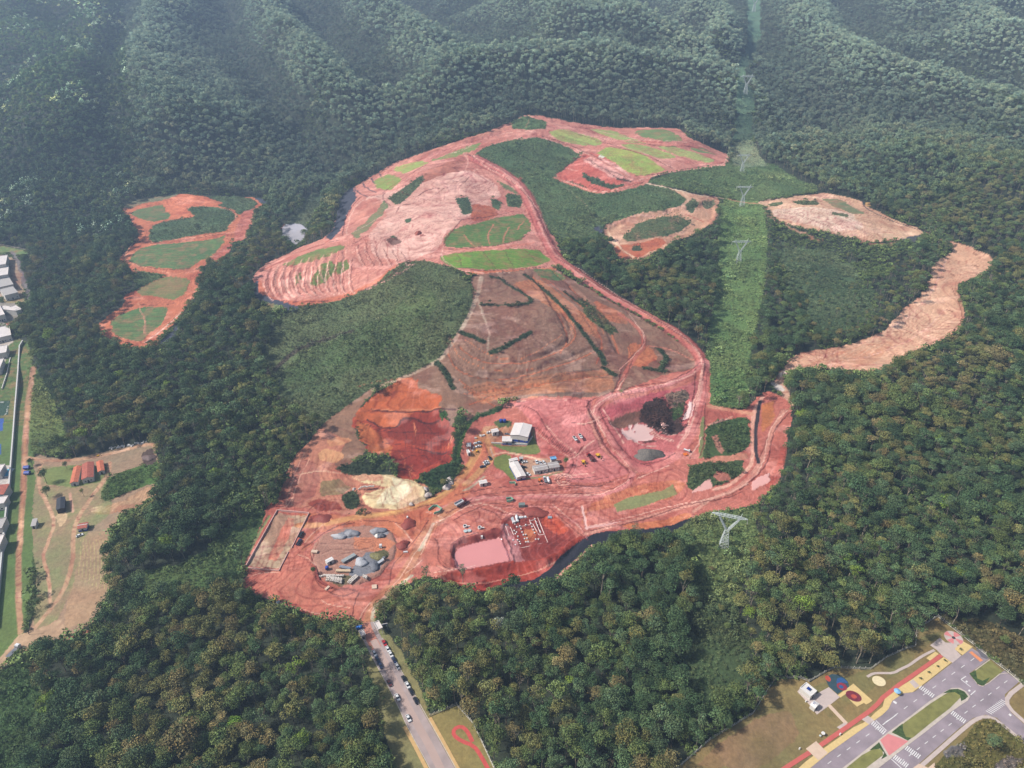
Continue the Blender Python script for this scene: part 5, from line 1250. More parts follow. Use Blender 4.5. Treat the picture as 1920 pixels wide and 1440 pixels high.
sheet('ground_cover', [(1818,1263),(1829,1257),(1832,1272),(1842,1277),(1856,1270),(1845,1286),(1833,1283)], M_BUSH, 0.18, 'dark planting at the corner by the road end')
ribbon('kerb', [(1857,1236),(1820,1263),(1833,1284),(1845,1288),(1884,1256),(1914,1278)], 0.4, M_CURB, 0.14, 'pale kerb round the grass block')
ribbon('pavement', [(1640,1520),(1700,1460),(1730,1434),(1800,1372),(1828,1349),(1850,1343),(1869,1350),(1925,1396),(1990,1450)], 1.7, M_GREYP, 0.14, 'pale footway along the wetland block')
ribbon('pavement', [(1918,1283),(1888,1306),(1889,1325),(1925,1357),(1990,1410)], 1.9, M_GREYP, 0.14, 'pale footway curving round the right corner')
sheet('pavement', [(1723,1432),(1740,1440),(1752,1430),(1756,1450),(1745,1470),(1700,1470),(1712,1440)], M_TANP, 0.15, 'pale paved corner beside the wetland')
# yellow and red walks
YW = [(1480,1456),(1512,1427),(1545.6,1402.5),(1600,1364),(1626,1352),(1640,1337),(1655,1325),(1659,1309),(1675,1296),(1711,1273),(1726,1262),(1769,1232),(1784,1242),(1727.5,1286),(1711,1298),(1694,1300),(1673,1314),(1666,1329),(1655,1340),(1555,1411),(1500,1456)]
sheet('pavement', YW, M_YEL, 0.12, 'yellow paved walk along the avenue')
ribbon('path', [(1440,1462),(1462,1447),(1518,1411),(1535,1400),(1600,1355),(1641,1326),(1659,1303),(1765,1229)], 2.0, M_REDP, 0.145, 'red cycle path beside the yellow walk')
sheet('pavement', [(1511,1404),(1530,1390),(1552,1412),(1534.5,1426)], M_TANP, 0.16, 'tan paved square across the cycle path')
sheet('pavement', [(1616,1349),(1627,1342),(1639,1351),(1630,1359)], M_GREYP, 0.16, 'small grey square in the yellow walk')
sheet('pavement', [(1705,1279),(1712,1274),(1724,1286),(1716,1291)], M_GREYP, 0.16, 'grey strip in the yellow walk')
sheet('pavement', [(1744,1210),(1762,1196),(1773,1205),(1794,1206),(1796,1214),(1790,1217),(1802.5,1229.6),(1786,1243),(1767,1229.6),(1757,1219)], M_GREYP, 0.13, 'pale concrete plaza by the round pavement')
sheet('pavement', [(1790,1217),(1794,1213),(1806,1203),(1824,1213),(1805,1228.5)], M_YEL, 0.14, 'yellow paved patch near the closed end of the avenue')
sheet('pavement', [(1737,1234),(1753.5,1222),(1760,1226.5),(1744,1239)], M_YEL, 0.13, 'small yellow square left of the cycle path end')
ribbon('path', [(1626,1269),(1637.5,1262.5),(1652,1262),(1675,1262.5),(1690,1254),(1705,1247.5),(1720,1236),(1735,1227),(1752,1219)], 1.3, M_GREYP, 0.10, 'winding narrow concrete path on the grass')
def disc(name, u, v, r, ry, m, dz, label, kind='structure', n=28, a0=0, a1=2*math.pi, rot=0.0, c=None):
    p = G(u, v) if c is None else c; b = MB(); q = []
    for i in range(n if a1-a0 > 6.28 else n+1):
        t = a0+(a1-a0)*i/n; x = r*math.cos(t); y = ry*math.sin(t)
        q.append((p[0]+x*math.cos(rot)-y*math.sin(rot), p[1]+x*math.sin(rot)+y*math.cos(rot)))
    if a1-a0 < 6.28: q.append((p[0], p[1]))
    b.quadprism([(x, y, p[2]+dz-0.2) for x, y in q], [(x, y, p[2]+dz) for x, y in q])
    o = b.build(name, m)
    return tag(o, label, None, None, kind) if kind else o
disc('pavement', 1788, 1196, 4.6, 4.6, M_GREYP, 0.145, 'round grey and pink pavement')
pc_ = G(1788, 1196)
for k_ in range(4): disc('pavement', 0, 0, 4.5, 4.5, M_PINKP, 0.155, 'pink segment of the round pavement', c=pc_, a0=k_*1.5708+0.3, a1=k_*1.5708+1.1, n=6)
disc('pavement', 0, 0, 1.0, 1.0, rmat('dark_tile', (70,66,66)), 0.165, 'dark star at the centre of the round pavement', c=pc_, n=8)
disc('sand_pit', 1648, 1277, 3.2, 3.0, rmat('pale_sand', (240,222,180)), 0.10, 'pale oval sand pit on the grass')
sheet('pavement', [(1495,1297),(1500,1290),(1529,1302),(1554,1288.6),(1575,1307),(1558,1320.5),(1531.7,1340),(1518,1322)], M_GREYP, 0.10, 'grey concrete plaza under the white kiosks')
ribbon('path', [(1554,1322),(1587,1357)], 1.9, M_TANP, 0.105, 'straight tan path from the kiosk plaza')
sheet('pavement', [(1569,1363.6),(1583,1355),(1591,1358),(1577,1369)], M_GREYP, 0.11, 'small grey landing at the cycle path')
sheet('pavement', [(1570.5,1304),(1600,1282),(1636,1314),(1630,1318),(1624,1321),(1620,1318),(1607,1325),(1594,1313),(1588,1300),(1576,1308)], M_YEL, 0.11, 'yellow pavement of the playground')
sheet('playground_floor', [(1549,1276),(1551,1268),(1560,1264),(1572,1265),(1583,1271),(1590,1279),(1592,1288),(1570,1301),(1554,1287)], rmat('dark_rubber', (52,80,92), rough=0.8, var=0.15, scale=0.5), 0.12, 'dark blue green rubber playground floor')
sheet('playground_floor', [(1568,1279),(1570,1272),(1578,1270),(1586,1276),(1590,1281),(1578,1280),(1570,1284)], rmat('blue_rubber', (48,92,148), rough=0.8), 0.13, 'blue patch of the playground floor')
disc('playground_floor', 1552.5, 1272.5, 1.3, 1.8, rmat('orange_rubber', (196,84,66)), 0.13, 'orange oval of the playground floor')
disc('playground_floor', 1578.5, 1287.5, 2.5, 2.3, rmat('crimson_rubber', (150,48,66)), 0.14, 'crimson ring of the playground floor')
disc('playground_floor', 1577, 1288, 1.1, 1.0, MATS['blue_rubber'], 0.15, 'blue centre of the crimson ring')
disc('playground_floor', 1600.5, 1305.5, 3.7, 3.0, rmat('wine_rubber', (126,44,60), var=0.3, scale=0.8), 0.14, 'wine red oval playground floor', rot=-0.5)
disc('playground_floor', 1601, 1306, 1.4, 1.2, MATS['orange_rubber'], 0.15, 'orange centre of the wine red oval')
# markings
def stripes(a, b, n_, length, wd, along):
    A = G(*a)[:2]; B = G(*b)[:2]; d = G(960+along[0]*40, 1350+along[1]*40)[:2]-G(960, 1350)[:2]; d /= np.linalg.norm(d)
    pr = (B-A)/np.linalg.norm(B-A); mb = MB(); z = 0.05+float(G(*a)[2])
    for i in range(n_):
        c = A+(B-A)*(i+0.5)/n_
        q = [c-d*length/2-pr*wd/2, c+d*length/2-pr*wd/2, c+d*length/2+pr*wd/2, c-d*length/2+pr*wd/2]
        ar = (q[1][0]-q[0][0])*(q[2][1]-q[0][1])-(q[1][1]-q[0][1])*(q[2][0]-q[0][0])
        if ar < 0: q = q[::-1]
        mb.quadprism([(x, y, z-0.04) for x, y in q], [(x, y, z) for x, y in q])
    return mb
RDIR = (0.81, -0.59)
for a, b, lab in (((1724,1287),(1751,1306),'zebra crossing on the upper carriageway beside the blue parasol'), ((1635,1354),(1659,1375),'zebra crossing beside the pink median crossing'), ((1784,1335),(1810,1354),'zebra crossing on the lower carriageway near the junction'), ((1698,1401),(1725,1420),'upper of the two zebra crossings by the wetland'), ((1676,1418),(1702,1437),'lower of the two zebra crossings by the wetland')):
    tag(stripes(a, b, 8, 2.8, 0.40, RDIR).build('road_marking', M_PAINT), lab, None, None, 'structure')
tag(stripes((1853,1337),(1884,1314), 11, 2.8, 0.40, (0.70, 0.62)).build('road_marking', M_PAINT), 'wide zebra crossing over the side road', None, None, 'structure')
def paint(a, b, wm=0.35, lab='white painted line'):
    ribbon('road_marking', [a, b], wm, M_PAINT, 0.05, lab, h=0.04)
for a, b in (((1642,1351),(1662,1370)),((1671,1423),(1692,1442)),((1802,1274),(1811,1268)),((1829,1295),(1820,1303)),((1802,1274),(1820,1288)),((1655,1359),(1681,1340))): paint(a, b)
mb = MB()
for i in range(16):
    u = 1552+i*17.87; v = 1432-i*12.87
    a = G(u, v)[:2]; b = G(u+6.5, v-4.7)[:2]; d = (b-a)/np.linalg.norm(b-a); nn = np.array([-d[1], d[0]])*0.13
    mb.quadprism([(*(a+nn), .01), (*(a-nn), .01), (*(b-nn), .01), (*(b+nn), .01)][::-1], [(*(a+nn), .05), (*(a-nn), .05), (*(b-nn), .05), (*(b+nn), .05)][::-1])
for i in range(-2, 12):
    u = 1717+i*14.9+2; v = 1406-i*11.4
    a = G(u, v)[:2]; b = G(u+5.8, v-4.4)[:2]; d = (b-a)/np.linalg.norm(b-a); nn = np.array([-d[1], d[0]])*0.13
    mb.quadprism([(*(a+nn), .01), (*(a-nn), .01), (*(b-nn), .01), (*(b+nn), .01)][::-1], [(*(a+nn), .05), (*(a-nn), .05), (*(b-nn), .05), (*(b+nn), .05)][::-1])
tag(mb.build('road_marking', M_PAINT), 'dashed white lane lines of the avenue', None, None, 'structure')
for a, b in (((1675,1315),(1681,1319)),((1811,1277),(1814,1279)),((1816,1294),(1819,1296)),((1892,1339),(1896,1342))): paint(a, b, 1.2, 'small white symbol painted on the road')

# ------------------------------------------------------------------ things
M_WHITE = rmat('white_metal', (236,232,228), rough=0.6, var=0.06, scale=0.4)
M_ROOF = rmat('pale_sheet_roof', (232,222,216), rough=0.6, var=0.07, scale=0.3)
M_GROOF = rmat('grey_fibre_roof', (176,166,162), rough=0.85, var=0.15, scale=0.4)
M_TILE = rmat('red_tile_roof', (176,96,78), rough=0.85, var=0.28, scale=0.7)
M_TILE2 = rmat('orange_tile_roof', (206,116,84), rough=0.85, var=0.2, scale=0.7)
M_BLUE = rmat('blue_paint', (40,74,170), rough=0.5)
M_SKY = rmat('light_blue_paint', (120,176,220), rough=0.6)
M_DARK = rmat('dark_opening', (44,44,50), rough=0.5)
M_WALL = rmat('white_wall', (226,220,212), rough=0.85, var=0.08)
M_WALLG = rmat('grey_wall', (186,180,176), rough=0.85, var=0.08)
M_GLASS = rmat('dark_glass', (40,48,58), rough=0.15, spec=0.6)
M_RUB = rmat('rubber', (36,36,38), rough=0.9)
M_CONC = rmat('concrete', (206,198,192), rough=0.85, var=0.12)
M_STEEL = rmat('galvanised_steel', (214,222,220), rough=0.5, metal=0.0)
M_BLK = rmat('black_sheeting', (44,46,54), rough=0.6)
M_WOOD = rmat('raw_timber', (224,196,160), rough=0.85, var=0.15)
M_SOLAR = rmat('solar_glass', (34,62,140), rough=0.2, spec=0.6)

def roof_rect(q, h):
    """rectangle (centre, half sizes, heading) whose eaves at height h above the land show at the four sight lines q"""
    base = G(float(np.mean([p[0] for p in q])), float(np.mean([p[1] for p in q])))
    zg = base[2]
    for _ in range(3):
        P = PZ([p[0] for p in q], [p[1] for p in q], zg+h)[:, :2]
        zg = float(hz(*P.mean(0)))
    P = PZ([p[0] for p in q], [p[1] for p in q], zg+h)[:, :2]
    c = P.mean(0); ex = ((P[1]-P[0])+(P[2]-P[3]))/2; ey = ((P[3]-P[0])+(P[2]-P[1]))/2
    L = np.linalg.norm(ex); ang = math.atan2(ex[1], ex[0]); W = abs(-math.sin(ang)*ey[0]+math.cos(ang)*ey[1])
    return c, L/2, W/2, ang, zg
def building(name, q, h, label, cat='building', roof='gable', ridge='x', pitch=0.22, over=0.35, wm=None, rm=None, band=None, group=None, wins=(), door=True, solar=None, open_=False, ridge_cap=True):
    c, a, b, ang, zg = roof_rect(q, h)
    wm = wm or M_WALL; rm = rm or M_ROOF
    e = empty(name, (c[0], c[1], zg), ang, label, cat, group)
    A, B = a-over, b-over
    if open_:
        for x in (-A, A):
            for y in (-B, B): MB().bar((x, y, -0.5), (x, y, h-0.05), 0.14).build('post', wm, e)
    else:
        w_ = MB().box(-A, A, -B, B, -1.2, h)
        if roof == 'gable':
            k = pitch*(b if ridge == 'x' else a)
            if ridge == 'x':
                for x in (-A, A-0.2): w_.quadprism([(x, -B, h+.002), (x+.2, -B, h+.002), (x+.2, B, h+.002), (x, B, h+.002)], [(x, -.02, h+k*.92), (x+.2, -.02, h+k*.92), (x+.2, .02, h+k*.92), (x, .02, h+k*.92)])
            else:
                for y in (-B, B-0.2): w_.quadprism([(-A, y, h+.002), (A, y, h+.002), (A, y+.2, h+.002), (-A, y+.2, h+.002)], [(-.02, y, h+k*.92), (.02, y, h+k*.92), (.02, y+.2, h+k*.92), (-.02, y+.2, h+k*.92)])
        w_.build('wall', wm, e)
    r_ = MB(); t = 0.14
    if roof == 'gable':
        if ridge == 'x':
            k = pitch*b
            for s in (-1, 1):
                p0 = [(-a, s*b, h+.01), (a, s*b, h+.01), (a, 0, h+k), (-a, 0, h+k)]
                if s > 0: p0 = p0[::-1]
                r_.quadprism(p0, [(x, y, z+t) for x, y, z in p0])
        else:
            k = pitch*a
            for s in (-1, 1):
                p0 = [(s*a, -b, h+.01), (0, -b, h+k), (0, b, h+k), (s*a, b, h+.01)]
                if s > 0: p0 = p0[::-1]
                r_.quadprism(p0, [(x, y, z+t) for x, y, z in p0])
    elif roof == 'hip':
        k = pitch*min(a, b)*1.6; m_ = min(a, b)
        if a >= b: T = [(-a+m_, -.05), (a-m_, -.05), (a-m_, .05), (-a+m_, .05)]
        else: T = [(-.05, -b+m_), (.05, -b+m_), (.05, b-m_), (-.05, b-m_)]
        r_.quadprism([(-a, -b, h+.01), (a, -b, h+.01), (a, b, h+.01), (-a, b, h+.01)], [(x, y, h+k) for x, y in T])
    elif roof == 'shed':
        p0 = [(-a, -b, h+.01), (a, -b, h+.01), (a, b, h+.01+pitch*2*b), (-a, b, h+.01+pitch*2*b)]
        r_.quadprism(p0, [(x, y, z+t) for x, y, z in p0])
    else:
        r_.box(-a, a, -b, b, h+.01, h+.25)
        r_.box(-a, a, -b, -b+.25, h+.252, h+.7); r_.box(-a, a, b-.25, b, h+.252, h+.7)
        r_.box(-a, -a+.25, -b+.25, b-.25, h+.252, h+.7); r_.box(a-.25, a, -b+.25, b-.25, h+.252, h+.7)
    ro = r_.build('roof', rm, e)
    if roof == 'gable' and ridge_cap:
        if ridge == 'x': MB().box(-a, a, -.22, .22, h+pitch*b+t*0.9, h+pitch*b+t+.08).build('ridge_cap', M_WHITE, ro)
        else: MB().box(-.22, .22, -b, b, h+pitch*a+t*0.9, h+pitch*a+t+.08).build('ridge_cap', M_WHITE, ro)
    if band and not open_:
        bb = MB(); z0, z1 = band[1], band[2]
        for s in (-1, 1):
            bb.box(-A-.04, A+.04, s*(B+.02)-.03, s*(B+.02)+.03, z0, z1)
            bb.box(s*(A+.02)-.03, s*(A+.02)+.03, -B, B, z0, z1)
        bb.build('wall_band', band[0], e)
    if not open_:
        if door:
            MB().box(-0.55, 0.55, -B-.07, -B+.02, 0, 2.1).build('door', M_DARK, e)
        nw = max(1, int(2*A/3.5))
        for i in range(nw):
            x = -A+2*A*(i+.5)/nw
            if abs(x) < 1.2 and door: continue
            f = MB().box(x-.65, x+.65, -B-.06, -B+.02, 1.0, 2.1).build('window', M_WHITE, e)
            MB().box(x-.55, x+.55, -B-.08, -B-.062, 1.1, 2.0).build('pane', M_GLASS, f)
    if solar:
        k = pitch*b
        s_ = MB(); x, y, sx, sy = solar
        z = h+.35+(k if roof == 'flat' else k*(1-abs(y)/b))
        s_.box(x-sx, x+sx, y-sy, y+sy, z, z+.12); s_.build('solar_panel', M_SOLAR, e)
    return e
DBAND = (M_BLUE, 0.05, 1.2)
building('warehouse', [(962,792),(995.6,797),(992.7,820),(959,816.7)], 5.5, 'large white gabled warehouse with a blue band at the foot of its wall', 'warehouse', ridge='y', band=(M_BLUE, 0.1, 1.9), pitch=0.15)
building('office_building', [(941.7,818),(960.6,818),(960,828),(941,827.6)], 3.2, 'small white roofed office with blue base just below the warehouse', 'office', ridge='x', band=DBAND, pitch=0.12)
building('shed', [(919.8,805),(933,803),(935,808.6),(922.7,812)], 3.0, 'small white roofed shed at the left of the warehouse yard', 'shed', ridge='x')
building('canteen_building', [(954.8,867),(973.8,864.8),(984,891.8),(968,897)], 3.4, 'long white roofed building with blue gable end on the lower lawn', 'building', ridge='y', band=DBAND, pitch=0.16)
building('annex_building', [(953,861),(969.4,857.5),(971.6,862),(956,866)], 3.0, 'short white roofed annex across the top of the long white building', 'building', ridge='x')
building('shed', [(971,857),(979.6,857),(982.5,859.7),(975,861)], 2.6, 'little grey white shed right of the annex', 'shed', roof='shed', pitch=0.1, rm=M_WALLG)
building('site_office', [(997.8,873.5),(1024.8,869),(1027.7,879.4),(1001.5,884.5)], 3.0, 'long low office with grey sheet roof, its left wing', 'office', ridge='x', rm=M_GROOF, pitch=0.12)
building('site_office', [(1026.5,867),(1046.7,865.5),(1048.5,875),(1029,879.2)], 3.2, 'low office with grey sheet roof, its right wing beside the round tree', 'office', ridge='x', rm=M_GROOF, pitch=0.12)
building('water_tank_shelter', [(1031,857.5),(1041.6,856),(1043.8,861),(1033,863)], 3.4, 'small shelter with light blue roof behind the grey roofed office', 'shelter', roof='flat', rm=M_SKY)
building('guard_hut', [(898,901),(911.8,899),(914,905),(898.6,908.5)], 2.7, 'small pale roofed hut alone on the slope below the parked cars', 'hut', ridge='x')
building('tent', [(875,830),(883,830),(883.5,837),(875,837)], 2.6, 'small white tent left of the parked cars on the orange yard', 'tent', roof='hip', pitch=0.4, rm=M_WHITE, open_=True, wm=M_STEEL)
building('gatehouse', [(700,1168),(710.5,1164.5),(717.5,1177.5),(709,1182.5)], 4.2, 'white roofed gatehouse canopy at the right side of the site entrance', 'gatehouse', roof='flat', rm=M_ROOF, open_=True, wm=M_WHITE)
building('guard_booth', [(672.5,1184),(681,1181),(687,1190),(677.5,1194)], 3.0, 'small white guard booth at the left side of the site entrance', 'booth', roof='flat', rm=M_ROOF)
building('kiosk', [(1501,1288.6),(1512,1280),(1531,1297),(1518.5,1309)], 3.0, 'larger white kiosk with blue roof panel on the park plaza', 'kiosk', roof='flat', rm=M_WHITE, solar=(0, 0, 0.9, 0.8), over=0.15)
building('kiosk', [(1519,1320.5),(1527.5,1312.5),(1536,1321),(1527.5,1330)], 2.6, 'smaller white kiosk with blue roof panel on the park plaza', 'kiosk', roof='gable', ridge='y', rm=M_WHITE, solar=(0, 0.4, 0.5, 0.5), pitch=0.3, over=0.15)
# farm
building('farmhouse', [(133.6,877),(149,874),(151,903),(135,906)], 3.0, 'left wing of the farmhouse with orange red tiled roof', 'house', ridge='y', ridge_cap=False, rm=M_TILE2, pitch=0.35)
building('farmhouse', [(152,871),(175,866),(177,894),(154,900)], 3.6, 'wide middle wing of the farmhouse with dark red tiled roof', 'house', ridge='y', ridge_cap=False, rm=M_TILE, pitch=0.3)
building('farmhouse', [(179,866),(193,863.5),(197,881),(184,886)], 2.8, 'right wing of the farmhouse with small red tiled roof and white front', 'house', ridge='y', ridge_cap=False, rm=M_TILE2, pitch=0.3)
building('black_shed', [(105,935),(121,931.5),(123,952),(106,957)], 3.4, 'shed covered in black sheeting below the two round trees', 'shed', ridge='y', rm=M_BLK, wm=M_BLK, pitch=0.2, ridge_cap=False)
building('shed', [(58,976),(68.6,975),(70,985),(61,987)], 2.6, 'tiny shed with half dark half white roof beside the farm track', 'shed', roof='shed', pitch=0.2, rm=M_WALLG)
building('hut', [(145,982),(164,979),(165,989),(147,992)], 2.8, 'small hut with red tiled roof and blue door among the farm tracks', 'hut', ridge='x', rm=M_TILE, band=DBAND)
# estate houses at the left edge
HS = [([(-16,482),(10,480),(16,494),(-12,500)], 'row house with weathered white roof, topmost of the terrace at the left edge', 'flat'),
 ([(-14,503),(13,500),(19,514),(-10,520)], 'row house with weathered white roof, second from the top of the terrace', 'flat'),
 ([(-10,526),(18,520),(25,534),(-6,541)], 'row house with grey white roof, third from the top of the terrace', 'flat'),
 ([(3,545),(28,538),(31,549),(5,555)], 'house with pale grey roof just above the vacant grass plot', 'shed'),
 ([(8,571),(20,568),(25,583),(14,592)], 'white flat roofed house below the vacant grass plot', 'flat'),
 ([(23,574),(36,571),(34,582),(24,586)], 'small white house beside the lane bend below the vacant plot', 'flat'),
 ([(-14,574),(3,572),(6,590),(-10,596)], 'white house at the very edge left of the flat roofed one', 'flat'),
 ([(-20,618),(14,611),(25,628),(-14,637)], 'large white villa with blue pool deck below the lane', 'flat'),
 ([(15,607),(28,603),(30,611),(17,616)], 'small house with faded red roof above the large white villa', 'shed'),
 ([(-20,652),(14,648),(13,660),(-18,668)], 'white house standing below the large villa', 'flat'),
 ([(-20,676),(6,674),(2,690),(-22,696)], 'small white house half cut by the photo edge above the sports courts', 'flat'),
 ([(-20,874),(6,872),(5,886),(-20,890)], 'white house with swimming pool below the sports courts', 'flat'),
 ([(-18,912),(14,910),(12,926),(-18,930)], 'house with reddish and white roofs below the pool house', 'shed'),
 ([(-18,934),(13,931),(11,944),(-18,948)], 'white flat roofed house above the small garden', 'flat'),
 ([(-18,975),(10,972),(8,990),(-18,996)], 'grey and white house below the small garden', 'flat'),
 ([(-18,1006),(6,1004),(3,1024),(-18,1030)], 'lowest white house along the estate wall', 'flat')]
for i, (q_, lab, rf) in enumerate(HS):
    building('house', q_, 5.2 if i % 3 else 6.2, lab, 'house', roof=rf, rm=(M_TILE if ' red' in lab else (M_WALLG if 'grey' in lab else M_ROOF)), pitch=0.08, group='houses of the estate at the left edge', over=0.2)
for (u_, v_, a_, b_, lab) in ((12.5,887,2.6,4.2,'bright blue swimming pool beside the white pool house'), (21,618,2.2,1.6,'blue pool on the deck of the large villa')):
    p = G(u_, v_); e = empty('swimming_pool', tuple(p), 0.1, lab, 'pool')
    MB().box(-a_-.5, a_+.5, -b_-.5, b_+.5, -.3, .35).build('pool_edge', M_WALL, e)
    MB().box(-a_, a_, -b_, b_, -.2, .37).build('pool_water', rmat('pool_water', (84,190,222), rough=0.1), e)

# ---- walls and fences
def wall_run(name, pts, h, th, m, label, cat='wall', cap=None):
    P = G(pts); b = MB()
    for i in range(len(P)-1):
        a_, c_ = P[i], P[i+1]; d = (c_-a_)[:2]; L = np.linalg.norm(d); n_ = np.array([-d[1], d[0]])/L*th/2
        q = [(a_[0]+n_[0], a_[1]+n_[1]), (a_[0]-n_[0], a_[1]-n_[1]), (c_[0]-n_[0], c_[1]-n_[1]), (c_[0]+n_[0], c_[1]+n_[1])]
        z = [a_[2], a_[2], c_[2], c_[2]]
        b.quadprism([(x, y, zz-.8) for (x, y), zz in zip(q, z)], [(x, y, zz+h) for (x, y), zz in zip(q, z)])
    return tag(b.build(name, m), label, cat)
wall_run('boundary_wall', [(44,642),(38,652),(35,702),(30,765),(25.5,827),(22,873),(19,911),(12,973),(6,1036),(0,1102),(-8,1180)], 2.6, 0.9, rmat('pale_wall', (214,210,206), rough=0.85), 'long pale boundary wall of the estate beside the dirt lane')
wall_run('site_wall', [(520.5,958),(579.5,963)], 1.0, 0.35, rmat('pink_dusty_wall', (232,188,176)), 'low pale wall along the top of the walled lot')
wall_run('site_wall', [(520,958),(460,1065)], 1.0, 0.35, MATS['pink_dusty_wall'], 'long low pale wall along the forest side of the walled lot')
wall_run('site_wall', [(579.5,963.5),(547,1028)], 1.0, 0.35, MATS['pink_dusty_wall'], 'low pale wall beside the parked dark vehicles')
wall_run('site_wall', [(461,1066),(523,1071),(541,1035)], 1.0, 0.35, MATS['pink_dusty_wall'], 'low pale wall round the lower corner of the walled lot')
wall_run('retaining_wall', [(921,831),(988,834.5),(998.5,819)], 0.9, 0.5, M_WALL, 'white retaining wall round the terrace of the warehouse')
wall_run('estate_kerb_wall', [(20,672),(14,700),(4,730)], 1.2, 0.5, M_WALL, 'white garden wall below the villa')
def fence(pts, label, step=3.6, h=1.5, wire=True):
    P = G(pts)[:, :2]; e = empty('fence', (float(P[0][0]), float(P[0][1]), 0), 0, label, 'fence')
    o0 = P[0]; seg = []; pos = []
    for i in range(len(P)-1):
        L = np.linalg.norm(P[i+1]-P[i]); k = max(1, int(round(L/step)))
        for j in range(k): pos.append(P[i]+(P[i+1]-P[i])*j/k)
    pos.append(P[-1])
    post = None; M_ = rmat('fence_concrete', (222,216,202), rough=0.85)
    for p in pos[:100]:
        z = float(hz(p[0], p[1]))
        if post is None:
            post = MB().box(-.1, .1, -.1, .1, -.4, h).bar((0, 0, h), (0.28, 0.28, h+.4), 0.09).build('post', M_, e); c = post
        else:
            c = post.copy(); COL.objects.link(c); c.parent = e
        c.location = (p[0]-o0[0], p[1]-o0[1], z)
    b = MB()
    for a_, c_ in zip(pos[:-1], pos[1:]):
        for zz in (0.25, 0.7, 1.15, 1.45):
            b.bar((a_[0]-o0[0], a_[1]-o0[1], float(hz(*a_))+zz), (c_[0]-o0[0], c_[1]-o0[1], float(hz(*c_))+zz), 0.035)
        b.quadprism([(a_[0]-o0[0]-.09, a_[1]-o0[1], -.3), (a_[0]-o0[0]+.09, a_[1]-o0[1], -.3), (c_[0]-o0[0]+.09, c_[1]-o0[1], -.3), (c_[0]-o0[0]-.09, c_[1]-o0[1], -.3)], [(a_[0]-o0[0]-.09, a_[1]-o0[1], .22), (a_[0]-o0[0]+.09, a_[1]-o0[1], .22), (c_[0]-o0[0]+.09, c_[1]-o0[1], .22), (c_[0]-o0[0]-.09, c_[1]-o0[1], .22)])
    b.build('wire', M_, e)
fence([(1262,1448),(1330,1388),(1412,1338),(1440,1292),(1453,1276),(1462,1272),(1500,1271),(1517,1278),(1545,1262),(1565,1252),(1600,1254),(1632,1255)], 'white post fence along the lower edge of the park grass', step=3.3)
fence([(1632,1255),(1662,1233),(1700,1216),(1716,1212),(1718,1180),(1758,1156)], 'white post fence between the park corner and the forest')
fence([(1758,1156),(1790,1181),(1822,1206),(1860,1237),(1890,1260),(1925,1290),(1990,1345)], 'white post fence behind the round pavement and road ends')
fence([(806,1343),(830,1333),(856,1322),(872,1340),(887,1357)], 'white post fence round the top of the small lawn with the red loop', step=2.2)
fence([(887,1357),(905,1395),(922,1432),(944,1480)], 'white post fence down the right side of the small lawn', step=2.4)

# ---- vehicles
def car_proto(kind='car'):
    """heading +x, wheels on z = 0"""
    return kind
PAINTS = {'white': (238,238,238), 'silver': (196,198,202), 'black': (34,34,38), 'dark_blue': (34,48,84), 'red': (190,40,50), 'maroon': (110,56,56), 'grey': (120,122,128), 'yellow': (236,180,50), 'orange': (226,120,40), 'blue': (40,80,170), 'brick_red': (150,46,44), 'green': (110,170,130)}
def paintm(c): return rmat('paint_'+c, PAINTS[c], rough=0.35, spec=0.5, var=0.04)
def wheels(e, xs, yh, r, w=0.22):
    for x in xs:
        for s in (-1, 1):
            w_ = MB().tube((x, s*yh-w/2, r), (x, s*yh+w/2, r), r, r*0.55, 14).build('wheel', M_RUB, e)
            MB().bar((x, s*yh-w/2-.01, r), (x, s*yh+w/2+.01, r), r*0.56, n=10).build('rim', M_STEEL, w_)
def car(u, v, rz, colour, label, group=None, name='parked_car', cat='car'):
    p = G(u, v); e = empty(name, tuple(p), rz, label, cat, group); pm = paintm(colour)
    L, W = 2.15, 0.86
    b = MB()
    b.quadprism([(-L, -W*.95, .3), (L, -W*.95, .3), (L, W*.95, .3), (-L, W*.95, .3)], [(-L*.98, -W, .62), (L*.99, -W*.97, .58), (L*.99, W*.97, .58), (-L*.98, W, .62)])
    b.quadprism([(-L*.98, -W, .622), (L*.99, -W*.97, .582), (L*.99, W*.97, .582), (-L*.98, W, .622)], [(-L*.94, -W*.9, .95), (L*.9, -W*.86, .84), (L*.9, W*.86, .84), (-L*.94, W*.9, .95)])
    b.quadprism([(-1.05, -.62, 1.40), (.35, -.62, 1.40), (.35, .62, 1.40), (-1.05, .62, 1.40)], [(-.95, -.56, 1.46), (.25, -.56, 1.46), (.25, .56, 1.46), (-.95, .56, 1.46)])
    b.build('body', pm, e)
    g = MB().quadprism([(-1.75, -.77, .93), (1.05, -.75, .88), (1.05, .75, .88), (-1.75, .77, .93)], [(-1.05, -.63, 1.40), (.36, -.63, 1.40), (.36, .63, 1.40), (-1.05, .63, 1.40)])
    g.build('windows', M_GLASS, e)
    wheels(e, (-1.3, 1.3), .76, .32)
    for s in (-1, 1): MB().box(L*.97, L*1.0, s*.62-.18, s*.62+.18, .55, .72).build('headlight', M_WHITE, e)
    return e
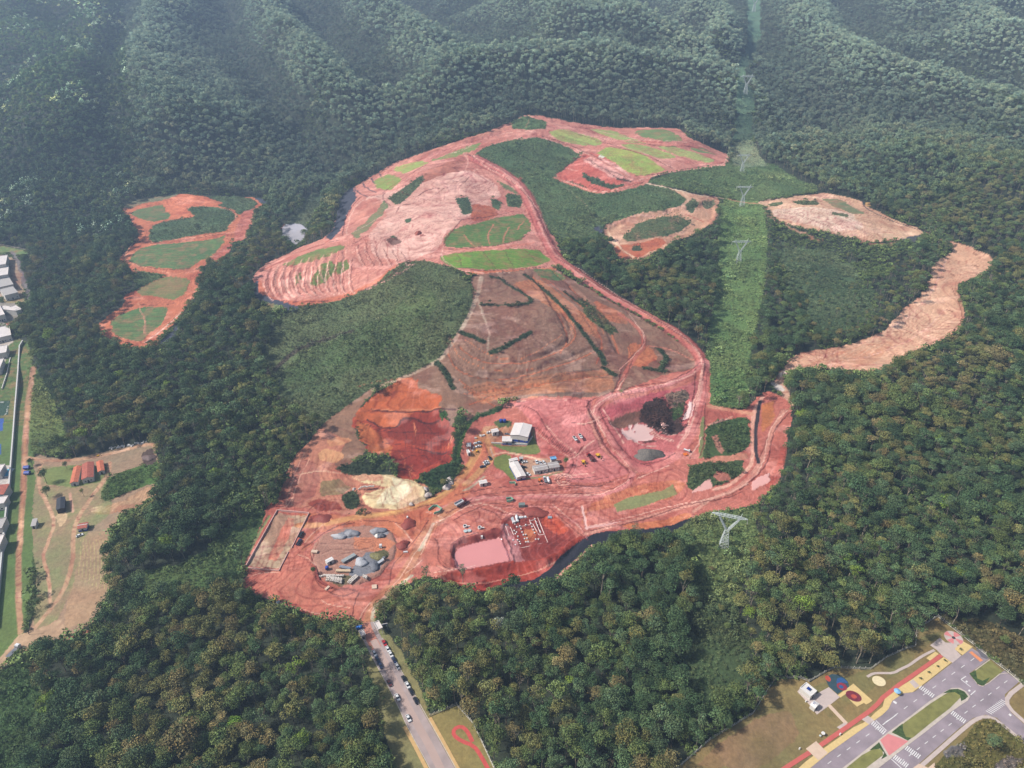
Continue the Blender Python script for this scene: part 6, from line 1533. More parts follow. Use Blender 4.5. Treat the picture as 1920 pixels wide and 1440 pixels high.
def pickup(u, v, rz, colour, label, group=None, name='pickup_truck'):
    p = G(u, v); e = empty(name, tuple(p), rz, label, 'pickup', group); pm = paintm(colour)
    b = MB(); b.box(-2.7, 2.6, -.93, .93, .45, .95, .05, .03)
    b.quadprism([(.2, -.85, 1.55), (1.0, -.85, 1.55), (1.0, .85, 1.55), (.2, .85, 1.55)], [(.25, -.75, 1.72), (.9, -.75, 1.72), (.9, .75, 1.72), (.25, .75, 1.72)])
    b.box(1.35, 2.58, -.88, .88, .951, 1.12, .08, .06)
    b.build('body', pm, e)
    MB().quadprism([(-.25, -.86, .955), (1.45, -.86, 1.10), (1.45, .86, 1.10), (-.25, .86, .955)], [(0.1, -.76, 1.55), (.95, -.76, 1.55), (.95, .76, 1.55), (.1, .76, 1.55)]).build('windows', M_GLASS, e)
    c = MB(); c.box(-2.68, -.3, -.92, -.84, .952, 1.3); c.box(-2.68, -.3, .84, .92, .952, 1.3); c.box(-2.69, -2.6, -.83, .83, .952, 1.3)
    c.build('cargo_bed', pm, e); MB().box(-2.58, -.32, -.83, .83, .953, 1.02).build('bed_liner', M_RUB, e)
    wheels(e, (-1.7, 1.65), .82, .4)
    return e
def truck(u, v, rz, cab, bed, label, kind='tipper', L=3.9, group=None, name='dump_truck', cat='truck', k=1.0):
    p = G(u, v); e = empty(name, tuple(p), rz, label, cat, group); e.scale = (k, k, k); pm = paintm(cab); bm = paintm(bed)
    MB().box(-L, L-.2, -.45, .45, .7, 1.0).build('chassis', M_DARK, e)
    cb = MB().box(L-1.9, L, -1.2, 1.2, .75, 2.3, 0.04, .04).box(L-1.86, L-.2, -1.12, 1.12, 2.302, 2.75, .12, .1).build('cab', pm, e)
    MB().box(L-.02, L+.05, -1.05, 1.05, 1.55, 2.3).build('windscreen', M_GLASS, cb)
    if kind == 'tipper':
        b = MB(); b.box(-L-.2, L-2.1, -1.22, 1.22, 1.05, 1.25)
        for s in (-1, 1): b.quadprism([(-L-.2, s*1.22-.06, 1.252), (L-2.1, s*1.22-.06, 1.252), (L-2.1, s*1.22+.06, 1.252), (-L-.2, s*1.22+.06, 1.252)], [(-L-.4, s*1.3-.06, 2.3), (L-2.0, s*1.3-.06, 2.3), (L-2.0, s*1.3+.06, 2.3), (-L-.4, s*1.3+.06, 2.3)])
        b.box(L-2.25, L-2.12, -1.14, 1.14, 1.253, 2.5); b.box(-L-.3, -L-.18, -1.14, 1.14, 1.253, 2.1)
        b.build('tipper_body', bm, e)
    elif kind == 'box':
        MB().box(-L-.2, L-2.05, -1.22, 1.22, 1.05, 3.1, .02, .02).build('cargo_box', bm, e)
    elif kind == 'flat':
        MB().box(-L-.2, L-2.05, -1.2, 1.2, 1.02, 1.25).build('flat_bed', bm, e)
        MB().box(L-2.3, L-2.1, -1.15, 1.15, 1.252, 2.2).build('headboard', bm, e)
    elif kind == 'tank':
        MB().bar((-L, 0, 2.0), (L-2.2, 0, 2.0), 1.1, n=14).build('water_tank', bm, e)
    elif kind == 'mixer':
        d = MB(); d.bar((-L, 0, 2.5), (-L+1.6, 0, 2.35), .55, 1.25, 12); d.bar((-L+1.602, 0, 2.35), (L-3.0, 0, 2.1), 1.25, 1.1, 12); d.bar((L-2.99, 0, 2.1), (L-2.2, 0, 2.0), 1.1, .5, 12)
        d.build('mixer_drum', bm, e)
    wheels(e, (-L+.7, -L+2.0, L-1.0), 1.0, .52, .34)
    return e
def excavator(u, v, rz, colour, label, k=1.0, arm=0.5):
    p = G(u, v); e = empty('excavator', tuple(p), rz, label, 'excavator'); e.scale = (k, k, k); pm = paintm(colour)
    for s in (-1, 1):
        t = MB(); t.quadprism([(-1.5, s*1.05-.28, 0), (1.5, s*1.05-.28, 0), (1.5, s*1.05+.28, 0), (-1.5, s*1.05+.28, 0)], [(-1.9, s*1.05-.28, .45), (1.9, s*1.05-.28, .45), (1.9, s*1.05+.28, .45), (-1.9, s*1.05+.28, .45)])
        t.quadprism([(-1.9, s*1.05-.28, .452), (1.9, s*1.05-.28, .452), (1.9, s*1.05+.28, .452), (-1.9, s*1.05+.28, .452)], [(-1.5, s*1.05-.28, .85), (1.5, s*1.05-.28, .85), (1.5, s*1.05+.28, .85), (-1.5, s*1.05+.28, .85)])
        t.build('track', M_RUB, e)
    MB().box(-2.0, 1.3, -1.2, 1.2, .95, 1.75, .08, .05).build('body', pm, e)
    cb = MB().box(-.1, 1.35, .25, 1.15, 1.752, 2.75, .06, .05).build('cab', pm, e); MB().box(1.28, 1.36, .35, 1.05, 1.9, 2.55).build('window', M_GLASS, cb)
    MB().bar((1.2, -.25, 1.6), (3.6, -.25, 3.6), .28, .22).build('boom', pm, e)
    MB().bar((3.6, -.25, 3.6), (5.3, -.25, 1.4), .2, .16).build('stick', pm, e)
    MB().quadprism([(4.9, -.75, .3), (5.5, -.75, .2), (5.5, .25, .2), (4.9, .25, .3)], [(5.0, -.75, 1.2), (5.8, -.75, 1.3), (5.8, .25, 1.3), (5.0, .25, 1.2)]).build('bucket', M_DARK, e)
    return e
def roller(u, v, rz, label):
    p = G(u, v); e = empty('road_roller', tuple(p), rz, label, 'roller'); pm = paintm('yellow')
    MB().bar((1.8, -1.05, .8), (1.8, 1.05, .8), .8, n=16).build('drum', M_STEEL, e)
    MB().box(-2.4, .6, -.85, .85, .8, 1.7, .1, .08).box(.6, 1.8, -1.25, -1.1, .7, 1.0).box(.6, 1.8, 1.1, 1.25, .7, 1.0).build('body', pm, e)
    cb = MB().box(-.7, .7, -.75, .75, 1.702, 2.9, .08, .08).build('cab', M_GLASS, e); MB().box(-.75, .75, -.8, .8, 2.905, 3.02).build('cab_roof', pm, cb)
    wheels(e, (-1.5,), .95, .75, .5)
    return e
RH = heading(745, 1290, 30, 58)
RG = 'cars parked along the entrance road'
for (u, v, c, lab) in ((721,1207,'red','red car at the head of the row parked right of the entrance road'), (727.5,1218.5,'white','white car directly behind the red car on the entrance road'), (733,1228,'white','second white car behind the red car on the entrance road'),
  (739,1239,'dark_blue','dark blue car between white and silver cars right of the entrance road'), (745.5,1251,'silver','silver car last of the upper group right of the entrance road'), (757.7,1274.4,'black','black car ahead of a lone white car in the lower group right of the road'),
  (764.5,1286,'white','white car between two black cars in the lower group right of the road'), (771,1298,'black','black car behind the white one in the lower group right of the road'), (779.8,1315,'black','black car last in the row right of the entrance road'),
  (702.5,1226,'white','white car first in the row parked left of the entrance road'), (707.7,1237.5,'dark_blue','dark blue car second in the row left of the entrance road'), (713.5,1249,'dark_blue','dark blue car third in the row left of the entrance road'),
  (730.5,1282,'maroon','maroon car alone half on the left verge of the entrance road'), (745.5,1309,'white','white car on the left lane below the maroon car'), (766,1348,'white','white car driving nearest the bottom on the left lane')):
    car(u, v, RH, c, lab, RG if 'driving' not in lab else None)
# cars in the yards
for (u, v, dx, dy, c, lab) in ((897,831,-10,1,'silver','silver car at the top of the cars beside the white tent'), (896.5,838,-10,1,'white','white car below the silver one beside the white tent'),
  (911,867,10,-4,'white','white car at the roadside between the yard and the lawn'), (913,870.5,10,-4,'silver','silver car touching the white one at the roadside'), (905,876,10,-2,'dark_blue','dark blue car parked lowest on the orange slope road'), (918.5,860,3,6,'black','small black car at the kerb above the roadside pair'),
  (984,867.5,10,-2,'white','white car right of the annex in the office yard'), (982,877,10,0,'black','black car beside the long white building'), (990,890,10,4,'white','white car at the lower end of the long white building'),
  (1006,867,3,7,'white','white car left of the grey roofed office court'), (1013,869,5,6,'silver','silver car between two white cars in the office court'), (1020,868,5,6,'white','white car nearest the blue roofed shelter'),
  (963,825,8,2,'silver','silver car right of the small office below the warehouse'), (969,826,8,2,'grey','grey car second from the small office'), (979,827,8,2,'dark_blue','dark car in the yard in front of the warehouse'), (951,814,8,1,'grey','grey vehicle left of the warehouse')):
    car(u, v, heading(u, v, dx, dy), c, lab, 'cars parked at the site offices')
car(150, 1005, heading(150, 1005, 10, -4), 'white', 'white car parked below the small red roofed hut', None)
pickup(1078, 827, heading(1078, 827, 4, 7), 'white', 'white pickup on the pink ground, left of the two')
pickup(1088.5, 823, heading(1088, 823, 3, 7), 'white', 'white pickup on the pink ground, right of the two')
pickup(565, 1004, heading(565, 1004, 4, -6), 'black', 'larger dark pickup parked beside the walled lot')
pickup(561, 1018, heading(561, 1018, 4, -6), 'dark_blue', 'smaller dark blue pickup below the dark one at the walled lot')
truck(864, 946, heading(864, 946, 10, -6), 'brick_red', 'silver', 'dump truck with dark red cab and pale load on the main site road', k=1.05)
truck(1106.5, 860, heading(1106, 860, -6, -8), 'brick_red', 'maroon', 'dark red dump truck between two yellow machines')
truck(27, 1223, heading(27, 1223, 5, -5), 'white', 'grey', 'flatbed truck with white cab where the dirt lanes meet', kind='flat', name='flatbed_truck')
truck(1028, 902, heading(1028, 902, -2, -6), 'white', 'white', 'white truck right of two parked machines below the office', kind='tank', k=0.75, name='tanker_truck')
truck(1022, 901, heading(1022, 901, -2, -6), 'white', 'grey', 'white and dark truck left of the tanker below the office', kind='flat', k=0.7, name='flatbed_truck')
truck(969, 974, heading(969, 974, 1, 8), 'white', 'white', 'white concrete mixer truck standing upright to the foundations', kind='mixer', k=0.8, name='mixer_truck')
truck(979, 971, heading(979, 971, 10, -2), 'white', 'white', 'white concrete mixer truck parked across above the foundations', kind='mixer', k=0.75, name='mixer_truck')
truck(962, 976, heading(962, 976, 3, 8), 'white', 'silver', 'white crane truck at the left corner of the foundations', kind='flat', k=0.8, name='flatbed_truck')
truck(716, 1054, heading(716, 1054, 9, -7), 'grey', 'silver', 'grey truck parked under the olive coloured heap', kind='flat', k=0.7, name='flatbed_truck')
excavator(1094, 868, heading(1094, 868, 4, 7), 'yellow', 'yellow excavator at the left of the dark red dump truck', 0.85)
excavator(1121, 856, heading(1121, 856, 4, 5), 'yellow', 'yellow excavator at the right of the dark red dump truck', 0.85)
excavator(894, 847, heading(894, 847, -1, 6), 'yellow', 'yellow excavator at the edge of the orange yard below the white tent', 0.6)
excavator(1285, 853, heading(1285, 853, 6, 4), 'orange', 'orange excavator on the pink track by the forest gap', 0.9)
excavator(1012, 902, heading(1012, 902, 1, 6), 'orange', 'orange excavator parked below the grey roofed office', 0.8)
excavator(184, 855.5, heading(184, 855, 8, -1), 'yellow', 'small yellow excavator on the track behind the farmhouse', 0.45)
excavator(500+353, 0+1122-170, 0.3, 'yellow', 'small yellow excavator beside the road to the pond', 0.01) if False else None
excavator(950, 984, heading(950, 984, 4, 4), 'grey', 'dark excavator left of the foundations', 0.5)
truck(1288, 845, heading(1288, 845, 4, 2), 'white', 'white', 'small white truck beside the orange excavator', kind='flat', k=0.6, name='flatbed_truck')
roller(516, 1130, heading(516, 1130, 9, 2), 'yellow road roller half hidden at the forest edge below the red yard')

# ---- yard goods
def tank(u, v, r, h, m, label, cat='tank', name='water_tank'):
    p = G(u, v); e = empty(name, tuple(p), 0, label, cat)
    MB().lathe([(r, -.2), (r, h*.8), (r*.96, h*.86)], 18).build('body', m, e, True); MB().lathe([(r*.97, h*.861), (r*.75, h*.97), (r*.25, h)], 18).build('lid', m, e, True)
tank(939.5, 791, 1.3, 2.4, M_BLUE, 'left blue water tank above the warehouse yard'); tank(946, 791, 1.3, 2.4, M_BLUE, 'right blue water tank above the warehouse yard')
tank(671, 1179, 1.0, 2.0, rmat('bright_blue', (50,120,210)), 'left blue tank behind the guard booth'); tank(676.5, 1178, 1.0, 2.0, MATS['bright_blue'], 'right blue tank behind the guard booth')
tank(613.6, 1068, 1.1, 1.8, M_BLUE, 'dark blue drum tank left of the timber stacks')
def tarp(u, v, rz, a, b, h, m, label, name='covered_trailer', cat='trailer'):
    p = G(u, v); e = empty(name, tuple(p), rz, label, cat)
    MB().box(-a, a, -b, b, .7, h*.7).quadprism([(-a, -b, h*.7+.001), (a, -b, h*.7+.001), (a, b, h*.7+.001), (-a, b, h*.7+.001)], [(-a*.96, -b*.3, h), (a*.96, -b*.3, h), (a*.96, b*.3, h), (-a*.96, b*.3, h)]).build('cover', m, e)
    wheels(e, (-a*.5, a*.5), b*.9, .38)
tarp(51, 879, 0.1, 1.9, 1.5, 2.6, M_BLUE, 'upper blue covered trailer beside the dirt lane'); tarp(52, 889, 0.05, 1.9, 1.5, 2.6, M_BLUE, 'lower blue covered trailer beside the dirt lane')
building('container', [(609.5,1050),(622.5,1044),(625.6,1049),(613,1056)], 2.5, 'white roofed site container in the gravel yard', 'container', roof='gable', ridge='x', rm=M_WHITE, pitch=0.15, over=0.05)
def stack(u, v, rz, L, n_, rows_, m, label, name='beam_stack', cat='stack', part='beam', w=0.5, h=0.45):
    p = G(u, v); e = empty(name, tuple(p), rz, label, cat)
    for r_ in range(rows_):
        for i in range(n_):
            y = (i-(n_-1)/2)*w*1.15; dl = random.uniform(-.3, .3)
            MB().box(-L/2+dl, L/2+dl, y-w/2, y+w/2, .02+r_*(h+.02), r_*(h+.02)+h).build(part, m, e)
stack(654.5, 1049, heading(644, 1055, 21, -12), 9.0, 4, 2, rmat('grey_formwork', (168,174,174)), 'long stack of grey steel forms in the gravel yard', w=0.55)
stack(648, 1067, heading(638, 1066, 19, 4), 7.0, 3, 2, rmat('blue_grey_steel', (140,146,160)), 'blue grey steel beams above the pale timber stack')
stack(644, 1073, heading(631, 1073, 26, 0.5), 8.6, 3, 2, M_WOOD, 'pale timber stack above the rows of concrete pipes', name='timber_stack', part='plank')
# concrete pipes, each on its own
PG = 'concrete pipes laid out in rows in the gravel yard'
pipe0 = None
def pipes(a, b, n_, rows_, dv, lab, seed):
    global pipe0
    rg = random.Random(seed)
    for r_ in range(rows_):
        for i in range(n_):
            t = (i+.5)/n_; u = a[0]+(b[0]-a[0])*t+rg.uniform(-.5, .5)+dv[0]*r_; v = a[1]+(b[1]-a[1])*t+rg.uniform(-.4, .4)+dv[1]*r_
            p = G(u, v); rz = 1.3+rg.uniform(-.2, .2)
            if pipe0 is None:
                pipe0 = MB().tube((-.62, 0, .42), (.62, 0, .42), .42, .3, 14).build('concrete_pipe', rmat('pipe_concrete', (226,214,202), rough=0.8)); c = pipe0
            else:
                c = pipe0.copy(); COL.objects.link(c)
            c.location = p; c.rotation_euler = (0, 0, rz); tag(c, lab, 'pipe', PG)
pipes((597,1081),(645,1082), 22, 1, (0,0), 'short pale concrete pipe in the longest upper row below the timber stack', 1)
pipes((611,1088),(641,1094), 13, 3, (0.6,-2.6), 'short pale concrete pipe in the middle block below the upper row', 2)
pipes((657,1096),(672,1083), 8, 3, (-2.6,-1.2), 'short pale concrete pipe in the slanting block beside the gravel', 3)
pipes((681,1084),(689,1087), 4, 2, (0,-2.6), 'short pale concrete pipe in the small pile at the right end', 4)
pipes((672,919),(702,917), 12, 1, (0,0), 'pale concrete pipe in the row on the sand bank below the dark hedge', 5)
# heaps
def heap(name, u, v, rx, ry, h, m, label, cat='heap', seed=1, rz=0.0):
    p = G(u, v); b = MB(); n_ = 26; rg = np.random.default_rng(seed); prof = [(1.0, -.5), (.97, 0.05), (.78, .32), (.55, .62), (.3, .88), (.1, 1.0)]
    ph = rg.uniform(0, 6.28, 4); o = len(b.v)
    for r_, z in prof:
        for i in range(n_):
            t = 2*math.pi*i/n_; w_ = 1+.16*math.sin(2*t+ph[0])+.10*math.sin(3*t+ph[1])+.07*math.sin(5*t+ph[2])+rg.uniform(-.04, .04)
            b.v.append((rx*r_*w_*math.cos(t), ry*r_*w_*math.sin(t), (h*z if z > 0 else z)*(1+rg.uniform(-.08, .08))))
    for k in range(len(prof)-1):
        for i in range(n_): j = (i+1) % n_; b.f.append((k*n_+i, k*n_+j, (k+1)*n_+j, (k+1)*n_+i))
    b.f.append(tuple((len(prof)-1)*n_+i for i in range(n_)))
    ob = b.build(name, m, None, True); ob.location = p; ob.rotation_euler = (0, 0, rz)
    return tag(ob, label, cat)
GR1 = rmat('grey_gravel', (150,150,156), var=0.2, scale=1.0, bump=0.6); GR2 = rmat('pale_gravel', (184,184,188), var=0.15, scale=1.0, bump=0.5); GR3 = rmat('dark_gravel', (110,112,120), var=0.2, scale=1.0, bump=0.6)
heap('gravel_heap', 636, 1007, 4.8, 2.0, 1.6, GR2, 'long pale grey gravel heap at the upper left of the round yard', 'gravel heap', 1, 0.0)
heap('gravel_heap', 660, 1001, 4.2, 3.2, 1.8, GR1, 'grey gravel heap right beside the long pale one', 'gravel heap', 2)
heap('gravel_heap', 709, 996, 5.0, 2.8, 1.6, GR1, 'grey gravel heap at the upper right of the round yard', 'gravel heap', 3)
heap('gravel_heap', 716, 1006, 2.4, 1.6, 1.4, GR3, 'small dark gravel heap touching a white one', 'gravel heap', 4); heap('sand_heap', 707.5, 1006, 1.8, 1.5, 1.4, rmat('white_sand', (240,236,228)), 'small white sand heap left of the dark gravel', 'sand heap', 5)
heap('gravel_heap', 677, 1055, 3.8, 3.6, 1.5, GR2, 'pale crushed stone heap in the middle of the yard', 'gravel heap', 6)
heap('gravel_heap', 702, 1062, 3.4, 3.8, 1.5, GR3, 'dark gravel heap below the olive heap', 'gravel heap', 7)
heap('rubbish_heap', 709, 1044, 4.6, 3.4, 1.6, rmat('olive_debris', (122,116,70), var=0.5, scale=1.4, bump=0.8), 'olive brown heap with white scraps beside the gravel', 'heap', 8)
heap('brush_heap', 1217, 853, 12.5, 6.5, 4.0, rmat('grey_brush', (112,104,96), var=0.4, scale=1.0, bump=1.0), 'large grey brown heap of cut brush on the pink ground', 'heap', 9)
heap('soil_mound', 785, 438, 4.5, 3.5, 4.0, rmat('red_soil', (168,84,66), var=0.2, bump=0.5), 'small pointed red soil mound on the pale plateau', 'mound', 10)
heap('soil_mound', 832, 322, 22, 10, 7.0, rmat('tan_soil', (198,122,100), var=0.2, scale=0.3, bump=0.5), 'broad tan soil mound at the top of the plateau', 'mound', 11)
heap('rock_pile', 280, 858, 5.0, 4.2, 1.6, rmat('dark_earth', (110,88,84), var=0.3, bump=0.6), 'low dark earth heap at the end of the farm track', 'heap', 12)
heap('soil_heap', 755, 1022, 4.5, 3.6, 1.8, rmat('dark_red_soil', (146,62,50), var=0.25, bump=0.6), 'dark red soil heap beside the bending grey road', 'heap', 13)
heap('soil_heap', 766, 982, 5.5, 5.0, 2.0, MATS['dark_red_soil'], 'wide dark red soil heap above the bend of the road', 'heap', 14)
heap('soil_heap', 606, 972, 8.0, 4.0, 2.2, MATS['dark_red_soil'], 'dark red soil heap right of the walled lot', 'heap', 15)
heap('soil_heap', 1005, 960, 9, 4.5, 2.2, MATS['dark_red_soil'], 'dark red soil bank behind the foundations', 'heap', 16)
for i, (u, v, s) in enumerate(((843,900,3.2),(838,914,3.4),(846,906,2.2),(798,918,2.6),(803,930,2.6),(771,947,1.6),(664,917,1.4))):
    heap('boulder', u, v, s, s*.8, s*.8, rmat('pale_boulder', (206,192,184), var=0.2, scale=.6, bump=.5), ['upper pale boulder at the tip of the green gully','large pale boulder at the tip of the green gully','small pale boulder between two larger ones at the gully tip','grey pink boulder at the right end of the sand bank','lower boulder at the right end of the sand bank','small pale boulder below the sand bank','small grey boulder left of the pipes on the sand bank'][i], 'boulder', 40+i)
# white rubble blocks behind the farm
rb0 = None
for i in range(22):
    t = i/21; u = 206+68*t+random.uniform(-2, 2); v = 842-13*t+random.uniform(-2.2, 2.2); s = random.uniform(.5, 1.3)
    if rb0 is None: rb0 = MB().quadprism([(-.8,-.6,-.2),(.9,-.5,-.2),(.8,.6,-.2),(-.9,.5,-.2)], [(-.6,-.5,.7),(.6,-.3,.9),(.5,.5,.6),(-.5,.4,.8)]).build('white_block', M_WHITE); c = rb0
    else: c = rb0.copy(); COL.objects.link(c)
    c.location = G(u, v); c.rotation_euler = (0, 0, random.uniform(0, 3)); c.scale = (s*1.3, s, s); tag(c, 'white block in the long line of rubble behind the farm', 'block', 'white rubble blocks behind the farm')
# drainage slabs and chambers
def slab(u, v, a, b, rz, h, m, label, name='concrete_slab', cat='slab'):
    p = G(u, v); o = MB().box(-a, a, -b, b, -.2, h, .1, .1).build(name, m); o.location = p; o.rotation_euler = (0, 0, rz); return tag(o, label, cat)
slab(590, 1036, 2.0, 1.1, -.1, .5, M_TANP, 'flat beige slab at the left rim of the gravel yard'); slab(614, 1103, 1.6, .8, 1.0, .5, M_TANP, 'narrow beige slab below the left end of the pipes')
slab(702, 1101, 1.5, 1.6, .2, .5, M_TANP, 'square beige slab right below the gravel yard'); slab(764, 966+9-5+1, .5, .8, 0.3, 1.0, M_WHITE, 'upright white slab on the dark red heap')
slab(760.5, 1035.5, 1.4, .5, .1, .7, M_WHITE, 'white slab lying beside the bending road'); slab(714, 1027, .9, .9, 0, 1.8, M_WHITE, 'white cube box above the olive heap', 'storage_box', 'box')
slab(903.5, 1007, .7, .7, 0, 1.6, M_WHITE, 'white cube box at the top edge of the pink basin', 'storage_box', 'box')
slab(1031, 970.5, 1.4, .9, 0, .6, rmat('blue_grey', (150,170,184)), 'blue grey sheet pile right of the foundations', 'sheet_stack', 'stack'); slab(1005, 1027, 1.5, 1.1, .2, .8, rmat('steel_blue', (160,170,186)), 'steel blue stack below the foundations', 'sheet_stack', 'stack')
for u, v, lab in ((873,997,'left pale grey manhole ring lid on the red slope'), (880,996,'right pale grey manhole ring lid on the red slope')):
    p = G(u, v); o = MB().lathe([(1.3,-.2),(1.3,.25),(1.1,.35)], 18).build('manhole_lid', rmat('lid_grey', (190,204,204))); o.location = p; tag(o, lab, 'lid')
for u, v, lab in ((872,988,'white ring pit above the pale lids'), (899.5,991,'white ring pit right of the pale lids')):
    p = G(u, v); e = empty('ring_pit', tuple(p), 0, lab, 'pit'); MB().tube((0,0,-.4),(0,0,.7),1.3,.95,16).build('ring', M_WHITE, e); MB().lathe([(.94,-.3),(.94,.1)],16).build('water_surface', M_DARK, e)
    MB().box(1.4, 3.0, -.3, .2, 0, .5).build('pipe_stub', M_WHITE, e)
# green shuttered pits
GRN = rmat('mint_shuttering', (140,196,166), rough=0.7)
def shutter(pts, label):
    P = G(pts); c = P.mean(0); e = empty('shuttering', tuple(c), 0, label, 'shuttering')
    for a, b in zip(P[:-1], P[1:]):
        d = (b-a); L = np.linalg.norm(d[:2]); n_ = np.array([-d[1], d[0]])/L*.18
        q = [(a[0]+n_[0]-c[0], a[1]+n_[1]-c[1]), (a[0]-n_[0]-c[0], a[1]-n_[1]-c[1]), (b[0]-n_[0]-c[0], b[1]-n_[1]-c[1]), (b[0]+n_[0]-c[0], b[1]+n_[1]-c[1])]
        MB().quadprism([(x, y, -.3) for x, y in q], [(x, y, 1.5) for x, y in q]).build('panel', GRN, e)
shutter([(804,958),(812,952),(820,950.5),(828,955)], 'mint green shuttering along the top of the oval pit at the road bend')
shutter([(828.5,956),(824,962),(814,966)], 'mint green shuttering at the lower right of the oval pit at the road bend')
shutter([(949,936),(958,935),(962,937.5),(962,940),(957,942.5),(950,943)], 'horseshoe of mint green shuttering on the pink tracks')
shutter([(955,906.5),(966,906.5),(966,911)], 'short mint green shuttering below the white canteen building')
slab(978.5, 949, 2.2, 1.5, 0.05, 2.0, rmat('grey_green_metal', (120,130,126)), 'grey green steel box on the pink tracks', 'steel_box', 'box')
building('site_container', [(876,868-24),(881,867-24),(880,880-30),(876,881-30)], 2.2, 'small white container at the edge of the orange yard below the tent', 'container', roof='flat', rm=M_WHITE, over=0.05)
for i, (u, v) in enumerate(((891.5,822),(890,832),(888,840),(886,845),(901,817.5),(907,817),(914,812),(918,811))):
    slab(u, v, .9, .6, i*.7, .9, M_WHITE if i % 3 else M_CONC, ['tall white crate at the top of the crates left of the silver car','white crate just left of the silver car','white crate left of the white car','lowest white crate of the row by the tent','leftmost pale ring beside the small white shed','second pale ring beside the small white shed','third pale ring beside the small white shed','pale ring touching the small white shed'][i], 'crate' if i < 4 else 'concrete_ring', 'crate' if i < 4 else 'ring')
# foundations of the new building
def foundations():
    C0 = G(988, 998); e = empty('building_foundations', tuple(C0), 0, 'new building foundations with rows of white columns and low walls on dark red soil', 'foundations')
    U = lambda x, y: (850+x/9.6, 930+y/9.6)
    def beam(a, b, nm='foundation_wall', w=.3, h=2.0, m=rmat('pinkish_concrete', (232,200,192))):
        A = G(*U(*a))-C0; B = G(*U(*b))-C0; MB().bar((A[0], A[1], A[2]+h*.5), (B[0], B[1], B[2]+h*.5), w).build(nm, m, e)
    for a, b in (((1510,375),(1700,830)),((1700,830),(1080,950)),((1080,950),(945,545)),((1450,380),(1510,375)),((1030,560),(1160,865)),((1160,865),(1560,790)),((1130,568),(1400,512)),((1370,430),(1400,512)),((1370,450),(1470,430)),((1470,430),(1570,670)),((1430,500),(1540,700)),((1520,380),(1640,690)),((1110,480),(1110,520)),((1640,690),(1540,700))): beam(a, b)
    for a, b in (((1110,655),(1190,655)),((1115,690),(1185,705)),((1120,720),(1200,700)),((1150,790),(1220,765)),((1170,830),(1215,800)),((1060,765),(1100,820))): beam(a, b, 'beam', .22, 1.6)
    for x, y in ((1140,568),(1195,557),(1300,537),(1395,512),(1215,603),(1235,660),(1260,712),(1300,706),(1280,775),(1325,770),(1305,830),(1345,822),(1480,785),(1530,785),(1415,567),(1437,620),(1460,675),(1555,640),(1510,540),(1490,490),(1465,430),(1095,630),(1115,690),(1135,655),(1160,740),(1155,800),(1190,825),(1115,880),(1205,860),(1075,800),(1565,665)):
        p = G(*U(x, y))-C0; MB().box(p[0]-.42, p[0]+.42, p[1]-.42, p[1]+.42, p[2]-.3, p[2]+1.9).build('column', M_WHITE, e)
    for x, y, r_ in ((1400,990,.5),(1440,1000,-.6),(1360,945,.2)):
        p = G(*U(x, y))-C0; o = MB().box(-2, 2, -.4, .4, 0, .5).build('timber', M_WOOD, e); o.location = p; o.rotation_euler = (0, 0, r_)
foundations()
# retaining curtain on the basin side, dark sheet drains
for pts, lab in (([(590,1062),(598,1090),(622,1103)], 'low dark red kerb round the left of the gravel yard'),):
    wall_run('earth_kerb', pts, .6, 1.2, MATS['dark_red_soil'], lab, 'kerb')

# ---- park furniture
for i, (u, v) in enumerate(((1726.5,1273),(1742,1262),(1757.7,1251.5),(1772,1240),(1801.5,1219))):
    p = G(u, v); e = empty('planter', tuple(p), -.62, ['first square planter counted from the blue parasol','second square planter counted from the blue parasol','third square planter counted from the blue parasol','fourth square planter counted from the blue parasol','square planter on the yellow patch by the closed road end'][i], 'planter', 'square planters in the yellow walk')
    MB().box(-1.05, 1.05, -.75, .75, -.1, .32).build('kerb_frame', M_YEL, e); 
    rg = np.random.default_rng(i); V, c_ = crown_mesh('pl', rg, 1.1, .9, .3, 90, .35, 6); o = bpy.data.objects.new('shrub', mesh_from('planter_shrub', V, c_, LEAF)); o['tint'] = [.05, .07, .03]; o.parent = e; COL.objects.link(o)
p = G(1680.5, 1301); e = empty('parasol', tuple(p), 0, 'light blue parasol standing on the yellow walk by the bus bay', 'parasol')
MB().bar((0,0,0),(0,0,2.6),.06,n=8).build('pole', M_STEEL, e); MB().lathe([(1.7,2.2),(1.68,2.28),(.2,2.9)],10).build('canopy', rmat('sky_blue_cloth', (140,192,232)), e)
p = G(1541, 1380); e = empty('gym_set', tuple(p), 0, 'dark outdoor gym set with a round white top near the tan square', 'gym set')  # outdoor gym set: round white top, frame and seat
MB().lathe([(.9,1.6),(.85,1.9)],14,(.4,.3,0)).build('white_top', M_WHITE, e); MB().bar((.4,.3,0),(.4,.3,1.6),.12).bar((-.8,0,0),(-.8,0,1.8),.1).bar((-.8,0,1.7),(.4,.3,1.5),.08).build('frame', M_DARK, e); MB().lathe([(.5,.8),(.5,1.0)],12,(-1.1,-.4,0)).build('seat', M_STEEL, e)
for u, v, lab in ((1511,1316,'white cabinet between the two kiosks'), (1499,1405,'small white post box alone on the lower grass'), (1575,1378,'small white box on the edge of the red cycle path')):
    slab(u, v, .35, .35, .3, 1.3, M_WHITE, lab, 'utility_box', 'box')
def lamp(u, v, lab):
    p = G(u, v); e = empty('street_lamp', tuple(p), -.6, lab, 'lamp', 'street lamps of the avenue'); MB().bar((0,0,0),(0,0,7.5),.09,.06,6).build('pole', M_STEEL, e); MB().bar((0,0,7.4),(1.4,0,7.7),.05,.04).build('arm', M_STEEL, e); MB().box(1.2,1.9,-.15,.15,7.65,7.78).build('lamp_head', M_WHITE, e)
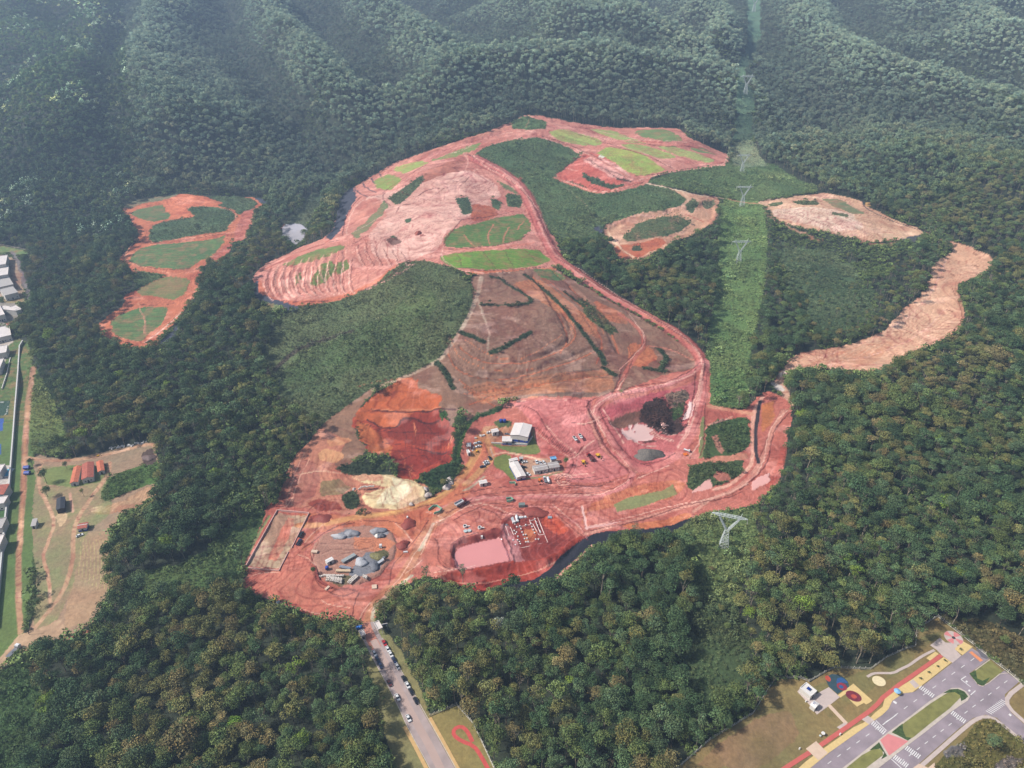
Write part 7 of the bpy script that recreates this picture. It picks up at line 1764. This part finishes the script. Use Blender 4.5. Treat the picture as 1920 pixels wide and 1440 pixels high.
for i in range(0): lamp(1700-i*44+150, 1330+i*31-108, 'street lamp on the upper median, number %s from the junction' % ['one','two','three','four','five'][i])
p = G(55, 1190); e = empty('utility_pole', tuple(p), .3, 'wooden utility pole where the dirt lanes meet', 'pole'); MB().bar((0,0,-.5),(0,0,8),.14,.1,6).build('pole', BARKD, e); MB().box(-1,1,-.06,.06,7.3,7.45).build('crossarm', BARKD, e)
# sign over the gate
p = G(709, 1182); e = empty('entrance_sign', tuple(p), 0.25, 'long white and blue sign bar beside the gatehouse', 'sign')
MB().box(-.4, 5.4, -.12, .12, 3.4, 4.3).build('white_board', M_WHITE, e); MB().box(-.4, 5.4, -.16, -.122, 3.4, 3.75).build('blue_board', M_BLUE, e)
for x in (0, 5): MB().bar((x,0,0),(x,0,3.39),.12).build('post', M_STEEL, e)

# ---- power line towers
def pylon(u, v, k, rz, label, fade=1.0, thick=1.0):
    p = G(u, v); e = empty('pylon', tuple(p), rz, label, 'pylon', 'power line towers'); e.scale = (k, k, k)
    t = .13*thick; s = .075*thick
    def lat(mb, A, B, n_, tt, ss):
        """lattice mast between two 4 point rings"""
        R_ = [[Vector(a).lerp(Vector(b), i/n_) for a, b in zip(A, B)] for i in range(n_+1)]
        for i in range(n_):
            for j in range(4):
                mb.bar(R_[i][j], R_[i+1][j], tt); q = (j+1) % 4
                mb.bar(R_[i][j], R_[i+1][q], ss); mb.bar(R_[i][q], R_[i+1][j], ss); mb.bar(R_[i+1][j], R_[i+1][q], ss)
    ring = lambda cx_, cz, hx, hy: [(cx_-hx, -hy, cz), (cx_+hx, -hy, cz), (cx_+hx, hy, cz), (cx_-hx, hy, cz)]
    b = MB(); lat(b, ring(0, -.5, 2.9, 2.6), ring(0, 13.5, 1.05, 1.0), 6, t, s); b.build('tower_body', M_STEEL, e)
    for sx in (-1, 1):
        a = MB(); lat(a, ring(sx*.55, 13.52, .5, .9), ring(sx*6.3, 24.0, .35, .5), 5, t*.9, s); a.build('arm', M_STEEL, e)
        q = MB(); 
        for yy in (-.4, .4): q.bar((sx*6.3, yy, 24.9), (sx*7.0, 0, 28.0), t*.8)
        q.build('peak', M_STEEL, e)
    c = MB()
    X = [-10.5, -8.5, -6.3, -4.2, -2.1, 0, 2.1, 4.2, 6.3, 8.5, 10.5]
    def cr(x): return 0.75 if abs(x) < 7 else 0.45 if abs(x) < 9 else 0.08
    for x0, x1_ in zip(X[:-1], X[1:]):
        for zt in (-1, 1):
            for yy in (-1, 1):
                c.bar((x0, yy*cr(x0)*.8, 24.4+zt*cr(x0)), (x1_, yy*cr(x1_)*.8, 24.4+zt*cr(x1_)), t*.9)
            c.bar((x0, -cr(x0)*.8, 24.4+zt*cr(x0)), (x1_, cr(x1_)*.8, 24.4+zt*cr(x1_)), s)
        for yy in (-1, 1): c.bar((x0, yy*cr(x0)*.8, 24.4-cr(x0)), (x1_, yy*cr(x1_)*.8, 24.4+cr(x1_)), s); c.bar((x0, yy*cr(x0)*.8, 24.4+cr(x0)), (x1_, yy*cr(x1_)*.8, 24.4-cr(x1_)), s)
    c.build('crossbar', M_STEEL, e)
    for x in (-10.4, 0, 10.4): MB().bar((x, 0, 24.2-.5*(x == 0)), (x-.3*(x < 0)+.3*(x > 0), 0, 20.6), .10*thick).build('insulator', M_WHITE, e)
    return e
pylon(1357, 1024, 1.0, -.30, 'nearest and largest white steel power tower, in the scrub below the pink site road', thick=1.15)
pylon(1384, 492, .97, 0.02, 'second nearest white power tower, on the green strip left of the long sandy clearing', thick=1.2)
pylon(1391, 387, 1.0, 0.02, 'power tower standing beside the junction of pale tracks at the top of the green strip', thick=1.3)
pylon(1391, 322, .9, 0.02, 'faint power tower right of the lime coloured terraces', thick=1.2)
pylon(1397, 176, 1.1, 0.02, 'small far power tower in the clearing on the wooded mountainside', thick=1.5)
pylon(1413, 22, 1.2, 0.02, 'farthest power tower at the top edge of the photo', thick=1.7)
# ------------------------------------------------------------------ the air
def haze():
    b = MB(); b.box(-3450, 3450, -300, 5800, -95, max(900.0, float(HG.max())+60))
    m = bpy.data.materials.new('haze'); m.use_nodes = True
    n = m.node_tree; n.nodes.remove(n.nodes['Principled BSDF'])
    v = n.nodes.new('ShaderNodeVolumePrincipled'); v.inputs['Density'].default_value = 0.00019
    v.inputs['Color'].default_value = (0.50, 0.70, 1.0, 1); v.inputs['Anisotropy'].default_value = 0.2
    n.links.new(v.outputs[0], n.nodes['Material Output'].inputs['Volume'])
    tag(b.build('haze', m), 'thin bluish haze over the valley', None, None, 'stuff')
haze()
